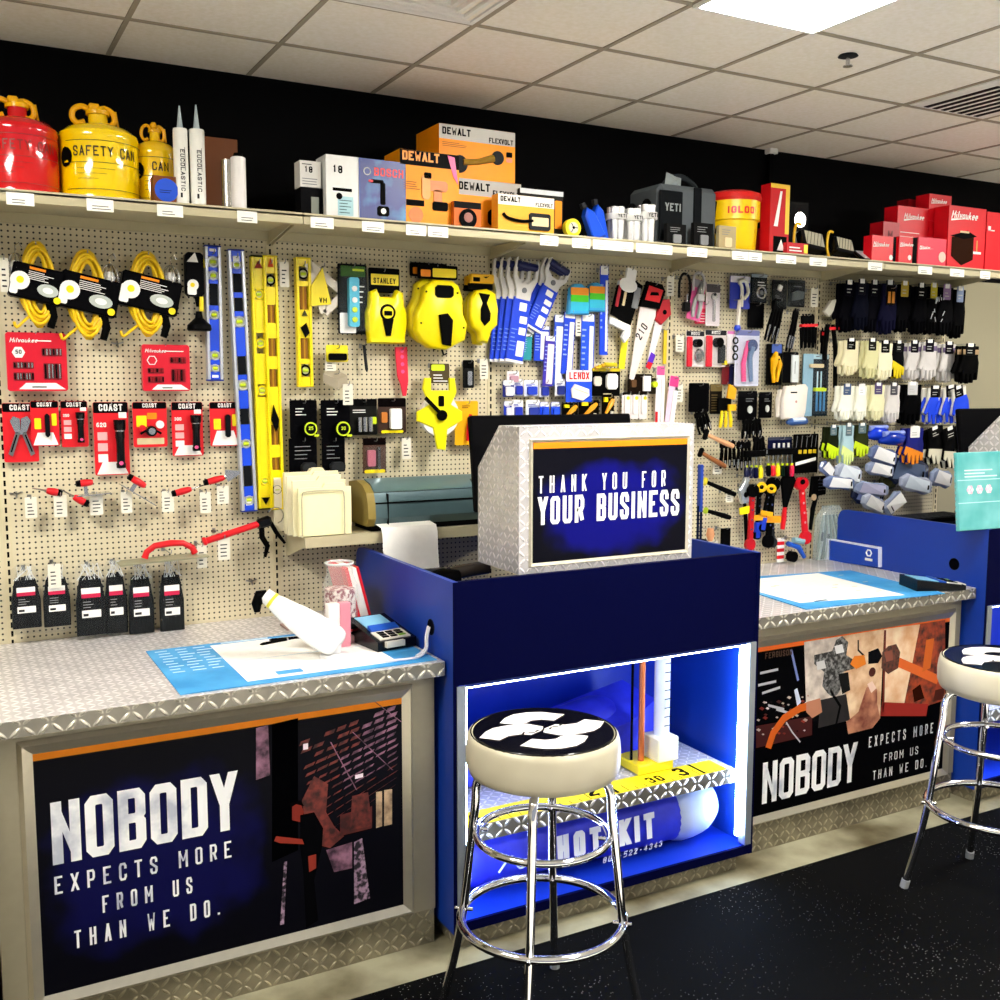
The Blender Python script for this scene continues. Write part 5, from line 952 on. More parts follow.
def bluetool(label,p,Y):
    x0,y0,x1,y1,wp=p; t,w,h=seg('blue_tool',label,'hand tool',p,Y,'blue handled tools on the shelf'); f=MB(); f.prism([(-w*.4,0),(w*.5,0),(w*.35,h*.8),(0,h),(-w*.3,h*.8)],-.02,.02,M('0c48c8',.3),.006); f.build('handle',t); f=MB(); f.box(-w*.2,w*.05,-.01,.01,h,h*1.16,DGR); f.build('shaft',t)
bluetool('blue handled tool leaning left on the shelf beside the tape wheel',(597,239,585,208,15),-.36); bluetool('upright blue handled tool beside the silver cups',(600,240,596,205,14),-.34)
ST=M('e4e4e2',.2,.7)
def cups(label,cx,y0,yb,wpx,lid):
    Y=-.33; x,_=W(cx,220,Y); r=(W(cx+wpx/2,220,Y)[0]-W(cx-wpx/2,220,Y)[0])/2; zt=W(cx,y0,Y)[1]; t=T('cup_stack',label,'cups',(x,Y,SZ),0,'stacked silver tumblers'); H=zt-SZ
    f=MB()
    for q in range(5):
        a=q*1.2566; f.lathe([(0,.0),(r*.3,0),(r*.36,H*.55),(r*.42,H*.95),(r*.3,H*.97),(0,H*.97)],ST,12,(r*.52*math.cos(a),r*.52*math.sin(a),0))
    f.build('tumblers',t,35); f=MB(); f.lathe([(r*1.0,H*.62),(r*1.04,H*.62),(r*1.04,H*.78),(r*1.0,H*.78)],M('c8c8c4',.3),20); f.text('YETI',(0,-r*1.06,H*.65),H*.1,BLK,.7,.15,.22,align='c'); f.build('band',t)
    if lid: f=MB(); f.lathe([(0,H*.97),(r*.5,H*.97),(r*.4,H*1.06),(r*.2,H*1.12),(0,H*1.12)],BLK,16); f.build('lid',t)
cups('leftmost bundle of silver tumblers on the shelf',616,206,243,17,False); cups('middle bundle of silver tumblers with black lid',632,208,243,17,True); cups('rightmost and tallest bundle of silver tumblers with black lid',646.5,204,243,17,True)
# soft cooler
x0,_=W(653,220,-.28); x1,_=W(712,220,-.28); w=x1-x0; H=W(685,190,-.2)[1]-SZ; t=T('soft_cooler','grey soft cooler bag behind the silver tumblers','cooler bag',((x0+x1)/2,-.2,SZ)); f=MB(); f.box(-w/2,w/2,-.12,.1,0,H*.97,M('50565a',.7),.02); f.build('body',t)
f=MB(); f.box(-w/2-.002,-w*.12,-.126,-.118,H*.1,H*.86,M('141618',.7),.01); f.box(w*.06,w*.2,-.127,-.118,0,H*.95,M('141618',.7),.006); f.text('YETI',(-w*.42,-.128,H*.55),H*.12,M('8a9090',.5),.6,.15,.2); f.build('panel',t)
f=MB(); f.tube(sm([(-w*.3,-.05,H*.95),(-w*.2,-.06,H*1.08),(0,-.06,H*1.14),(w*.2,-.06,H*1.05),(w*.3,-.05,H*.95)],4),.012,M('2a2e30',.6),8); f.build('strap',t)
x,z_=W(670,185,-.26); o=MB(); o.add([(-.045,-.02,-.02),(.03,-.03,-.035),(.05,-.01,.03),(-.02,0,.05),(0,-.045,.01)],[[0,1,4],[1,2,4],[2,3,4],[3,0,4],[3,2,1,0]],M('9aa4a4',.4)); ob=o.build('crumpled_tag',None,20,(x,-.26,z_)); tag(ob,'crumpled grey paper tag on top of the soft cooler','tag')
for lb,b in (('small black hanging pack in front of the soft cooler, left one',(667,224,686,249)),('small black hanging pack in front of the soft cooler, right one',(694,223,713,250)),('small tan boxed item in front of the yellow jug',(719,226,736,250))):
    t,w,h=shelfbox('small_package',lb,'package',b,-.385,.02,'141414' if 'black' in lb else 'a89870'); f=MB(); rbox(f,-w*.2,w*.2,h*.1,h*.5,-.008,-.001,GRY if 'black' in lb else TAN,.004); lines(f,-w*.34,w*.3,h*.62,h*.9,3,GRY,-.001,.3); f.build('print',t)
x0,_=W(712,220,-.26); x1,_=W(753,220,-.26); r=(x1-x0)/2; H=W(732,192,-.26)[1]-SZ; t=T('water_jug','yellow drink jug with red lid on the top shelf','water jug',((x0+x1)/2,-.26,SZ)); f=MB(); f.lathe([(r*.8,0),(r*.86,.01),(r*.92,H*.5),(r,H*.52),(r,H*.84),(0,H*.84)],M('f2c808',.3),32); f.build('body',t,35)
f=MB(); f.lathe([(r*1.02,H*.82),(r*1.06,H*.86),(r*1.02,H*.94),(r*.8,H*.98),(0,H)],M('d01c18',.35),32); f.build('lid',t,35); f=MB(); k0=MB(); k0.text('IGLOO',(0,0,H*.6),H*.11,RED,.75,.2,.24,align='c'); f.add([((r+.002)*math.cos(-math.pi/2-R(22)+v[0]/r),(r+.002)*math.sin(-math.pi/2-R(22)+v[0]/r),v[2]) for v in k0.v],k0.f,RED); f.build('lettering',t,0)
f=MB(); f.tube(sm([(-r*.98,-.02,H*.8),(-r*1.12,-.03,H*.6),(-r*1.12,-.03,H*.4),(-r*.9,-.02,H*.3)],4),.006,BLK,6); f.build('handle',t)
# black conduit with white top
x,z_=W(770,150,.06); t=T('conduit','dark conduit rising to a small white box near the ceiling','conduit',(x,.055,SZ)); f=MB(); f.box(-.012,.012,-.01,.015,0,z_-SZ-.02,BLK); f.build('pipe',t); f=MB(); f.box(-.022,.03,-.022,.02,z_-SZ-.02,z_-SZ+.015,WHT,.004); f.build('junction_box',t)
t,w,h=shelfbox('saw_box','tall red and yellow reciprocating saw box standing on end','box',(770,184,789,252),-.36,.06,'c01018'); f=MB(); f.box(w*.3,w/2,-.001,0,h*.3,h,M('f0c020',.4)); f.box(-w/2,w*.5,-.0012,0,h*.94,h,M('f0c020',.4)); f.prism([(-w*.3,h*.4),(-w*.1,h*.4),(w*.1,h*.9),(0,h*.9)],-.002,-.001,WHT); f.box(-w*.3,w*.4,-.0014,0,h*.02,h*.26,BLK); f.prism([(-w*.1,h*.06),(w*.3,h*.06),(w*.1,h*.22)],-.002,-.0014,WHT); f.build('print',t)
t,w,h=shelfbox('carton','plain dark red carton behind the tall saw box','box',(763,228,776,252),-.3,.05,'8a0c10')
t,w,h=shelfbox('small_carton','low red and white carton in front of the first work light','box',(787,243,808,255),-.385,.06,'b81820'); f=MB(); rbox(f,w*.3,w*.48,h*.2,h*.9,-.001,0,YEL,.002); lines(f,-w*.4,w*.2,h*.3,h*.8,2,WHT,-.001,.4); f.build('print',t)
def worklight(label,cx,cyb,s,Y,frame_):
    x,_=W(cx,230,Y); t=T('work_light',label,'work light',(x,Y,SZ),0,'portable work lights'); YM=M('f0c010',.35)
    f=MB(); f.tube(sm([(-s*.5,.04,.006),(-s*.5,-.03,.006),(s*.5,-.05,.006),(s*.62,-.03,.008),(s*.5,.04,.006)],4,True),.006,YM if frame_ else DGR,8,True); f.tube(sm([(-s*.5,.0,.006),(-s*.56,.01,s*.5),(-s*.5,.01,s*.98),(-s*.3,.01,s*1.0)],4),.006,YM if frame_ else DGR,8); f.build('frame',t,60)
    f=MB(); f.T=Matrix.Translation((0,-.01,s*.52))@Matrix.Rotation(R(-25),4,'X')@Matrix.Rotation(R(8),4,'Y'); f.box(-s*.42,s*.42,-.02,.03,-s*.3,s*.3,GLB,.008); hd=f.build('lamp_head',t); g_=MB(); g_.T=f.T; g_.box(-s*.34,s*.34,-.022,-.02,-s*.22,s*.22,M('b8b49c',.2)); 
    for k in range(5): g_.stroke([(-s*.34+s*.13*k,-s*.22),(-s*.2+s*.13*k,s*.22)],.003,DGR,Vector((0,-.0225,0)),Vector((1,0,0)),Vector((0,0,1)))
    g_.build('lens',hd)
worklight('work light on yellow tube stand right of the tall saw box',810,0,.15,-.3,True); worklight('second work light on yellow tube stand, lower and further right',841,0,.13,-.3,True)
t,w,h=shelfbox('work_light_box','black and silver lamp pack behind the first work light','package',(789,202,808,243),-.2,.06,'161616'); f=MB(); f.disc(0,h*.7,w*.3,-.01,-.001,SIL); rbox(f,-w*.3,w*.3,h*.2,h*.5,-.006,-.001,GRY); f.build('lamp_front',t)
t=T('solar_light','flat black lamp with silver panel lying left of the red boxes','work light',(W(866,243,-.33)[0],-.33,SZ)); f=MB(); f.T=Matrix.Rotation(R(35),4,'X'); f.box(-.06,.07,-.04,.05,.02,.035,GLB,.004); f.build('body',t); f.T=Matrix.Rotation(R(35),4,'X'); g_=MB(); g_.T=f.T; g_.box(-.05,.03,-.03,.04,.035,.037,M('c8ccd0',.3)); g_.build('panel',t); f=MB(); f.box(-.07,.1,-.05,.03,0,.012,BLK,.003); f.build('foot',t)
# red power tool cartons
RB=M('d8081c',.4)
def rbx(label,b,Y,d,fn,sz=SZ,col=RB):
    t,w,h=shelfbox('red_carton',label,'box',b,Y,d,col,0,sz,'red power tool cartons'); f=MB(); fn(f,w,h); f.build('print',t,0); return t,w,h
def mw(f,w,h,s=.14,z=.78,x=-.42): f.text('Milwaukee',(w*x,-.0008,h*z),h*s,WHT,.55,.1,.16,slant=.3); f.prism([(w*x,h*z-h*.04),(w*(x+.5),h*z+h*.02),(w*x,h*z-h*.01)],-.0008,-.0004,WHT)
rbx('small red carton at the left front of the red stack',(872,236,896,257),-.385,.05,lambda f,w,h:(mw(f,w,h,.16,.6,-.45),f.disc(w*.3,h*.2,w*.08,-.0008,-.0004,WHT,10),f.box(w*.38,w*.5,-.0007,-.0003,0,h,BLK)))
rbx('small dark sided red carton, second at the front',(899,237,917,260),-.385,.05,lambda f,w,h:(mw(f,w,h,.13,.66,-.45),f.box(w*.25,w*.5,-.0007,-.0003,0,h,BLK),f.disc(w*.1,h*.25,w*.1,-.0008,-.0004,WHT,10)))
rbx('pinkish red carton with a hole saw picture, third at the front',(918,238,946,266),-.385,.05,lambda f,w,h:(mw(f,w,h,.1,.6,-.45),f.disc(w*.36,h*.35,w*.13,-.002,-.0004,M('d8b8a8',.4),12)),col=M('e02848',.4))
ta,wa,ha=rbx('red carton with a yellow tag picture in the middle of the stack',(897,207,928,255),-.28,.08,lambda f,w,h:(mw(f,w,h,.09,.8,-.3),lines(f,-w*.4,w*.4,h*.5,h*.64,2,WHT,-.0008,.15),f.prism([(-w*.1,h*.38),(w*.12,h*.3),(w*.2,h*.42),(w*.0,h*.52)],-.002,-.0006,M('d8b888',.4)),f.stroke([(-w*.1,h*.36),(-w*.2,h*.2)],.003,BLK,Vector((0,-.0008,0)),Vector((1,0,0)),Vector((0,0,1)))))
rbx('dark red carton peeking out behind the front cartons',(883,222,899,250),-.3,.08,lambda f,w,h:(f.text('M',(-w*.2,-.0008,h*.6),h*.2,M('6a1018',.5),.6,.1,.2),),col=M('b00818',.4))
tb,wb,hb=rbx('plain red carton supporting the highest small one',(928,222,952,262),-.28,.08,lambda f,w,h:(f.box(-w*.1,w*.4,-.0008,-.0003,h*.62,h*.8,M('3a0810',.4)),))
rbx('highest small red carton with black edge, top of the stack',(929,195,954,222),-.281,.08,lambda f,w,h:(mw(f,w,h,.16,.68,-.42),f.disc(w*.12,h*.36,w*.08,-.0008,-.0004,WHT,10),f.box(w*.38,w*.5,-.0007,-.0003,0,h,BLK)),sz=SZ+hb+.001)
rbx('dark red carton standing behind the stack of red cartons',(908,200,926,230),-.18,.07,lambda f,w,h:(mw(f,w,h,.14,.7,-.4),),col=M('a80818',.4))
rbx('large red carton with a black vacuum picture near the shelf end',(948,207,985,268),-.37,.085,lambda f,w,h:(mw(f,w,h,.12,.8,-.44),f.prism([(-w*.4,h*.2),(-w*.12,h*.06),(w*.18,h*.16),(w*.18,h*.54),(-w*.4,h*.5)],-.003,-.0005,M('2a1408',.4)),f.prism([(-w*.44,h*.52),(-w*.1,h*.48),(w*.26,h*.54),(w*.0,h*.62)],-.004,-.0005,BLK),rbox(f,-w*.2,w*.04,h*.58,h*.61,-.005,-.004,TAN,.002),f.stroke([(w*.28,h*.3),(w*.28,h*.48)],.008,M('c8a050',.4),Vector((0,-.002,0)),Vector((1,0,0)),Vector((0,0,1))),f.box(w*.0,w*.4,-.002,-.0005,h*.26,h*.3,WHT)))
rbx('plain red carton at the right end of the shelf, cut by the picture edge',(986,213,1012,272),-.375,.085,lambda f,w,h:(f.box(-w*.45,-w*.35,-.001,-.0004,h*.68,h*.76,WHT),f.box(-w*.45,-w*.2,-.001,-.0004,h*.68,h*.7,WHT)))
# shelf price labels
for k,(x,wd,y) in enumerate([(20,28,194),(100,27,203),(170,26,210),(247,20,213),(322,23,222),(373,22,228),(416,20,233),(438,20,236),(549,18,240),(581,18,244),(603,20,245),(623,20,246),(646,20,249),(664,16,250),(697,20,252),(740,16,256),(755,13,258),(786,20,259),(818,17,261),(875,14,265),(925,14,268),(957,14,271),(985,10,273)]):
    X,Z=W(x,y,-.401); ww=W(x+wd/2,y,-.401)[0]-W(x-wd/2,y,-.401)[0]; f=MB(); f.box(-ww/2,ww/2,-.002,0,-.026,.01,M('f6f4ea',.5)); lines(f,-ww*.3,ww*.4,-.02,-.004,2,DGR,-.0022,.25)
    o=f.build('shelf_label',None,0,(X,-.401,SZ-.016)); ptg=['left of the red safety can','under the large yellow safety can','under the small brown box','left of the first shelf joint','under the small white 18 box','under the blue drill box','under the orange drill box, left one','under the orange drill box, right one','under the low battery box','under the tape wheel','under the blue tools','under the silver tumblers','under the right hand tumblers','under the soft cooler','under the small black packs','under the yellow jug','right of the yellow jug','under the tall saw box','under the first yellow work light','left of the small red cartons','under the pinkish red carton','under the large vacuum carton','at the far right end of the shelf'][k]
    tag(o,'white price label on the shelf edge '+ptg,'shelf label','white labels along the top shelf edge')
# ---------------------------------------------------------------- bay 3: saws and blades
def psaw(label,p,Y):
    t,w,h=seg('pipe_saw',label,'hand saw',p,Y,'blue sleeved hand saws'); WM=M('e6e2dc',.3); BM=M('1440d4',.4)
    f=MB(); f.box(-w*.36,w*.36,-.012,-.002,0,h*.62,BM,.003); f.box(-w*.37,w*.37,-.0125,-.0015,-.006,h*.01,WHT); sl=f.build('sleeve',t)
    f=MB(); 
    for z0,z1,x0,x1 in ((.05,.2,0,.3),(.26,.33,.0,.28),(.37,.44,-.02,.28),(.49,.57,-.1,.2)): rbox(f,w*x0,w*x1,h*z0,h*z1,-.0132,-.012,WHT,.002)
    lines(f,-w*.3,-w*.05,h*.1,h*.34,6,M('7090e8',.4),-.0122,.25); f.build('print',sl)
    f=MB(); f.prism([(-w*.3,h*.6),(w*.3,h*.6),(w*.32,h*.68),(w*.5,h*.8),(w*.5,h*.97),(w*.4,h),(w*.36,h*.82),(w*.12,h*.76),(-w*.12,h*.76),(-w*.36,h*.82),(-w*.4,h),(-w*.5,h*.97),(-w*.5,h*.8),(-w*.32,h*.68)],-.014,0,WM,.002); hd=f.build('frame_head',t); f=MB(); f.disc(0,h*.69,w*.1,-.0165,-.014,GRY,14); f.build('bolt',hd)
    f=MB(); f._rt([(-w*.42,-.007,h*.93),(w*.42,-.007,h*.93)],[.016,.016],M('0a1450',.4),10); f.build('grip',t); hk(t,h,.02)
for k,(dx,Y,nm) in enumerate([(0,-.07,'front one of the upright four'),(-8,-.055,'second from front of the upright four'),(-15,-.04,'third from front of the upright four'),(-22,-.025,'rearmost of the upright four')]):
    psaw('blue sleeved hand saw with navy grip, '+nm,(513+dx*.72,361,527+dx,259,24),Y)
psaw('blue sleeved hand saw hanging tilted right, front one of two',(532,328,560,263,24),-.045); psaw('blue sleeved hand saw hanging tilted right, behind the front one',(525,328,555,263,24),-.028)
def strip(label,p,Y,cols,cat='saw blade package',hdr=WHT,hook_=True):
    t,w,h=seg('blade_package',label,cat,p,Y,'long blade packages on the pegboard'); f=MB(); rbox(f,-w/2,w/2,0,h,-.004,0,M(cols[0],.4),.003); f.build('card',t)
    f=MB(); rbox(f,-w*.45,w*.45,h*.9,h-.001,-.0048,-.004,hdr,.002); f.build('header',t)
    if len(cols)>1: f=MB(); rbox(f,w*cols[2] if len(cols)>2 else 0,w*.4,h*.04,h*.84,-.007,-.004,M(cols[1],.35),.002); f.build('blade',t)
    f=MB(); lines(f,-w*.44,-w*.1,h*.3,h*.85,7,M('9ab0f0',.4),-.0045,.3); f.build('print',t,0); 
    if hook_: hk(t,h,.01)
    return t,w,h
for a in [('small teal strip pack beside the hanging hand saws',(527,360,528,334,8),-.03,('2a98a0',)),('blue and white knife blade pack, upper left of the strips',(541,361,542,326,15),-.04,('1440d0','f0f0f0',-.1)),('pink and white blade pack hanging lower beside the blue one',(547,386,550,336,10),-.05,('4030b0','f0e0e8',-.2)),('long thin white and blue blade strip, second strip from the left',(557,386,559,315,9),-.04,('2850c8','f0f4f8',-.3)),('long blue blade strip with white centre below the rainbow rags',(566,374,570,312,11),-.05,('1440d0','f4f4f4',0)),('wide long blue blade pack beside the thin strips',(586,388,588,314,13),-.04,('1a50dc','e8ecf8',.1)),('tall narrow blue blade pack with a white top near the shelf',(603,355,604,266,8),-.05,('1444dc','f0f0f0',.15))]: strip(*a)
ptag((576,316,583,336),-.04,'grey tag between the blue blade packs')
def rag(label,b,Y):
    t,w,h=at('rag_package',label,'cloth package',b,Y,'rainbow cloth packages'); z=0
    f=MB(); o=[(-w*.5,0),(w*.5,0),(w*.44,h*.5),(w*.4,h*.86),(w*.1,h),(-w*.2,h*.98),(-w*.4,h*.84)]; f.prism(o,-.04,-.006,M('38a8e0',.35),.008); f.build('bag',t)
    for c,z0,z1 in (('e89018',.62,.86),('48c820',.4,.62),('30b8d8',.12,.4)): f=MB(); rbox(f,-w*.42,w*.42,h*z0,h*z1,-.042,-.039,M(c,.4),.003); f.build('colour_band',t)
    hk(t,h,.008)
rag('rainbow striped cloth pack, left one under the shelf',(564,284,585,315),-.04); rag('rainbow striped cloth pack, right one beside the narrow blue blade pack',(583,283,601,312),-.03)
# drywall saw / gun pack
t,w,h=seg('utility_saw','black and white handled utility saw hanging tilted','hand saw',(617,337,630,268,30),-.06)
f=MB(); f.prism([(-w*.4,h*.28),(w*.3,h*.2),(w*.46,h*.8),(w*.2,h*.84),(-w*.36,h*.7)],-.02,-.004,BLK,.003); f.build('body',t)
f=MB(); f.disc(-w*.05,h*.74,w*.3,-.024,-.006,WHT,20,h*.1); rbox(f,-w*.16,w*.16,h*.72,h*.98,-.022,-.008,WHT,.004); rbox(f,w*.2,w*.4,h*.45,h*.75,-.022,-.02,GRY,.002); rbox(f,-w*.34,-w*.24,h*.4,h*.8,-.022,-.02,M('a81828',.4),.002); rbox(f,-w*.12,-w*.04,h*.44,h*.64,-.022,-.02,TAN,.002); f.build('badge',t)
f=MB(); f.prism([(-w*.4,h*.24),(w*.28,h*.2),(w*.34,h*.06),(w*.2,-h*.06),(w*.06,0),(w*.12,h*.1),(-w*.4,h*.14)],-.024,-.006,M('f0f0ec',.3),.003); f.build('handle',t); hk(t,h,.012)
t,w,h=seg('yellow_strip','narrow yellow strip tool hanging below the utility saw','tool',(621,369,625,333,6),-.03); f=MB(); f.box(-w/2,w/2,-.006,0,0,h,M('e8e020',.4),.001); f.build('blade',t); hk(t,h,.0)
t,w,h=seg('hand_saw','large hand saw with white blade and red handle, pointing down left','hand saw',(634,380,653,288,22),-.05)
f=MB(); f.prism([(-w*.25,0),(-w*.05,h*-.01),(w*.34,h*.72),(w*.3,h*.78),(-w*.42,h*.78),(-w*.42,h*.7)],-.006,-.002,M('e8dcd8',.3)); b=f.build('blade',t); f=MB(); f.text('210',(-w*.1,-.0068,h*.42),h*.09,DGR,.5,.2,.16,X=(.35,0,1),Z=(-1,0,.35)); f.build('blade_print',b,0)
f=MB(); f.prism([(-w*.5,h*.76),(w*.4,h*.8),(w*.5,h*1.0),(w*.3,h*1.06),(-w*.4,h*1.04)],-.018,0,BLK,.003); f.prism([(-w*.36,h*.84),(w*.3,h*.86),(w*.36,h*1.0),(-w*.3,h*1.0)],-.021,-.018,RED,.001); f.prism([(-w*.2,h*.9),(w*.2,h*.93),(w*.14,h*.96),(-w*.16,h*.94)],-.023,-.021,BLK); f.build('handle',t); hk(t,h*1.05,.01)
t,w,h=seg('folding_saw','slim white bladed saw with dark red handle right of the large saw','hand saw',(648,368,664,298,12),-.04)
f=MB(); f.prism([(-w*.2,0),(w*.1,0),(w*.35,h*.72),(-w*.35,h*.7)],-.006,-.002,M('ece4e4',.3)); f.build('blade',t); f=MB(); f.prism([(-w*.5,h*.66),(w*.1,h*.62),(w*.7,h*.8),(w*.3,h),(-w*.3,h*.96)],-.02,0,M('b01020',.4),.003); f.disc(w*.1,h*.8,w*.16,-.022,-.02,BLK); f.build('handle',t)
f=MB(); f.prism([(-w*.3,h*.0),(w*.1,-h*.02),(w*.3,h*.2),(-w*.1,h*.22)],-.008,-.006,M('5a20c0',.4)); f.prism([(-w*.3,h*.0),(w*.1,-h*.02),(w*.2,h*.08),(-w*.2,h*.08)],-.009,-.008,RED); f.build('tip_guard',t); hk(t,h,.01)
t,w,h=seg('yellow_bar','thin yellow bar hanging beside the slim saw','tool',(664,364,665,330,3),-.02); f=MB(); f.box(-w/2,w/2,-.006,0,0,h,M('e0c020',.4)); f.build('bar',t); hk(t,h,0)
ptag((667,276,674,296),-.06,'white tag right of the red handled saws')
# small packs, rows above the monitor housing
wb=lambda c:pm(lambda f,w,h:(rbox(f,-w*.3,w*.36,h*.08,h*.6,-.012,-.001,M(c,.35),.004),lines(f,-w*.36,w*.3,h*.64,h*.8,2,M(c,.4),-.001,.5)))
for k,(b,bg,c,nm) in enumerate([((507,371,519,383),'f0e8ec','c898a8','pale pink top one'),((503,380,514,397),'101c80','e8e8f0','navy hexagon pattern, far left'),((513,379,523,396),'e8e8f0','2030b0','white with blue print, second'),((524,380,538,396),'e0e4f4','1c3cc0','white and blue, third'),((539,380,549,397),'f0f0f4','2030a0','white slanted, fourth'),((555,379,565,396),'e8e8ee','182878','white and navy, fifth'),((504,401,514,417),'1438c0','e8e8f8','blue striped, lower left'),((512,400,523,417),'f0f0f4','1c30b0','white with blue, lower second'),((526,400,540,418),'ecf0f4','283ca0','white tilted, lower third'),((540,402,549,418),'1444dc','2050e0','blue sleeve, lower fourth'),((551,402,560,418),'1444dc','2050e0','blue sleeve, lower fifth')]):
    card('small blade pack above the monitor, '+nm,b,-.05 if k%2 else -.035,bg,'f4f4f4',.3,None,None,wb(c),'blade package','blade_package','small blade packs')
card('blue and white blade pack with red lettering, largest of the small packs',(566,370,592,402),-.06,'1c4ce0','f2ecf0',.36,'LENOX',RED,pm(lambda f,w,h:(f.prism([(-w*.3,h*.14),(w*.1,h*.04),(w*.36,h*.2),(w*.34,h*.4),(-w*.2,h*.56),(-w*.34,h*.4)],-.012,-.001,M('f0e8dc',.4),.002),f.stroke([(-w*.24,h*.42),(w*.3,h*.26)],.002,M('c8a070',.4),Vector((0,-.013,0)),Vector((1,0,0)),Vector((0,0,1))))),'blade package','blade_package')
card('black pack with a white filter picture and yellow top edge',(592,368,620,396),-.05,'080808','d8c020',.12,None,None,pm(lambda f,w,h:(rbox(f,-w*.02,w*.36,h*.24,h*.8,-.014,-.001,WHT,.01),rbox(f,-w*.46,-w*.2,h*.36,h*.7,-.01,-.001,M('d8d0c0',.4),.008),lines(f,-w*.1,w*.34,h*.06,h*.14,1,TAN,-.001,.4))),'blade package','blade_package')
t,w,h=at('knife_bundle','cluster of yellow knives lying over the black filter pack','knives',(593,360,616,372),-.08); f=MB()
for k in range(4): f._rt([(-w*.4+k*w*.1,-.006*k,h*.3+k*.006),(w*.1+k*w*.1,-.006*k,h*.6)],[.008,.009],M('e8d010',.4) if k%2 else M('e0a810',.4),8)
f.build('knives',t,40); hook(t.location.x,t.location.z,-.08,t)
for k,(b,nm) in enumerate([((562,403,578,419),'left'),((579,400,599,419),'middle'),((602,395,614,418),'right')]):
    card('black and yellow knife pack just above the housing, '+nm,b,-.05,'0a0804','141008',.2,None,None,pm(lambda f,w,h:(f._rt([(-w*.3,-.012,h*.2),(w*.1,-.014,h*.62),(w*.3,-.012,h*.8)],[.006,.012,.008],M('e8a010',.4),8),f._rt([(w*.2,-.01,h*.06),(w*.24,-.01,h*.3)],[.007,.007],M('e0dcd0',.4),6),rbox(f,-w*.4,-w*.1,h*.7,h*.9,-.01,-.001,YEL,.002))),'knife package','knife_package','black and yellow knife packs')
for k,(x,nm) in enumerate([(626,'leftmost'),(634.5,'middle'),(643,'rightmost')]):
    card('white tube with a yellow dot label behind the housing, '+nm,(x-4,392,x+4,419),-.045,'e8e0dc','16120c',.12,None,None,pm(lambda f,w,h:(rbox(f,-w*.3,w*.3,h*.2,h*.9,-.012,-.001,M('f2ece8',.4),.003),f.disc(w*.05,h*.78,w*.2,-.0135,-.012,M('e8e020',.4),10))),'tube package','tube_package','white tubes above the housing')
card('brown black pack with a silver strip beside the large saw tip',(628,374,652,393),-.05,'1a120c',None,0,None,None,pm(lambda f,w,h:(rbox(f,w*.1,w*.4,h*.1,h*.9,-.01,-.001,WHT,.002),rbox(f,-w*.4,-w*.2,h*.3,h*.7,-.01,-.001,M('5a3a1a',.4)))),'package','blade_package')
card('small package with a lime ball beside the white pole',(650,378,656,394),-.05,'2a2418',None,0,None,None,pm(lambda f,w,h:f.disc(0,h*.6,w*.4,-.02,-.002,LIME,12)),'package','small_package')
card('white and pink long sleeve hanging left of the upright',(659,423,661,366,8),-.05,'f2e6ec','e85a98',.16,None,None,pm(lambda f,w,h:(rbox(f,-w*.5,-w*.2,0,h*.2,-.001,-.0004,RED,.001),rbox(f,w*.1,w*.46,h*.02,h*.8,-.006,-.001,WHT,.002))),'sleeve package','sleeve_package')
card('pink topped long sleeve hanging right of the upright',(669,424,675,376,9),-.05,'e8c8dc','e8408c',.22,None,None,pm(lambda f,w,h:rbox(f,w*0,w*.46,h*.02,h*.7,-.006,-.001,WHT,.002)),'sleeve package','sleeve_package')
ptag((676,335,684,352),-.05,'pale tag left of the red pipe cutter packs'); ptag((675,384,683,402),-.05,'white tag right of the pink topped sleeve')
# ---------------------------------------------------------------- bay 4: clamps, cutters, pliers
def clampc(label,b,Y,m):
    t,w,h=at('bar_clamp',label,'clamp',b,Y); f=MB(); f.tube(sm([(w*.3,-.01,h*.3),(w*.42,-.01,h*.6),(w*.3,-.01,h*.92),(-w*.1,-.01,h),(-w*.36,-.01,h*.8),(-w*.36,-.01,h*.4)],4),.006,m,8); f.build('frame',t,60); f=MB(); f.box(-w*.1,w*.4,-.02,0,h*.06,h*.3,m,.004); f.cyl((w*.2,-.01,h*.3),(w*.2,-.01,h*.5),.004,SIL); f.build('jaw',t); hk(t,h,.008)
clampc('black strap clamp hanging nearest the upright',(676,274,690,314),-.05,M('1a1a1a',.4)); clampc('curved grey white clamp beside the pink packages',(690,273,704,303),-.06,M('c8c4c4',.3))
card('pink package with grey pliers, tilted',(693,320,700,280,14),-.05,'e0609c','8a8a90',.2,None,None,pliers and pm(pliers('a8a8a8')),'package','pliers_package')
card('dark red and pink package under the pink pliers',(695,302,712,324),-.035,'c81840','e87898',.3,None,None,pm(lambda f,w,h:(lines(f,-w*.4,w*.4,h*.1,h*.6,4,WHT,-.001,.2),)),'package','small_package')
card('white fronted pack with grey cutter right of the pink one',(706,284,720,326),-.045,'e4d8dc','4a4448',.2,None,None,pm(wrenchp),'package','cutter_package',clear=True)
card('blue pack with a white curved cutter',(730,276,750,309),-.04,'1c30a8','e4e0e8',.2,None,None,pm(lambda f,w,h:f.tube(sm([(0,-.012,h*.06),(0,-.012,h*.64),(-w*.16,-.014,h*.8),(w*.16,-.014,h*.84),(w*.3,-.014,h*.5),(w*.1,-.014,h*.3)],4),.008,M('e8e4d4',.3),8)),'package','cutter_package')
t,w,h=seg('hooked_cutter','cream handle ending in a blue ball below the blue cutter pack','cutter',(736,328,738,300,6),-.06); f=MB(); f._rt([(0,-.01,0),(0,-.01,h)],[.011,.008],M('e8e0d0',.4),8); f.build('handle',t,40); f=MB(); f.lathe([(0,-.016),(.014,-.01),(.016,.0),(.012,.012),(0,.016)],M('1440d0',.3),14,(0,-.01,0)); f.build('ball',t,40); hook(t.location.x,t.location.z+h,-.07,t)
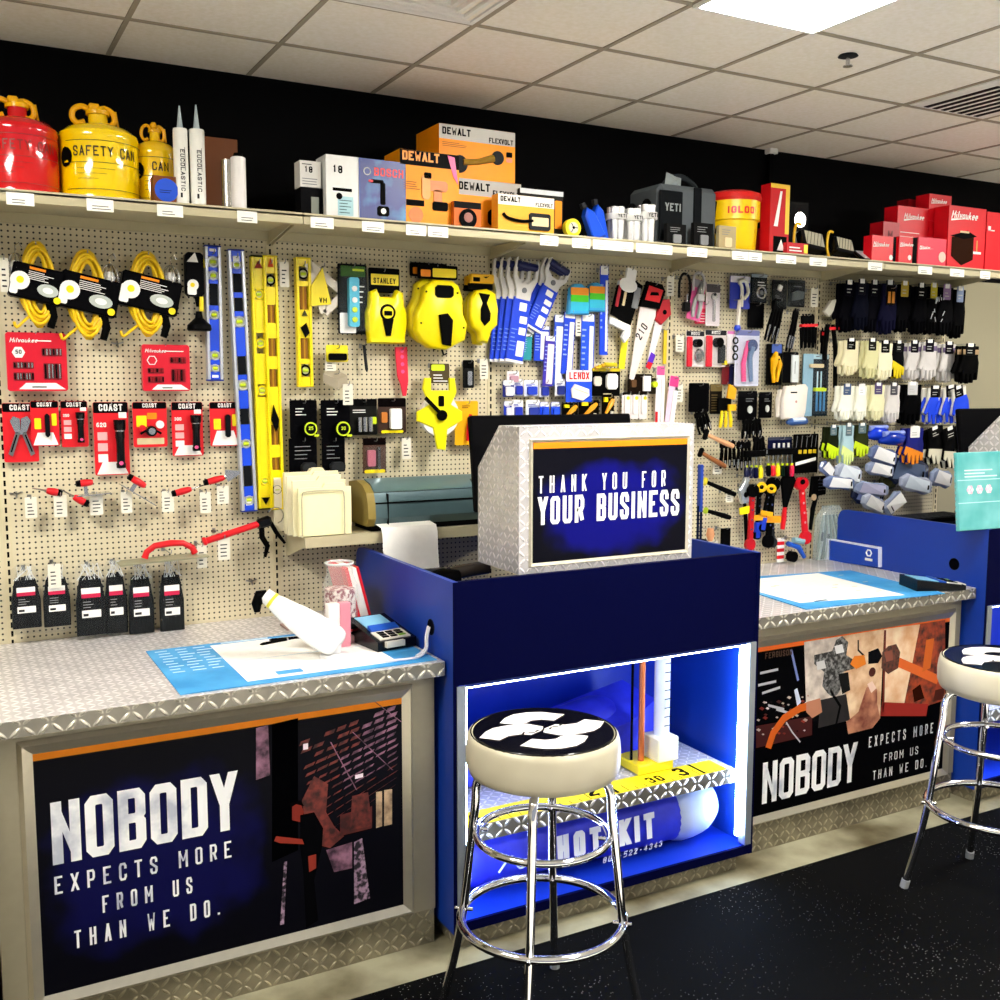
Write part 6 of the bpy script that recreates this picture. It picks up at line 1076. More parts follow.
card('clear and black pack with a round cutter near the shelf',(751,274,767,303),-.05,'101214','9aa4ac',.12,None,None,pm(lambda f,w,h:(f.ring(w*.05,h*.35,w*.26,.005,-.012,SIL,14),f.disc(w*.05,h*.35,w*.12,-.014,-.001,GRY),lines(f,-w*.1,w*.4,h*.6,h*.8,2,WHT,-.001,.3))),'package','cutter_package',clear=True)
card('plain black pack hanging below the round cutter pack',(748,303,764,328),-.03,'050506',None)
card('black clear topped pack with silver shapes, left of a pair by the shelf',(772,280,787,309),-.05,'0a0a0c','1a1c20',.12,None,None,pm(lambda f,w,h:(f.prism([(-w*.2,h*.66),(0,h*.6),(w*.1,h*.78),(-w*.1,h*.84)],-.012,-.001,WHT),rbox(f,-w*.4,0,h*.08,h*.2,-.01,-.001,SIL,.004),lines(f,-w*.3,w*.1,h*.36,h*.5,2,GRY,-.001,.4))),'package','cutter_package',clear=True)
card('black clear topped pack with grey tool, right of a pair by the shelf',(788,280,805,307),-.05,'0a0a0c','34383c',.1,None,None,pm(lambda f,w,h:(f.prism([(-w*.4,h*.2),(w*.3,h*.3),(w*.36,h*.56),(0,h*.6),(-w*.34,h*.5)],-.014,-.001,M('5a6468',.4)),lines(f,-w*.2,w*.3,h*.74,h*.84,1,GRY,-.001,.4))),'package','cutter_package',clear=True)
ptag((811,288,818,307),-.06,'white tag left of the bolt cutter')
def redpack(label,b,kn,col='e01830'): 
    return card(label,b,-.045,'e4dcd8','2a2c30',.14,'RIDGID',WHT,pm(lambda f,w,h:(f.box(-w*.5,-w*.2,-.012,-.001,0,h*.84,M(col,.35),.004),f.disc(w*.02,h*.66,w*.18,-.03,-.001,BLK,14),kn(f,w,h))),'pipe cutter package','pipe_cutter_package','red edged pipe cutter packs',clear=True)
redpack('red edged pipe cutter pack, left of two beside the pale tag',(686,331,704,367),lambda f,w,h:(f.ring(w*.14,h*.32,w*.2,.006,-.014,SIL,14,h*.16),f.disc(w*.14,h*.3,w*.12,-.02,-.001,STEEL)))
redpack('red edged pipe cutter pack with a yellow tip, right of two',(705,330,726,367),lambda f,w,h:(rbox(f,w*.1,w*.34,h*.1,h*.6,-.02,-.001,DGR,.004),rbox(f,w*.3,w*.42,h*.06,h*.18,-.024,-.001,YEL,.004)))
card('pale pack with three small dark fittings beside the red edged cutters',(727,331,741,363),-.05,'e8e0e4','d878b8',.1,None,None,pm(lambda f,w,h:[(f.ring(0,h*z,w*.16,.004,-.01,DGR,10)) for z in (.2,.45,.7)]),'package','fitting_package')
card('violet edged clear pack with a large grey and pink cutter',(735,330,759,386),-.06,'d4d8ec','6a72a8',.1,None,None,pm(lambda f,w,h:(f._rt([(-w*.2,-.014,h*.08),(-w*.24,-.014,h*.4),(-w*.06,-.014,h*.8)],[.012,.012,.008],PNK,8),f._rt([(w*.1,-.016,h*.08),(w*.02,-.016,h*.5),(w*.1,-.016,h*.7)],[.01,.012,.016],M('6a84a8',.35),8),f.disc(w*.08,h*.72,w*.2,-.026,-.008,M('3a4c7a',.35),14))),'package','cutter_package',clear=True)
card('dark maroon pack hanging below the fittings pack',(722,364,729,385),-.03,'6a0c14',None); card('navy pack hanging beside the maroon one',(729,364,736,385),-.03,'10143c',None)
def darktool(label,p,Y,m=None,hd=None,parts=3):
    t,w,h=seg('hand_tool',label,'hand tool',p,Y,'dark hand tools on the pegboard'); f=MB(); n=parts
    for k in range(n):
        x=-w*.4+w*.8*(k+.5)/n; f._rt([(x*.8,-.012,h),(x*.9,-.014,h*.6),(x,-.012,h*.3),(x*1.05,-.01,0)],[.004,.008,.009,.005],m or BLK,8)
    f.box(-w*.35,w*.35,-.018,-.004,h*.72,h*.95,m or BLK,.004); f.build('body',t)
    if hd: f=MB(); hd(f,w,h); f.build('detail',t)
    hk(t,h,.01); return t
silv=lambda f,w,h:[f._rt([(x*w,-.02,h*.08),(x*w,-.022,h*.36)],[.003,.005],SIL,6) for x in (-.3,0,.25)]
darktool('black clustered pliers with silver glints left of the bolt cutter row',(768,342,778,300,16),-.06,None,silv,4)
darktool('long thin black tool between the clustered pliers and the red banded brush',(786,352,795,309,8),-.05,None,silv,2)
darktool('black brush with a red band, hanging in front of the pegboard',(806,348,806,314,19),-.06,None,lambda f,w,h:(f.box(-w*.42,w*.42,-.026,-.01,h*.62,h*.7,RED),[f._rt([(x*w,-.014,0-h*.1*abs(x)),(x*w,-.016,h*.6)],[.003,.007],BLK,6) for x in (-.4,-.2,0,.2,.4)]),4)
t,w,h=seg('bolt_cutter','black handled bolt cutter with pale curved jaw','bolt cutter',(828,388,830,297,17),-.07)
f=MB(); f._rt([(-w*.2,-.012,h*.7),(-w*.35,-.012,h*.4),(-w*.3,-.012,0)],[.012,.012,.01],BLK,8); f._rt([(w*.1,-.012,h*.7),(w*.3,-.012,h*.4),(w*.3,-.012,0)],[.01,.012,.01],BLK,8); f.build('handles',t,40)
f=MB(); f.prism([(-w*.5,h*.84),(-w*.1,h*.96),(w*.3,h*.98),(w*.5,h*.9),(w*.46,h*.84),(w*.1,h*.86),(-w*.2,h*.78)],-.022,-.004,M('c8c4b4',.3),.002); f.prism([(w*.1,h*.84),(w*.42,h*.82),(w*.34,h*.66),(w*.16,h*.66)],-.02,-.004,M('b8a878',.4)); f.box(-w*.2,w*.4,-.024,-.003,h*.64,h*.67,RED); f.build('jaw',t); hook(t.location.x,t.location.z+h*.8,-.06,t)
t=darktool('second slim black and red handled cutter behind the pale jawed one',(820,382,822,328,8),-.03,None,lambda f,w,h:f.box(-w*.3,w*.3,-.026,-.01,h*.86,h*.92,RED),2)
t,w,h=at('tube_cutter','yellow scissor style tube cutter on a black card','tube cutter',(766,344,782,385),-.05); f=MB(); rbox(f,-w*.5,w*.5,0,h,-.003,0,BLK,.003); f.build('card',t); f=MB(); rbox(f,-w*.2,w*.4,h*.78,h,-.006,-.003,M('3a58a8',.4),.003); f.build('header',t)
f=MB(); YC_=M('f0b008',.3); f._rt([(0,-.014,h*.8),(-w*.16,-.018,h*.62),(-w*.2,-.016,h*.36),(-w*.12,-.014,h*.06)],[.008,.02,.012,.008],YC_,10); f._rt([(w*.1,-.014,h*.7),(w*.2,-.018,h*.5),(w*.14,-.014,h*.3),(w*.06,-.014,h*.08)],[.008,.013,.01,.008],YC_,10); f.disc(0,h*.62,.004,-.036,-.03,BLK,8); f.build('handles',t,40); hk(t,h,.008)
card('black card with a white blade, between yellow cutter and clear tool pack',(783,352,798,383),-.05,'060608',None,0,None,None,pm(lambda f,w,h:(rbox(f,w*.02,w*.46,h*.02,h*.9,-.01,-.001,M('dce4e4',.3),.002),f.stroke([(w*.2,h*.3),(w*.2,h*.7)],.003,BLK,Vector((0,-.0105,0)),Vector((1,0,0)),Vector((0,0,1))))),'package','blade_package')
card('tall clear pack of slim blue tools with pale blue edges',(802,354,828,416),-.07,'18242c','a8c8d4',.08,None,None,pm(lambda f,w,h:([f._rt([(x*w,-.014,h*.08),(x*w,-.014,h*.4)],[.006,.006],M('3a78a8',.3),6) for x in (.0,.14,.28)],[f._rt([(x*w,-.014,h*.42),(x*w,-.014,h*.72)],[.004,.004],M('b0d0dc',.3),6) for x in (.0,.14,.28)],rbox(f,-w*.5,-w*.14,0,h,-.008,-.001,M('8ab0c4',.3),.002),rbox(f,-w*.08,w*.34,h*.4,h*.46,-.018,-.001,LIME),rbox(f,-w*.3,w*.2,h*.78,h*.84,-.02,-.001,TAN))),'package','tool_package',clear=True)
# lower middle
card('plain black box pack above the pliers, left of the housing top corner',(689,383,709,412),-.06,'040405',None)
darktool('silver and black pliers hanging under the plain black pack',(704,432,698,410,18),-.05,BLK,silv,4)
card('black and tan pliers pack with yellow header corner',(710,384,722,414),-.05,'14100c','6a5a30',.24,None,None,pm(lambda f,w,h:lines(f,-w*.4,w*.4,h*.1,h*.7,7,M('5a4a28',.5),-.001,.4)),'package','pliers_package')
t,w,h=at('pliers','yellow handled pliers with hanging yellow tag','pliers',(714,384,732,430),-.06); f=MB()
for x in (-.3,.0,.3): f._rt([(x*w,-.02,h*.06),(x*w*.9,-.022,h*.2),(x*w*.7,-.02,h*.42)],[.007,.009,.006],M('f0d010',.35),8)
f.build('handles',t,40); f=MB(); f.box(-w*.4,w*.36,-.016,-.004,h*.4,h*.7,BLK,.004); f.build('head',t); f=MB(); f.prism([(w*.0,h*.7),(w*.4,h*.66),(w*.5,h*.9),(w*.1,h)],-.03,-.02,M('f0a810',.4)); f.box(w*.1,w*.5,-.03,-.02,h*.42,h*.56,M('f0b810',.4)); f.build('yellow_tag',t); hk(t,h,.004)
for lb,b in (('black brush pack with small white figures, left of two',(738,391,757,420)),('black brush pack with a white oval, right of two',(759,392,772,418))):
    card(lb,b,-.06,'050506','0c0c0e',.2,None,None,pm(lambda f,w,h:(f.disc(w*.1,h*.36,w*.12,-.008,-.001,M('c8ccc8',.4),12,h*.13),lines(f,-w*.1,w*.4,h*.64,h*.8,2,GRY,-.001,.3))),'brush package','brush_package')
darktool('row of black tines with silver tips below the brush packs',(750,438,750,418,26),-.05,BLK,silv,6)
# cream bags
for k,(b,nm) in enumerate([((778,384,804,419),'front one'),((773,388,796,417),'half hidden behind the front one')]):
    t,w,h=at('cloth_bag','cream white cloth bag pack hanging low, '+nm,'cloth bag',b,-.08+.035*k,'cream cloth bags'); f=MB(); f.prism([(-w*.42,0),(w*.34,-h*.02),(w*.44,h*.2),(w*.5,h*.9),(w*.4,h),(-w*.36,h*.94),(-w*.46,h*.6)],-.03,0,M('ece4d8',.7),.008); f.build('bag',t,50); f=MB(); lines(f,-w*.2,w*.24,h*.74,h*.82,1,DGR,-.0305,.5); f.disc(w*.02,h*.5,w*.04,-.031,-.03,M('c89890',.5),8); f.build('print',t,0); hk(t,h,.01)
t,w,h=at('blue_roll','rolled navy and pale blue pack under the cream bags','package',(784,417,804,427),-.09); f=MB(); f._rt([(-w*.5,-.02,h*.5),(-w*.3,-.02,h*.55),(w*.4,-.02,h*.6),(w*.5,-.02,h*.5)],[.008,.018,.018,.008],M('3a5c98',.3),10); f.build('roll',t,40); f=MB(); f._rt([(-w*.3,-.03,h*.7),(w*.3,-.03,h*.75)],[.01,.01],M('a8c0e0',.3),8); f.build('band',t); hook(t.location.x,t.location.z+h*.5,-.08,t)
# hammers with wooden handles
def hammer(label,p,Y,m,hm=None):
    t,w,h=seg('hammer',label,'hammer',p,Y,'hammers and hatchets sticking out of the board'); f=MB(); f._rt([(0,-.02,0),(0,-.02,h*.2),(0,-.02,h*.7),(0,-.02,h)],[.011,.013,.01,.009],m,10); f.build('handle',t,50); f=MB(); f.box(-w*.32,w*.3,-.032,-.008,h*.94,h*1.06,hm or BLK,.006); f.build('head',t); hook(t.location.x+.05,t.location.z-.01,Y,t)
hammer('hammer with pale wooden handle beside the housing corner, upper one',(730,446,703,434,14),-.08,M('d8a070',.4)); hammer('hammer with orange wooden handle below the pale one',(722,466,698,452,12),-.07,M('8a5020',.4))
hammer('black and yellow striped hatchet pointing left below the hammers',(732,494,702,481,10),-.06,BLK,M('c8b820',.4)); hammer('short black and lime folding knife handle below the hatchet',(727,517,703,510,8),-.06,BLK,M('a8c020',.4))
ptag((713,458,722,474),-.06,'tan tag between the wooden hammer handles'); ptag((726,491,733,502),-.07,'small tag under the hatchet end')
for k,(p,nm) in enumerate([((726,468,726,440,22),'left'),((742,470,742,440,20),'right'),((757,456,757,436,16),'beside the screwdrivers')]):
    darktool('black wire brush head cluster behind the hammers, '+nm,p,-.07,BLK,lambda f,w,h:[f.box(x*w,x*w+.004,-.026,-.02,h*.1,h*.3,GRY) for x in (-.4,-.2,0,.2,.4)],4)
# screwdriver racks
def drivers(label,b,Y,cols,ht='b8b8b8'):
    x0,y0,x1,y1=b; n=len(cols)
    for k,c in enumerate(cols):
        xx=x0+(x1-x0)*(k+.5)/n; t,w,h=seg('screwdriver',label%(['first','second','third','fourth','fifth','sixth','seventh'][k]),'screwdriver',(xx,y1,xx,y0,(x1-x0)/n*.8),Y,'screwdrivers hanging in a row')
        f=MB(); f._rt([(0,-.014,0),(0,-.014,h*.06),(0,-.014,h*.36),(0,-.014,h*.42)],[.008,.012,.012,.007],M(c,.35),8); f.build('handle',t,40); f=MB(); f.cyl((0,-.014,h*.42),(0,-.014,h),.0035,SIL,6); f.box(-.006,.006,-.018,-.01,h*.42,h*.5,M('c8d810',.4)); f.build('shank',t)
    X,Z=W((x0+x1)/2,y0,Y); hw=(W(x1,y0,Y)[0]-W(x0,y0,Y)[0])/2; t=T('tool_rack','black rack holding the '+label.split(', ')[1],'tool rack',(X,Y,Z-.012)); f=MB(); f.box(-hw,hw,-.03,.0,-.01,.02,BLK); f.build('bar',t); f=MB(); f.box(-.01,.01,0,-Y,-.004,.008,STEEL); f.build('arm',t)
drivers('%s screwdriver, row with navy and yellow handles',(742,452,761,478),-.07,['0c1038','0c1038','101030','f0e010'])
drivers('%s screwdriver, row with mixed red yellow and black handles',(764,450,792,476),-.07,['08080a','e81828','f0d810','0a1a10','08080a','e01848'])
card('navy card with white tips above the mixed screwdrivers',(768,437,792,452),-.06,'0c1030','34384c',.2,None,None,pm(lambda f,w,h:[f.box(x*w,x*w+.004,-.012,-.001,h*.3,h*.6,WHT) for x in (-.3,-.1,.1,.3)]),'package','bit_package')
card('large black card with yellow icons and a white strip, right of the screwdrivers',(793,434,818,473),-.08,'050504',None,0,None,None,pm(lambda f,w,h:([rbox(f,x*w,x*w+w*.12,h*.5,h*.6,-.004,-.001,M('d8b820',.4),.001) for x in (-.3,-.1,.1,.28)],f.prism([(-w*.4,h*.2),(w*.4,h*.32),(w*.4,h*.4),(-w*.4,h*.28)],-.004,-.001,WHT),[f.stroke([(x*w,h*.66),(x*w+.006,h*.96)],.003,GRY,Vector((0,-.003,0)),Vector((1,0,0)),Vector((0,0,1))) for x in (-.4,-.2,.0,.2,.36)])),'package','bit_package')
# wrenches
t,w,h=seg('claw_hammer','steel headed hammer with black handle and yellow tag hanging by the red wrench','hammer',(745,548,741,477,11),-.07)
f=MB(); f._rt([(0,-.016,0),(0,-.016,h*.5),(0,-.016,h*.66)],[.012,.009,.008],BLK,8); f.build('handle',t,40); f=MB(); f.prism([(-w*.3,h*.64),(w*.4,h*.64),(w*.5,h*.8),(w*.3,h*.9),(w*.5,h*.98),(w*.1,h),(-w*.1,h*.92),(-w*.5,h*.84)],-.028,-.004,M('c4ccd0',.25,.7),.003); f.disc(0,h*.76,w*.2,-.0295,-.028,BLK,10); f.build('head',t); f=MB(); rbox(f,-w*.7,w*.4,h*.5,h*.6,-.034,-.03,YEL,.002); f.build('yellow_tag',t); hook(t.location.x,t.location.z+h,-.08,t)
def wrench(label,p,Y,m,jaw=None,tagc=None,hc=None,ring=None):
    t,w,h=seg('wrench',label,'wrench',p,Y,'wrenches hanging on the right pegboard'); f=MB(); f.prism([(-w*.22,h*.06),(w*.22,h*.06),(w*.2,h*.82),(-w*.2,h*.82)],-.018,-.004,m,.003); 
    f.disc(0,h*.06,w*.42,-.02,-.002,m,14); f.build('handle',t); f=MB(); f.disc(0,h*.9,w*.5,-.022,-.002,jaw or m,16,h*.1); f.disc(0,h*.93,w*.2,-.024,-.022,BLK,10,h*.04); f.build('jaw',t)
    f=MB(); 
    for z in (.3,.45,.6,.75): f.disc(0,h*z,w*.08,-.0195,-.018,M('d8a0a0',.4) if m is RED else SIL,6)
    f.build('holes',t)
    if hc: f=MB(); f.box(-w*.3,w*.3,-.022,-.001,0,h*.3,M(hc,.35),.004); f.build('grip',t)
    if tagc: f=MB(); rbox(f,-w*.8,w*.7,h*.34,h*.44,-.03,-.026,M(tagc,.4),.002); f.build('paper_tag',t)
    if ring: f=MB(); f.ring(0,h*.95,w*.46,.008,-.026,M('f0c010',.35),14,h*.07); f.build('yellow_ring',t)
    hk(t,h,.01)
wrench('dark red adjustable wrench left of the blue handled pair',(748,548,751,484,11),-.09,M('b81018',.3),BLK)
wrench('blue handled wrench with a yellow ring, left of the pair',(755,538,758,484,8),-.06,BLK,None,'f0a818','1838c0',True); wrench('blue handled wrench with a yellow ring, right of the pair',(760,530,768,486,8),-.07,BLK,None,'f0b010','1838c0',True)
wrench('large plain black wrench with an orange tag',(766,545,772,477,12),-.05,BLK,None,'f0a018'); wrench('small black wrench behind the plain black one',(771,546,769,484,9),-.03,DGR)
t,w,h=seg('scraper','black funnel headed tool with a bright red handle','hand tool',(781,529,787,474,14),-.06); f=MB(); f.prism([(-w*.1,h*.4),(w*.1,h*.4),(w*.5,h*.9),(w*.3,h),(-w*.3,h),(-w*.5,h*.88)],-.02,-.002,BLK,.003); f.build('head',t); f=MB(); f._rt([(0,-.01,0),(0,-.01,h*.2),(0,-.01,h*.46)],[.011,.014,.008],RED,8); f.build('handle',t,40); hk(t,h,.01)
wrench('bright red flat wrench right of the black funnel tool',(804,541,799,477,12),-.07,RED,M('c81020',.3))
t,w,h=at('pipe_wrench','black tool with a silver lined rack right of the bright red wrench','wrench',(806,476,823,530),-.06); f=MB(); f.prism([(-w*.4,h*.62),(w*.48,h*.66),(w*.48,h),(-w*.3,h)],-.02,-.002,BLK,.002); f._rt([(-w*.3,-.012,h*.02),(-w*.2,-.012,h*.4),(0,-.012,h*.66)],[.008,.012,.01],BLK,8); f.build('body',t); f=MB()
for k in range(4): f.box(w*.0,w*.4,-.022,-.02,h*(.74+.06*k),h*(.755+.06*k),SIL)
f.disc(-w*.24,h*.62,w*.14,-.024,-.018,M('c8a880',.4),10); f.build('silver_lines',t); hk(t,h,.02)
t,w,h=at('striped_strip','small red and white striped strip above the right counter','hand tool',(776,538,784,562),-.04); f=MB()
for k in range(7): f.box(-w*.4,w*.4,-.006,0,h*k/7,h*(k+1)/7,RED if k%2 else WHT)
f.build('strip',t); hk(t,h,.002)
t,w,h=at('blue_valve','blue and silver valve tool hanging above the right counter','valve tool',(784,538,804,560),-.06); f=MB(); f._rt([(-w*.4,-.01,h*.8),(w*.1,-.014,h*.6),(w*.45,-.01,h*.1)],[.012,.014,.01],M('1a58c8',.3),8); f.build('blue_handle',t,40); f=MB(); f._rt([(-w*.2,-.02,h*.95),(w*.3,-.02,h*.85)],[.014,.016],M('88b0b8',.3),8); f.disc(-w*.2,h*.2,w*.2,-.03,0,BLK); f.build('body',t); hk(t,h,.002)
t,w,h=at('black_pad','upright black pad hanging beside the tan foam knob','pad',(720,528,728,546),-.06); f=MB(); f.box(-w/2,w/2,-.02,0,0,h,BLK,.003); f.build('pad',t); hk(t,h,.004)
t,w,h=at('foam_knob','tan round foam roller hanging beside the black pad','roller',(702,527,713,542),-.06); f=MB(); f._rt([(0,-.02,h*.1),(0,-.02,h*.5),(0,-.02,h*.95)],[.01,.02,.014],M('d8986c',.5),12); f.build('foam',t,50); hk(t,h,.01)
ptag((707,541,718,552),-.05,'white paper under the tan foam roller')
# clear bag of grey green stuff
t,w,h=at('clear_bag','large clear bag with grey green strands beside the blue side panel','bag',(812,505,840,566),-.03); f=MB()
for k in range(12): x=-w*.4+w*.8*k/11; f._rt([(x,-.02,h*.1),(x+.01*math.sin(k*2),-.03,h*.5),(x*.6,-.02,h*.85)],[.005,.008,.003],M(['6a7c70','a8b8b0','3c4c44'][k%3],.5),6)
f.build('strands',t,40); f=MB(); f.prism([(-w*.5,0),(w*.5,0),(w*.46,h*.8),(w*.2,h),(-w*.2,h),(-w*.46,h*.8)],-.05,-.002,M('d8e8e8',.15,0,0,.3),.006); f.build('bag',t); hk(t,h,.01)
# ---------------------------------------------------------------- bay 5: gloves
GO=[(-.4,1),(-.42,.62),(-.5,.5),(-.62,.3),(-.52,.24),(-.42,.34),(-.4,.2),(-.38,.04),(-.28,.02),(-.24,.24),(-.2,.24),(-.17,-.02),(-.05,-.02),(-.02,.24),(.02,.24),(.06,0),(.17,0),(.2,.26),(.24,.26),(.28,.08),(.38,.08),(.42,.3),(.44,.55),(.38,.7),(.4,1)]
def glove(label,b,Y,c,c2=None,cuffc=None,cardc='101014',grp='glove pairs on the right pegboard',n=2,lean=0,zc=.5):
    t,w,h=at('glove_pair',label,'gloves',b,Y,grp); t.rotation_euler=(0,lean,0); w*=.84
    for k in range(n):
        y0=-.022*(n-k); dx=(k-(n-1)/2)*-w*.12; f=MB(); f.prism([(x*w+dx,z*h*.92) for x,z in GO],y0,y0+.02,M(c if k==0 or not c2 else c,.75),.006)
        if c2: f.prism([(x*w*.96+dx,z*h*.92) for x,z in [q for q in GO if q[1]<=zc]+([(.36,.74),(-.36,.74)] if zc>.5 else [])],y0-.002,y0+.004,M(c2,.6),.001)
        if cuffc: f.box(-w*.4+dx,w*.4+dx,y0-.001,y0+.021,h*.7,h*.84,M(cuffc,.7),.003)
        f.build('glove',t,50)
    f=MB(); rbox(f,-w*.26,w*.22,h*.68,h*.98,-.022*n-.003,-.022*n-.001,M(cardc,.4),.003); cd_=f.build('hang_card',t); f=MB(); rbox(f,-w*.16,w*.12,h*.9,h*.99,-.022*n-.0038,-.022*n-.003,WHT,.002); lines(f,-w*.18,w*.14,h*.74,h*.86,2,M('b8b8b0',.5),-.022*n-.0034,.3); f.build('print',cd_,0); hook(t.location.x+math.sin(lean)*h,t.location.z+h*.97,Y-.03,t)
nm5='first second third fourth fifth sixth seventh eighth ninth tenth'.split()
for k,(b,c,cc) in enumerate([((832,280,852,332),'06060a','0a0a14'),((845,279,864,330),'0a0c18','14141c'),((858,280,876,332),'08080e','101018'),((872,280,892,334),'101026','22222a'),((888,281,906,332),'060608','b89c20'),((905,283,922,334),'050507','0c0c0c'),((918,283,934,334),'070708','c8b820'),((930,284,948,335),'0a0a0c','8a6a9a'),((944,286,960,338),'060607','7a88a8')]):
    glove('black glove pair in the top glove row, %s from the left'%nm5[k],b,-.08-.02*(k%2),c,None,None,cc)
card('slim orange printed glove card standing out in the black glove row',(887,286,895,305),-.15,'120c04','0c0c0c',.2,None,None,pm(lambda f,w,h:(rbox(f,-w*.4,-w*.1,h*.1,h*.7,-.004,-.001,M('c87c18',.4),.001),rbox(f,w*.1,w*.4,h*.1,h*.7,-.004,-.001,M('c87c18',.4),.001))),'package','glove_card')
t,w,h=at('safety_glasses','clear glinting safety glasses packs among the last black gloves','safety glasses',(926,296,944,326),-.17); f=MB()
for k in range(12): x=random.uniform(-.4,.4)*w; z=random.uniform(0,.9)*h; f.tube([(x,-.01,z),(x+random.uniform(-.012,.012),-.014,z+random.uniform(.01,.03))],.0022,M('c8ccd0',.2),5)  # pale slivers stand in for light glinting on clear plastic
f.build('lens_glints',t); hk(t,h,.01)
for k,(b,c,cc) in enumerate([((834,338,854,375),'e8e0b8','0a0a0a'),((856,338,874,378),'d8d4a0','1a1814'),((868,340,888,380),'ece6c4','0c0c0c')]): glove('cream leather glove pair in the second glove row, %s'%['left','middle','right'][k],b,-.09,c,None,None,cc)
glove('black glove pair with yellow fingers in the second glove row',(884,340,899,378),-.08,'08080a','e0c810',None,'1a1a1a')
for k,b in enumerate([(898,340,916,380),(912,339,932,380),(932,341,951,382)]): glove('purple and white striped work glove pair, %s'%['left','middle','right'][k],b,-.09-.02*(k%2),'d0ccc8',None,'6a5a7a','141018')
glove('black fingered glove pair with tan cuff, outermost in the second row',(951,343,974,383),-.16,'060606',None,'a88c68','0a0a0a')
for k,b in enumerate([(831,383,849,420),(847,383,862,420)]): glove('white glove pair in the third glove row, %s'%['left','right'][k],b,-.09,'f0f0e0',None,None,['40587c','f0f0f0'][k])
glove('cream glove pair with a purple card in the third row',(862,382,880,420),-.09,'e8e4b8',None,None,'4a3a6a'); glove('grey white glove pair right of the cream ones',(878,382,895,422),-.1,'d4d0cc',None,None,'3a3a44'); glove('black glove pair between the grey and the blue ones',(893,381,917,424),-.1,'040405',None,None,'c8c8c8')
for k,b in enumerate([(916,385,940,423),(934,384,958,422),(946,384,966,421)]): glove('bright blue glove pair in the third row, %s'%['left','middle','right'][k],b,-.09-.025*k,'e0dcd0','1440d8',None,'101014',lean=-.12*k,zc=.68)
t=None
for k,(b,c,c2) in enumerate([((819,424,834,458),'1a2010','c8e818'),((834,422,849,464),'a8c8d0','d8e890'),((846,422,864,456),'2a3018','c8e020')]): glove('lime yellow glove pair in a clear pack, %s'%['left','middle, paler','right'][k],b,-.1,c,c2,None,'5a7078')
for k,(b,c) in enumerate([((862,424,884,444),'1438c8'),((876,430,901,448),'1030a0')]):
    t,w,h=at('glove_bag','shiny blue bagged gloves in the fourth row, %s'%['left','right'][k],'gloves',b,-.09-.04*k,'shiny blue bagged gloves'); f=MB(); f._rt([(-w*.5,-.02,h*.4),(-w*.2,-.03,h*.55),(w*.2,-.03,h*.5),(w*.5,-.02,h*.6)],[.01,.035,.034,.012],M(c,.15),10); f._rt([(-w*.4,-.03,h*.8),(w*.4,-.03,h*.85)],[.014,.012],M('8898d8',.15),8); f.build('bag',t,40); hook(t.location.x,t.location.z+h*.6,-.1,t)
glove('orange palmed blue glove pair with a white tag',(896,425,919,463),-.13,'0c1470','e88820',None,'f0f0ec')
for k,(b,l) in enumerate([((922,424,944,462),-.25),((938,424,959,466),-.25),((953,424,972,460),-.3)]): glove('cream backed black glove pair leaning left, %s of the fourth row'%['first','second','last'][k],b,-.1-.02*k,'0a0a0a','d8d4bc',None,'0c0c0c',lean=l)
def wbag(label,p,Y,c,c2=None):
    c2b=c if lin(c)[0]<.1 else None
    t,w,h=seg('bagged_item',label,'bagged item',p,Y,'clear bagged goods low on the right pegboard'); f=MB(); q=[(-.3,0),(.3,.02),(.5,.2),(.42,.5),(.52,.8),(.2,1),(-.25,.98),(-.5,.78),(-.44,.45),(-.52,.2)]; f.prism([(a*w*1.0,b_*h*1.04) for a,b_ in q],-.03,-.004,M(c2b or random.choice(['3c4870','66749c','8c98b4','a8b0c4']),.12),.008); f.build('bag',t,35)
    f=MB(); f.add([(-w*.36,-.034,h*.1),(w*.3,-.032,h*.14),(w*.4,-.05,h*.9),(-w*.3,-.038,h*.94)],[[0,1,2,3]],M(c2 or 'f0f0f0',.4)); lines(f,-w*.2,w*.2,h*.2,h*.3,1,BLK,-.045,.5); f.build('label_card',t,0); X=t.location; hook(X.x+math.sin(t.rotation_euler.y)*h*.5,X.z+math.cos(t.rotation_euler.y)*h*.5,Y,t)
for a in [('white labelled bag pointing down right, upper left one',(830,474,818,464,9),-.1,'c8c8c8'),('pale bag with a white label below the lime gloves',(858,476,833,470,13),-.11,'a8b8d0','e0e8f0'),('long white labelled bag with a black mark at the left',(851,483,822,482,10),-.12,'d0d0d4'),('upper white labelled bag with a black mark, under the blue bags',(893,459,867,452,12),-.13,'b8b8c0'),('lower white labelled bag with a black mark, under the blue bags',(890,471,864,467,10),-.12,'b8b8c0'),('purple grey clear bag below the long white one',(885,490,852,487,10),-.1,'686888','b0b0cc'),('dark blue clear bag low beside the white papers',(880,500,850,492,14),-.08,'1c2444','6a78a8'),('white rolled bag leaning right above the blue panel',(882,512,898,494,12),-.13,'f0f0f0'),('white rolled bag lying flat above the blue panel',(881,508,860,499,11),-.12,'f0f0f0'),('pale blue clear bag with a white label in the middle',(928,487,898,481,12),-.12,'98b0cc','d8e4f0'),('dark clear bag with a white tag at the far right',(948,480,928,476,12),-.12,'5a6a80','e8e8e8'),('dark grey clear bag above the pale blue one',(925,473,885,470,18),-.09,'283048','4a5a78'),('olive dark bag left of the pale blue one',(886,490,884,474,16),-.07,'4a4a30','2a2a18')]: wbag(*a)
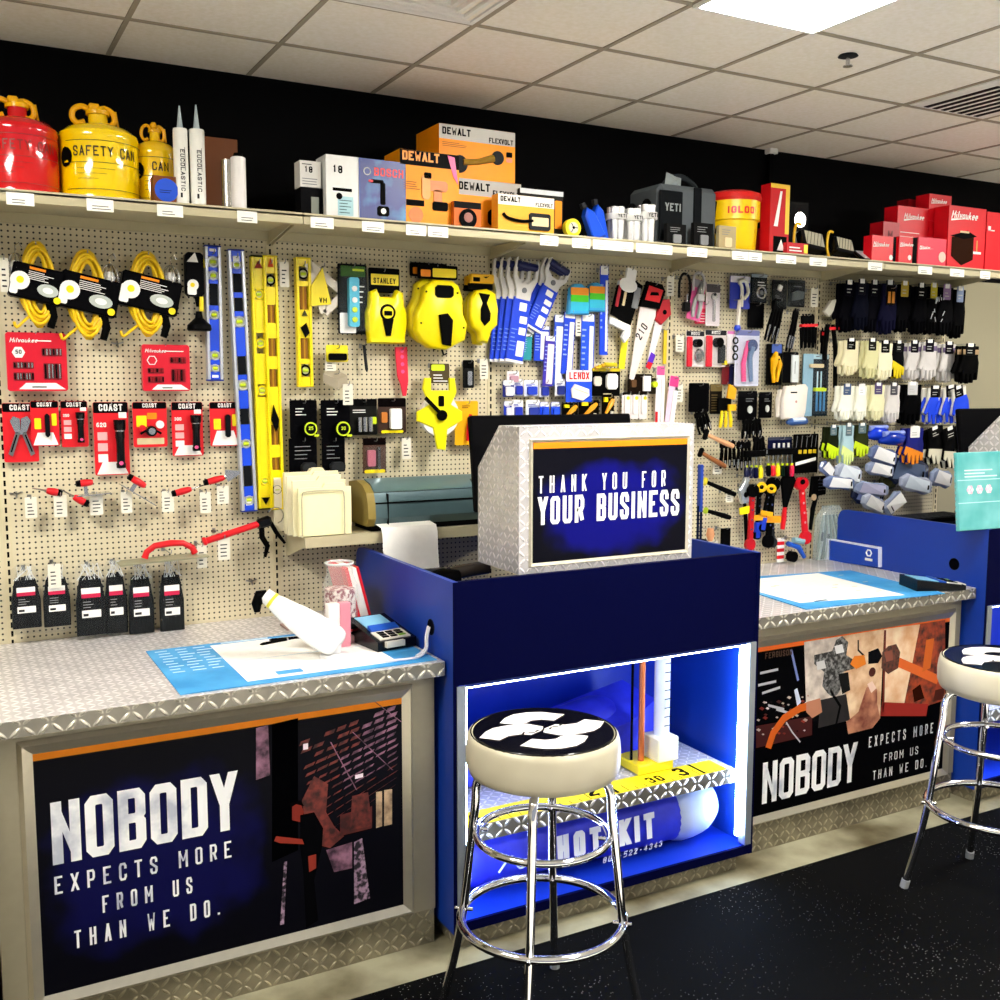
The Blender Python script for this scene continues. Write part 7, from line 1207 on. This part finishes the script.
# ---------------------------------------------------------------- on the counters
def zon(x,y,z): q=on(x,y,2,z); return q.x,q.y
def slab(f,pts,z,th,m):
    P_=[zon(x,y,z) for x,y in pts]; n=len(P_); a=sum(P_[i][0]*P_[(i+1)%n][1]-P_[(i+1)%n][0]*P_[i][1] for i in range(n)); P_=P_ if a>0 else P_[::-1]
    f.add([(x,y,z) for x,y in P_]+[(x,y,z+th) for x,y in P_],[list(range(n))[::-1],list(range(n,2*n))]+[[i,(i+1)%n,n+(i+1)%n,n+i] for i in range(n)],m)
cb=cloudy('desk_pad_blue','2888c8','50a8e0',6,.6)
# corners on the left counter: X from .30 to 1.14, Y from -.56 to -.895
A0=zon(148,652,CT); A1=zon(178,696,CT)
t=T('desk_pad','blue and white paper desk pad on the left counter','desk pad',(0,0,CT+.001)); f=MB(); x0,x1=(A0[0]+A1[0])/2,1.17; y0,y1=A1[1],A0[1]+.0
f.box(x0,x1,y0,y1,0,.003,cb); f.build('pad',t); f=MB(); f.box(x0+.2,x1-.12,y0+.035,y1-.03,.003,.0036,WHT); f.build('white_sheet',t)
f=MB()
for k in range(9):
    for j in range(3): xa=x0+.02+.06*j+random.uniform(0,.01); ya=y1-.03-.034*k; f.box(xa,xa+random.uniform(.03,.05),ya-.007,ya,.003,.0038,M('c8e4f4',.5))
f.box(x0+.2,x1-.12,(y0+y1)/2-.001,(y0+y1)/2+.001,.0036,.0039,M('8ab8d8',.5)); f.box(x0+.3,x0+.38,y0+.06,y0+.1,.0036,.004,cb)
f.text('NOBODY',(x0+.26,y1-.024,.0032),.018,WHT,.6,.3,.2,X=(1,0,0),Z=(0,1,0)) if False else f.box(x0+.24,x0+.4,y1-.02,y1-.008,.003,.0038,M('d8ecf8',.5)); f.build('print',t,0)
t=T('desk_pad','blue and white paper desk pad on the right counter','desk pad',(0,0,CT+.001)); f=MB(); B0=zon(815,611,CT); B1=zon(856,574,CT); xa,xb=2.62,3.5
q=[zon(x,y,CT) for x,y in ((806,610),(945,594),(850,571),(712,580))]
n_=[(x,y,0) for x,y in q]; f.add(n_+[(x,y,.003) for x,y,_ in n_],[[0,1,2,3][::1],[4,5,6,7],[0,1,5,4],[1,2,6,5],[2,3,7,6],[3,0,4,7]],cb); f.build('pad',t)
f=MB(); q=[zon(x,y,CT) for x,y in ((800,604),(905,596),(818,574),(722,583))]; f.add([(x,y,.0035) for x,y in q],[[0,1,2,3]],WHT); f.build('white_sheet',t,0)
f=MB()
for k in range(14): 
    u,v=random.random(),random.random(); px=806+(900-806)*u+(756-806)*v*.9; py=604-10*u-20*v; x,y=zon(px,py,CT); f.box(x,x+.03,y,y+.004,.0035,.004,M('d8c8a8',.5))
x,y=zon(812,602,CT); f.box(x,x+.07,y-.02,y-.005,.0035,.0042,M('3a6a88',.5)); f.build('print',t,0)
def terminal(label,x,y,rz,s=1,hz=1):
    t=T('card_terminal',label,'card terminal',(x,y,CT+.005),rz,'card payment terminals'); f=MB()
    def pr(a,b_,z0,z1,z2,z3,m,name,x0=-.055,x1=.055):
        f=MB(); f.add([(x0*s,a*s,z0*s),(x1*s,a*s,z0*s),(x1*s,b_*s,z1*s),(x0*s,b_*s,z1*s),(x0*s,a*s,z2*s),(x1*s,a*s,z2*s),(x1*s,b_*s,z3*s),(x0*s,b_*s,z3*s)],[[0,3,2,1],[4,5,6,7],[0,1,5,4],[1,2,6,5],[2,3,7,6],[3,0,4,7]],m); return f.build(name,t,20)
    pr(-.1,.1,0,0,.03,.07,M('08080a',.25),'body',-.07,.07); pr(.0,.09,.045,.06,.053,.071,M('8ac8e8',.3),'screen',-.048,.048); pr(-.03,.0,.04,.05,.05,.062,M('1450b8',.35),'paper_cover',-.05,.05); pr(-.09,-.03,.03,.04,.036,.047,M('d8d4c8',.4),'keypad')
    for i in range(3):
        for j in range(3): f=MB(); f.box((-.04+.03*i)*s,(-.018+.03*i)*s,(-.082+.016*j)*s,(-.07+.016*j)*s,(.034+.003*j)*s,(.041+.003*j)*s,BLK if j or i<2 else GRN); f.build('key',t)
    f=MB(); f.box(-.045*s,.02*s,-.115*s,-.095*s,.012*s,.03*s,M('c8c4b8',.4)); f.build('card_slot',t)
    t.scale=(1,1,hz); f=MB(); f.tube(sm([(.06*s,.04*s,.05*s),(.085*s,.02*s,.03*s),(.085*s,-.04*s,.02*s),(.07*s,-.07*s,.01*s)],4),.004,BLK,6); f.build('stylus_cord',t); return t
x,y=zon(383,645,CT); terminal('black card payment terminal with a blue flap on the left counter',x,y+.015,R(8),1.05)
x,y=zon(930,588,CT); terminal('black card payment terminal lying low on the right counter',x,y-.01,R(68),1.1,.62)
# white cable from grommet
gy=on(431,627,0,1.195); f=MB(); p=[(1.19,gy.y,gy.z),(1.175,gy.y-.015,gy.z-.03),(1.165,gy.y-.03,CT+.02),(1.12,gy.y-.06,CT+.008),(1.05,gy.y-.06,CT+.008),(1.0,gy.y-.05,CT+.01)]
f.tube(sm(p,5),.004,M('e4e4ea',.4),8); f.tube(sm([(a,b_+.012,c_+.001) for a,b_,c_ in p[:4]],5),.004,M('e4e4ea',.4),8); o=f.build('cable',None,60); tag(o,'white cables coming out of the round hole in the blue side panel','cable')
def gromm(k,x): f=MB(); q=on(431,627,0,1.195); f.T=Matrix.Translation((-.0005,q.y,q.z))@Matrix.Rotation(R(90),4,'Z'); f.disc(0,0,.026,-.002,.001,M('030308',.6),24); f.ring(0,0,.026,.002,-.001,M('101840',.4),24); f.build('cable_hole',k,30)
gromm(k1,0); gromm(k2,0)
# white hand piece
t=T('handheld_scanner','white elongated plastic device with black tip and yellow ring, tilted on the desk pad','scanner',(0,0,0))
P_=[(.905,-.715,1.012),(.885,-.70,1.028),(.84,-.672,1.06),(.79,-.642,1.098),(.75,-.618,1.13),(.727,-.604,1.15)]
f=MB(); pp=sm(P_,4); f._rt(pp,[.03,.041,.046,.049,.051,.052,.052,.052,.051,.05,.048,.046,.044,.041,.038,.036,.034,.032,.03,.028,.026][:len(pp)],M('f4f4f4',.2),20); f.build('body',t,60)
e=Vector(P_[-1]); d=(Vector(P_[-1])-Vector(P_[-2])).normalized(); f=MB(); f._rt([tuple(e),tuple(e+d*.01)],[.028,.028],M('e0d840',.35),16); f.build('yellow_ring',t,40); f=MB(); f._rt([tuple(e+d*.01),tuple(e+d*.035)],[.026,.024],WHT,14); f.build('neck',t,40)
f=MB(); f._rt([tuple(e+d*.03),tuple(e+d*.04+Vector((-.012,0,-.005))),tuple(e+d*.04+Vector((-.024,0,-.03))),tuple(e+d*.04+Vector((-.022,0,-.055)))],[.02,.021,.017,.01],BLK,10); f.build('black_tip',t,40)
f=MB(); f.lathe([(0,0),(.05,0),(.046,.008),(.02,.014),(.02,.04),(0,.04)],M('d8d8d8',.3),20,(.895,-.7,CT+.0045)); f.build('foot',t)
# jar, markers, boxes, book
x0,_y=zon(323,628,CT); jy=-.44; jx=W(340,600,jy)[0]; zt=W(340,563,jy)[1]-CT; jr=(W(357,600,jy)[0]-W(323,600,jy)[0])/2
t=T('glass_jar','clear glass jar of wrapped sweets beside the red book','jar',(jx,jy,CT+.001)); f=MB(); f.lathe([(jr*.9,0),(jr,.01),(jr,zt*.7),(jr*.75,zt*.85),(jr*.72,zt),(jr*.78,zt),(jr*.8,zt*.97)],M('e4ece8',.08,0,0,.18),32,cap=False); f.build('glass',t,50); f=MB(); f.lathe([(0,.004),(jr*.86,.006),(jr*.9,zt*.3),(jr*.84,zt*.66),(0,zt*.68)],cloudy('sweets','8a2c40','f0e0d8',60,.4,.42,.58,3),24); tag(f.build('sweets',t,40),kind='stuff')
f=MB(); f.ring(0,0,jr*.77,.004,0,M('d8dcdc',.15),28); 
for i in range(len(f.v)): x,y,z=f.v[i]; f.v[i]=(x,z,y+zt)
f.build('rim',t)
t=T('marker_pack','black and red marker pack lying in front of the jar','markers',(W(340,613,-.53)[0],-.53,CT+.001+.045)); f=MB(); f.T=Matrix.Rotation(R(4),4,'Y')
for k in range(3): f.cyl((-.06+.005*k,-.012*k,.01*k-.01),(.065+.005*k,-.012*k,.012*k-.012),.008,BLK if k!=1 else RED,8)
f.build('markers',t); t.location.z=CT+.05; f=MB(); f.box(-.05,.055,-.028,.01,-.049,-.02,M('c8a8a8',.5),.004); f.build('tray_box',t)
t=T('yellow_marker','upright yellow marker left of the white card box','marker',(W(325,612,-.56)[0],-.56,CT+.001)); f=MB(); f._rt([(0,0,0),(0,0,.085),(0,0,.09),(0,0,.1)],[.009,.009,.006,.004],M('f0d018',.35),10); f.build('barrel',t,40)
for nm,lb,bb,c in (('card_box','small white card box standing in front of the jar',(328,604,340,626),'ece8e4'),('pink_box','small pink translucent box standing by the card terminal',(340,603,351,630),'d88898')):
    x,z_,w_,h_=bx(bb,-.6); t=T(nm,lb,'box',(x,-.6,CT+.004)); f=MB(); f.box(-w_/2,w_/2,0,.03,0,W((bb[0]+bb[2])/2,bb[1],-.6)[1]-CT-.004,M(c,.4),.003); f.build('box_body',t)
# red book leaning on the kiosk
t=T('red_book','thick red and white book leaning against the blue side panel','book',(0,0,0)); bzt=W(365,550,-.36)[1]; f=MB()
xl=1.05; xr=1.175; 
def leanbox(f,o,yb0,yb1,thk,m,hh,sh): # leaning slab: bottom at x=o, top shifted left by sh
    f.add([(o,yb0,CT+.002),(o+thk,yb0,CT+.002),(o+thk,yb1,CT+.002),(o,yb1,CT+.002),(o-sh,yb0,CT+hh),(o+thk-sh,yb0,CT+hh+.006),(o+thk-sh,yb1,CT+hh+.006),(o-sh,yb1,CT+hh)],[[3,2,1,0],[4,5,6,7],[0,1,5,4],[1,2,6,5],[2,3,7,6],[3,0,4,7]],m)
hh=.235; leanbox(f,1.085,-.44,-.25,.012,M('d81828',.4),hh,.06); f.build('front_cover',t); f=MB(); leanbox(f,1.098,-.438,-.25,.03,M('f0ece4',.6),hh-.004,.06); f.build('pages',t); f=MB(); leanbox(f,1.129,-.44,-.25,.008,M('c81020',.4),hh,.06); f.build('back_cover',t)
f=MB(); f.add([(1.0845,-.44,CT+.01),(1.0845,-.25,CT+.01),(1.0845-.0245,-.25,CT+.1),(1.0845-.035,-.44,CT+.14)],[[0,1,2,3]],M('ecd8d4',.5)); f.build('cover_print',t,0)
# pens
for k,(x,y,rz,lb) in enumerate([(276,644,.25,'black pen lying on the white sheet, left one'),(287,641,-.1,'black pen lying on the white sheet, right one')]):
    X,Y_=zon(x,y,CT); t=T('pen',lb,'pen',(X,Y_,CT+.009),rz,'pens on the desk pad'); f=MB(); f._rt([(-.06,0,0),(-.05,0,0),(.04,0,0),(.06,0,0)],[.002,.005,.005,.003],BLK,8); f.build('barrel',t,40); f=MB(); f._rt([(.04,0,0),(.046,0,0)],[.0056,.0056],SIL,8); f.build('ring',t)
t=T('pen_tray','dark red thin tray of pens behind the white bottle','pens',(W(308,607,-.2)[0],-.2,CT+.002)); f=MB()
for k in range(4): f._rt([(-.08+.02*k,-.02*k,.012),(.1,-.01*k,.014+.002*k)],[.005,.005],M(['7a2020','3a1414','8a5040','2a1010'][k],.4),6)
f.box(-.1,.12,-.075,.02,0,.006,M('a88c84',.5)); f.build('tray',t)
# phone and small things on the kiosk deck
t=T('desk_phone','black handset and rollers on the kiosk deck left of the housing','telephone',(1.3,-.62,.897)); f=MB(); f._rt([(-.03,0,.27),(.02,-.0,.275),(.07,0,.27)],[.035,.04,.035],BLK,14); f.box(-.05,.1,-.05,.08,0,.25,BLK,.01); f.build('base',t,40); f=MB(); f._rt([(.05,.02,.29),(.2,.02,.3)],[.024,.024],M('3a3430',.25),14); f.build('roller',t,40)
t=T('chrome_clutter','small chrome parts beside the black handset on the kiosk','parts',(1.36,-.75,.897)); f=MB(); f.box(-.04,.04,-.03,.03,0,.26,M('4a4038',.5),.006); f.build('box',t); f=MB()
for k in range(5): f._rt([(-.03+.015*k,-.02,.265),(-.01+.01*k,.02,.285)],[.006,.006],SIL if k%2 else BLK,8)
f.build('parts',t,40)
t=T('caulk_brush','blue and black long handled brushes standing in the right side of the kiosk','brushes',(W(699,540,-.45)[0],-.45,.897)); zt=W(699,460,-.45)[1]-.897; f=MB(); 
for k in (-1,1): f._rt([(.008*k,0,0),(.008*k,0,zt*.7)],[.005,.005],M('101830',.4),8)
f.box(-.02,.022,-.02,.02,zt*.38,zt*.48,BLK); f.build('rods',t); f=MB(); f.box(-.008,.008,-.012,.012,zt*.66,zt*.97,M('1a3c98',.4),.003); f.build('blue_grip',t); f=MB(); f.box(-.03,.03,-.03,.03,0,.3,M('080c20',.35),.006); f.build('blue_box',t)
# ---------------------------------------------------------------- inside the kiosk
def lump(f,P_,rs,m,n=18,sq=1.0):
    f._rt(P_,rs,m,n)
BAGB=cloudy('blue_bag','2020a8','3c48e8',7,.35,.3,.7,4,.15)
Z0=.102
t=T('rolled_bag','rolled blue bag reading HOT KIT with pale round end, on the kiosk floor','bag',(0,0,Z0)); f=MB()
P_=[(1.28,-.72,.1),(1.32,-.72,.112),(1.6,-.73,.115),(1.9,-.74,.115),(2.16,-.745,.118),(2.22,-.745,.118)]
f._rt(sm(P_,4),[.05,.07,.09,.1,.108,.112,.108,.112,.11,.113,.11,.112,.113,.11,.112,.115,.112,.115,.112,.11,.105],BAGB,28); f.build('roll',t,60)
f=MB(); f._rt(sm([(2.19,-.745,.118),(2.25,-.75,.12),(2.34,-.755,.122),(2.40,-.755,.124)],3),[.114,.12,.124,.124,.122,.116,.106,.09,.075,.05],M('c0d0ee',.3),24); f.build('pale_end',t,60)
f=MB(); wt_=M('e8ecf8',.4)
f.text('HOT KIT',(1.64,-.862,.075),.095,wt_,.5,.2,.24,X=(1,-.03,.03),Z=(0,.1,1)); f.text('801-522-4343',(1.83,-.86,.03),.026,wt_,.55,.3,.18,X=(1,-.03,.05),Z=(0,-.2,1)); f.tube(sm([(1.42,-.834,.08),(1.47,-.838,.13),(1.5,-.84,.08),(1.55,-.842,.1),(1.6,-.844,.08)],4),.004,wt_,5); f.build('lettering',t,0)
t=T('rolled_bag','folded blue bag with white letters lying on the kiosk shelf behind the stool','bag',(0,0,.402)); f=MB()
f._rt(sm([(1.27,-.6,.09),(1.5,-.58,.1),(1.8,-.56,.11),(2.0,-.54,.125),(2.1,-.54,.11)],4),[.06,.08,.09,.095,.1,.1,.1,.102,.104,.106,.108,.11,.112,.11,.1,.09,.06],BAGB,20); f.build('roll',t,60)
f=MB(); V=[(1.5,-.68,.08),(1.82,-.69,.13),(2.08,-.68,.165),(2.22,-.64,.22),(2.27,-.62,.02),(2.0,-.69,.008),(1.6,-.69,.008),(1.6,-.5,.16),(1.95,-.5,.23),(2.16,-.5,.27),(2.24,-.48,.04),(1.55,-.5,.01)]
f.add(V,[[0,6,5,1],[1,5,4,2],[2,4,3],[0,1,8,7],[1,2,9,8],[2,3,9],[3,4,10,9],[7,8,9,10,11],[0,7,11,6],[6,11,10,4,5]],BAGB); f.build('folded_flap',t,25)
f=MB(); f.text('Kit',(1.8,-.694,.02),.1,wt_,.5,.15,.24,X=(1,.0,.14),Z=(0,.0,1)); f.build('lettering',t,0)
# tape strip on the shelf
t=T('tape_strip','wide yellow measuring strip with black numbers along the kiosk shelf','tape measure',(1.2,-.90,.401)); f=MB(); f.box(.05,1.16,0,.1,0,.003,M('f0d818',.35)); f.build('strip',t)
f=MB()
for k in range(28): f.box(.07+.04*k,.073+.04*k,0,.02 if k%4 else .05,.003,.0035,BLK)
for x,s_,h_ in ((.1,'6',.06),(.3,'8',.05),(.56,'2',.07),(.68,'1',.0),(.82,'30',.05),(.96,'3',.075)):
    if h_: f.text(s_,(x,.015,.0036),h_,BLK,.6,.2,.2,X=(1,0,0),Z=(0,1,0))
f.box(.66,.672,0,.1,.003,.0036,BLK); f.box(1.05,1.062,0,.1,.003,.0036,BLK); f.build('numbers',t,0)
# display column
X,Y_=2.12,-.72; t=T('display_column','clear measuring column and copper tube on a yellow base in the lit kiosk','display',(X,Y_,.402)); f=MB(); f.box(-.1,.06,-.09,.06,.003,.04,M('f0d820',.4),.004); f.box(-.02,.075,-.1,-.0,.04,.13,M('f4f0d0',.35),.004); f.build('base',t)
f=MB(); f.cyl((-.055,-.04,.04),(-.055,-.04,.475),.012,M('d87848',.25,.6),14); f.build('copper_tube',t,40)
f=MB(); f.cyl((.03,-.05,.13),(.03,-.05,.475),.03,M('eef4fc',.15),24); f.build('clear_tube',t,40); f=MB(); f.cyl((-.085,-.02,.04),(-.085,-.02,.475),.005,BLK,8); f.cyl((.07,-.02,.04),(.07,-.02,.475),.006,NAVY,8); f.build('rods',t)
f=MB()
for k in range(9): f.box(.02,.05,-.0815,-.08,.17+.034*k,.173+.034*k,DGR)
f.build('scale_marks',t)
# ---------------------------------------------------------------- right edge: sign holder, book, keyboard
q=on(832,545,0,3.70); 
t=T('card_holder','blue acrylic card holder with white edge and ring logo on the kiosk side','card holder',(3.737,0,0)); f=MB()
pts=[on(x,y,0,3.737) for x,y in ((828,538),(882,547),(882,567),(828,559))]
def sidep(f,pp,x0,x1,m): n=len(pp); f.add([(x0,p.y,p.z) for p in pp]+[(x1,p.y,p.z) for p in pp],[list(range(n)),list(range(2*n-1,n-1,-1))]+[[i,n+i,n+(i+1)%n,(i+1)%n] for i in range(n)],m)
sidep(f,pts,-.02,0,M('e0e4f4',.3)); f.build('white_edge',t,20); pts=[on(x,y,0,3.717) for x,y in ((829,540),(878,549),(878,567),(829,561))]
f=MB(); sidep(f,pts,-.0215,-.02,M('1844b0',.35)); f.build('blue_face',t,20)
c=on(869,553,0,3.715); f=MB(); f.T=Matrix.Translation((-.0225,c.y,c.z))@Matrix.Rotation(R(90),4,'Z'); f.ring(0,0,.016,.004,0,WHT,6); f.box(-.022,.022,-.001,.001,-.038,-.026,WHT); f.build('logo',t)
q=on(975,500,1,-.75); x0=W(961,500,-.93)[0]; x1=x0+.2; zb=1.235; zt=W(985,452,-.93)[1]
t=T('teal_book','tall teal spiral notebook with pink flowers standing on the right kiosk','book',(x0,-.93,KZ+.001)); hh=zt-KZ; t.rotation_euler=(R(-6),0,R(-4)); f=MB(); f.box(0,.26,0,.02,0,hh,cloudy('teal_cover','48a8a8','88d4d4',5,.4,.35,.7,3),.003); f.build('cover',t)
f=MB(); lines(f,.04,.24,hh*.68,hh*.8,3,M('d8f0f0',.5),-.0005,.4); f.box(.0,.26,-.001,0,hh*.35,hh*.36,M('c8ecec',.5)); f.box(.0,.26,-.001,0,hh*.64,hh*.65,M('c8ecec',.5)); f.build('print',t,0)
f=MB()
for k in range(3):
    for j in range(6): a=j*1.047; f.disc(.07+.055*k+.011*math.cos(a),hh*.52+.011*math.sin(a),.009,-.0016,-.0004,M('f4c8dc' if (k+j)%2 else 'f0f4f4',.5),8)
f.build('flowers',t); f=MB()
for k in range(12): f.ring(0,hh*(.08+.075*k),.006,.0012,.01,SIL,8)
f.build('spiral',t)
X,Y_=zon(935,512,1.05) if False else (0,0)
f=MB(); t=T('keyboard','black keyboard lying on the right kiosk deck behind the blue side','keyboard',(3.9,-.35,KZ-.05)); f.box(-.05,.4,-.08,.08,0,.02,BLK,.004); f.build('body',t); f=MB()
for i in range(12):
    for j in range(4): f.box(-.04+.036*i,-.01+.036*i,-.07+.036*j,-.042+.036*j,.02,.026,DGR)
f.build('keys',t); f=MB(); f.box(-.06,.41,-.09,.09,-.05,-.002,M('1a1c24',.5)); f.box(-.06,.41,-.09,.09,-.282,-.05,M('0c2060',.5)); f.build('riser',t)
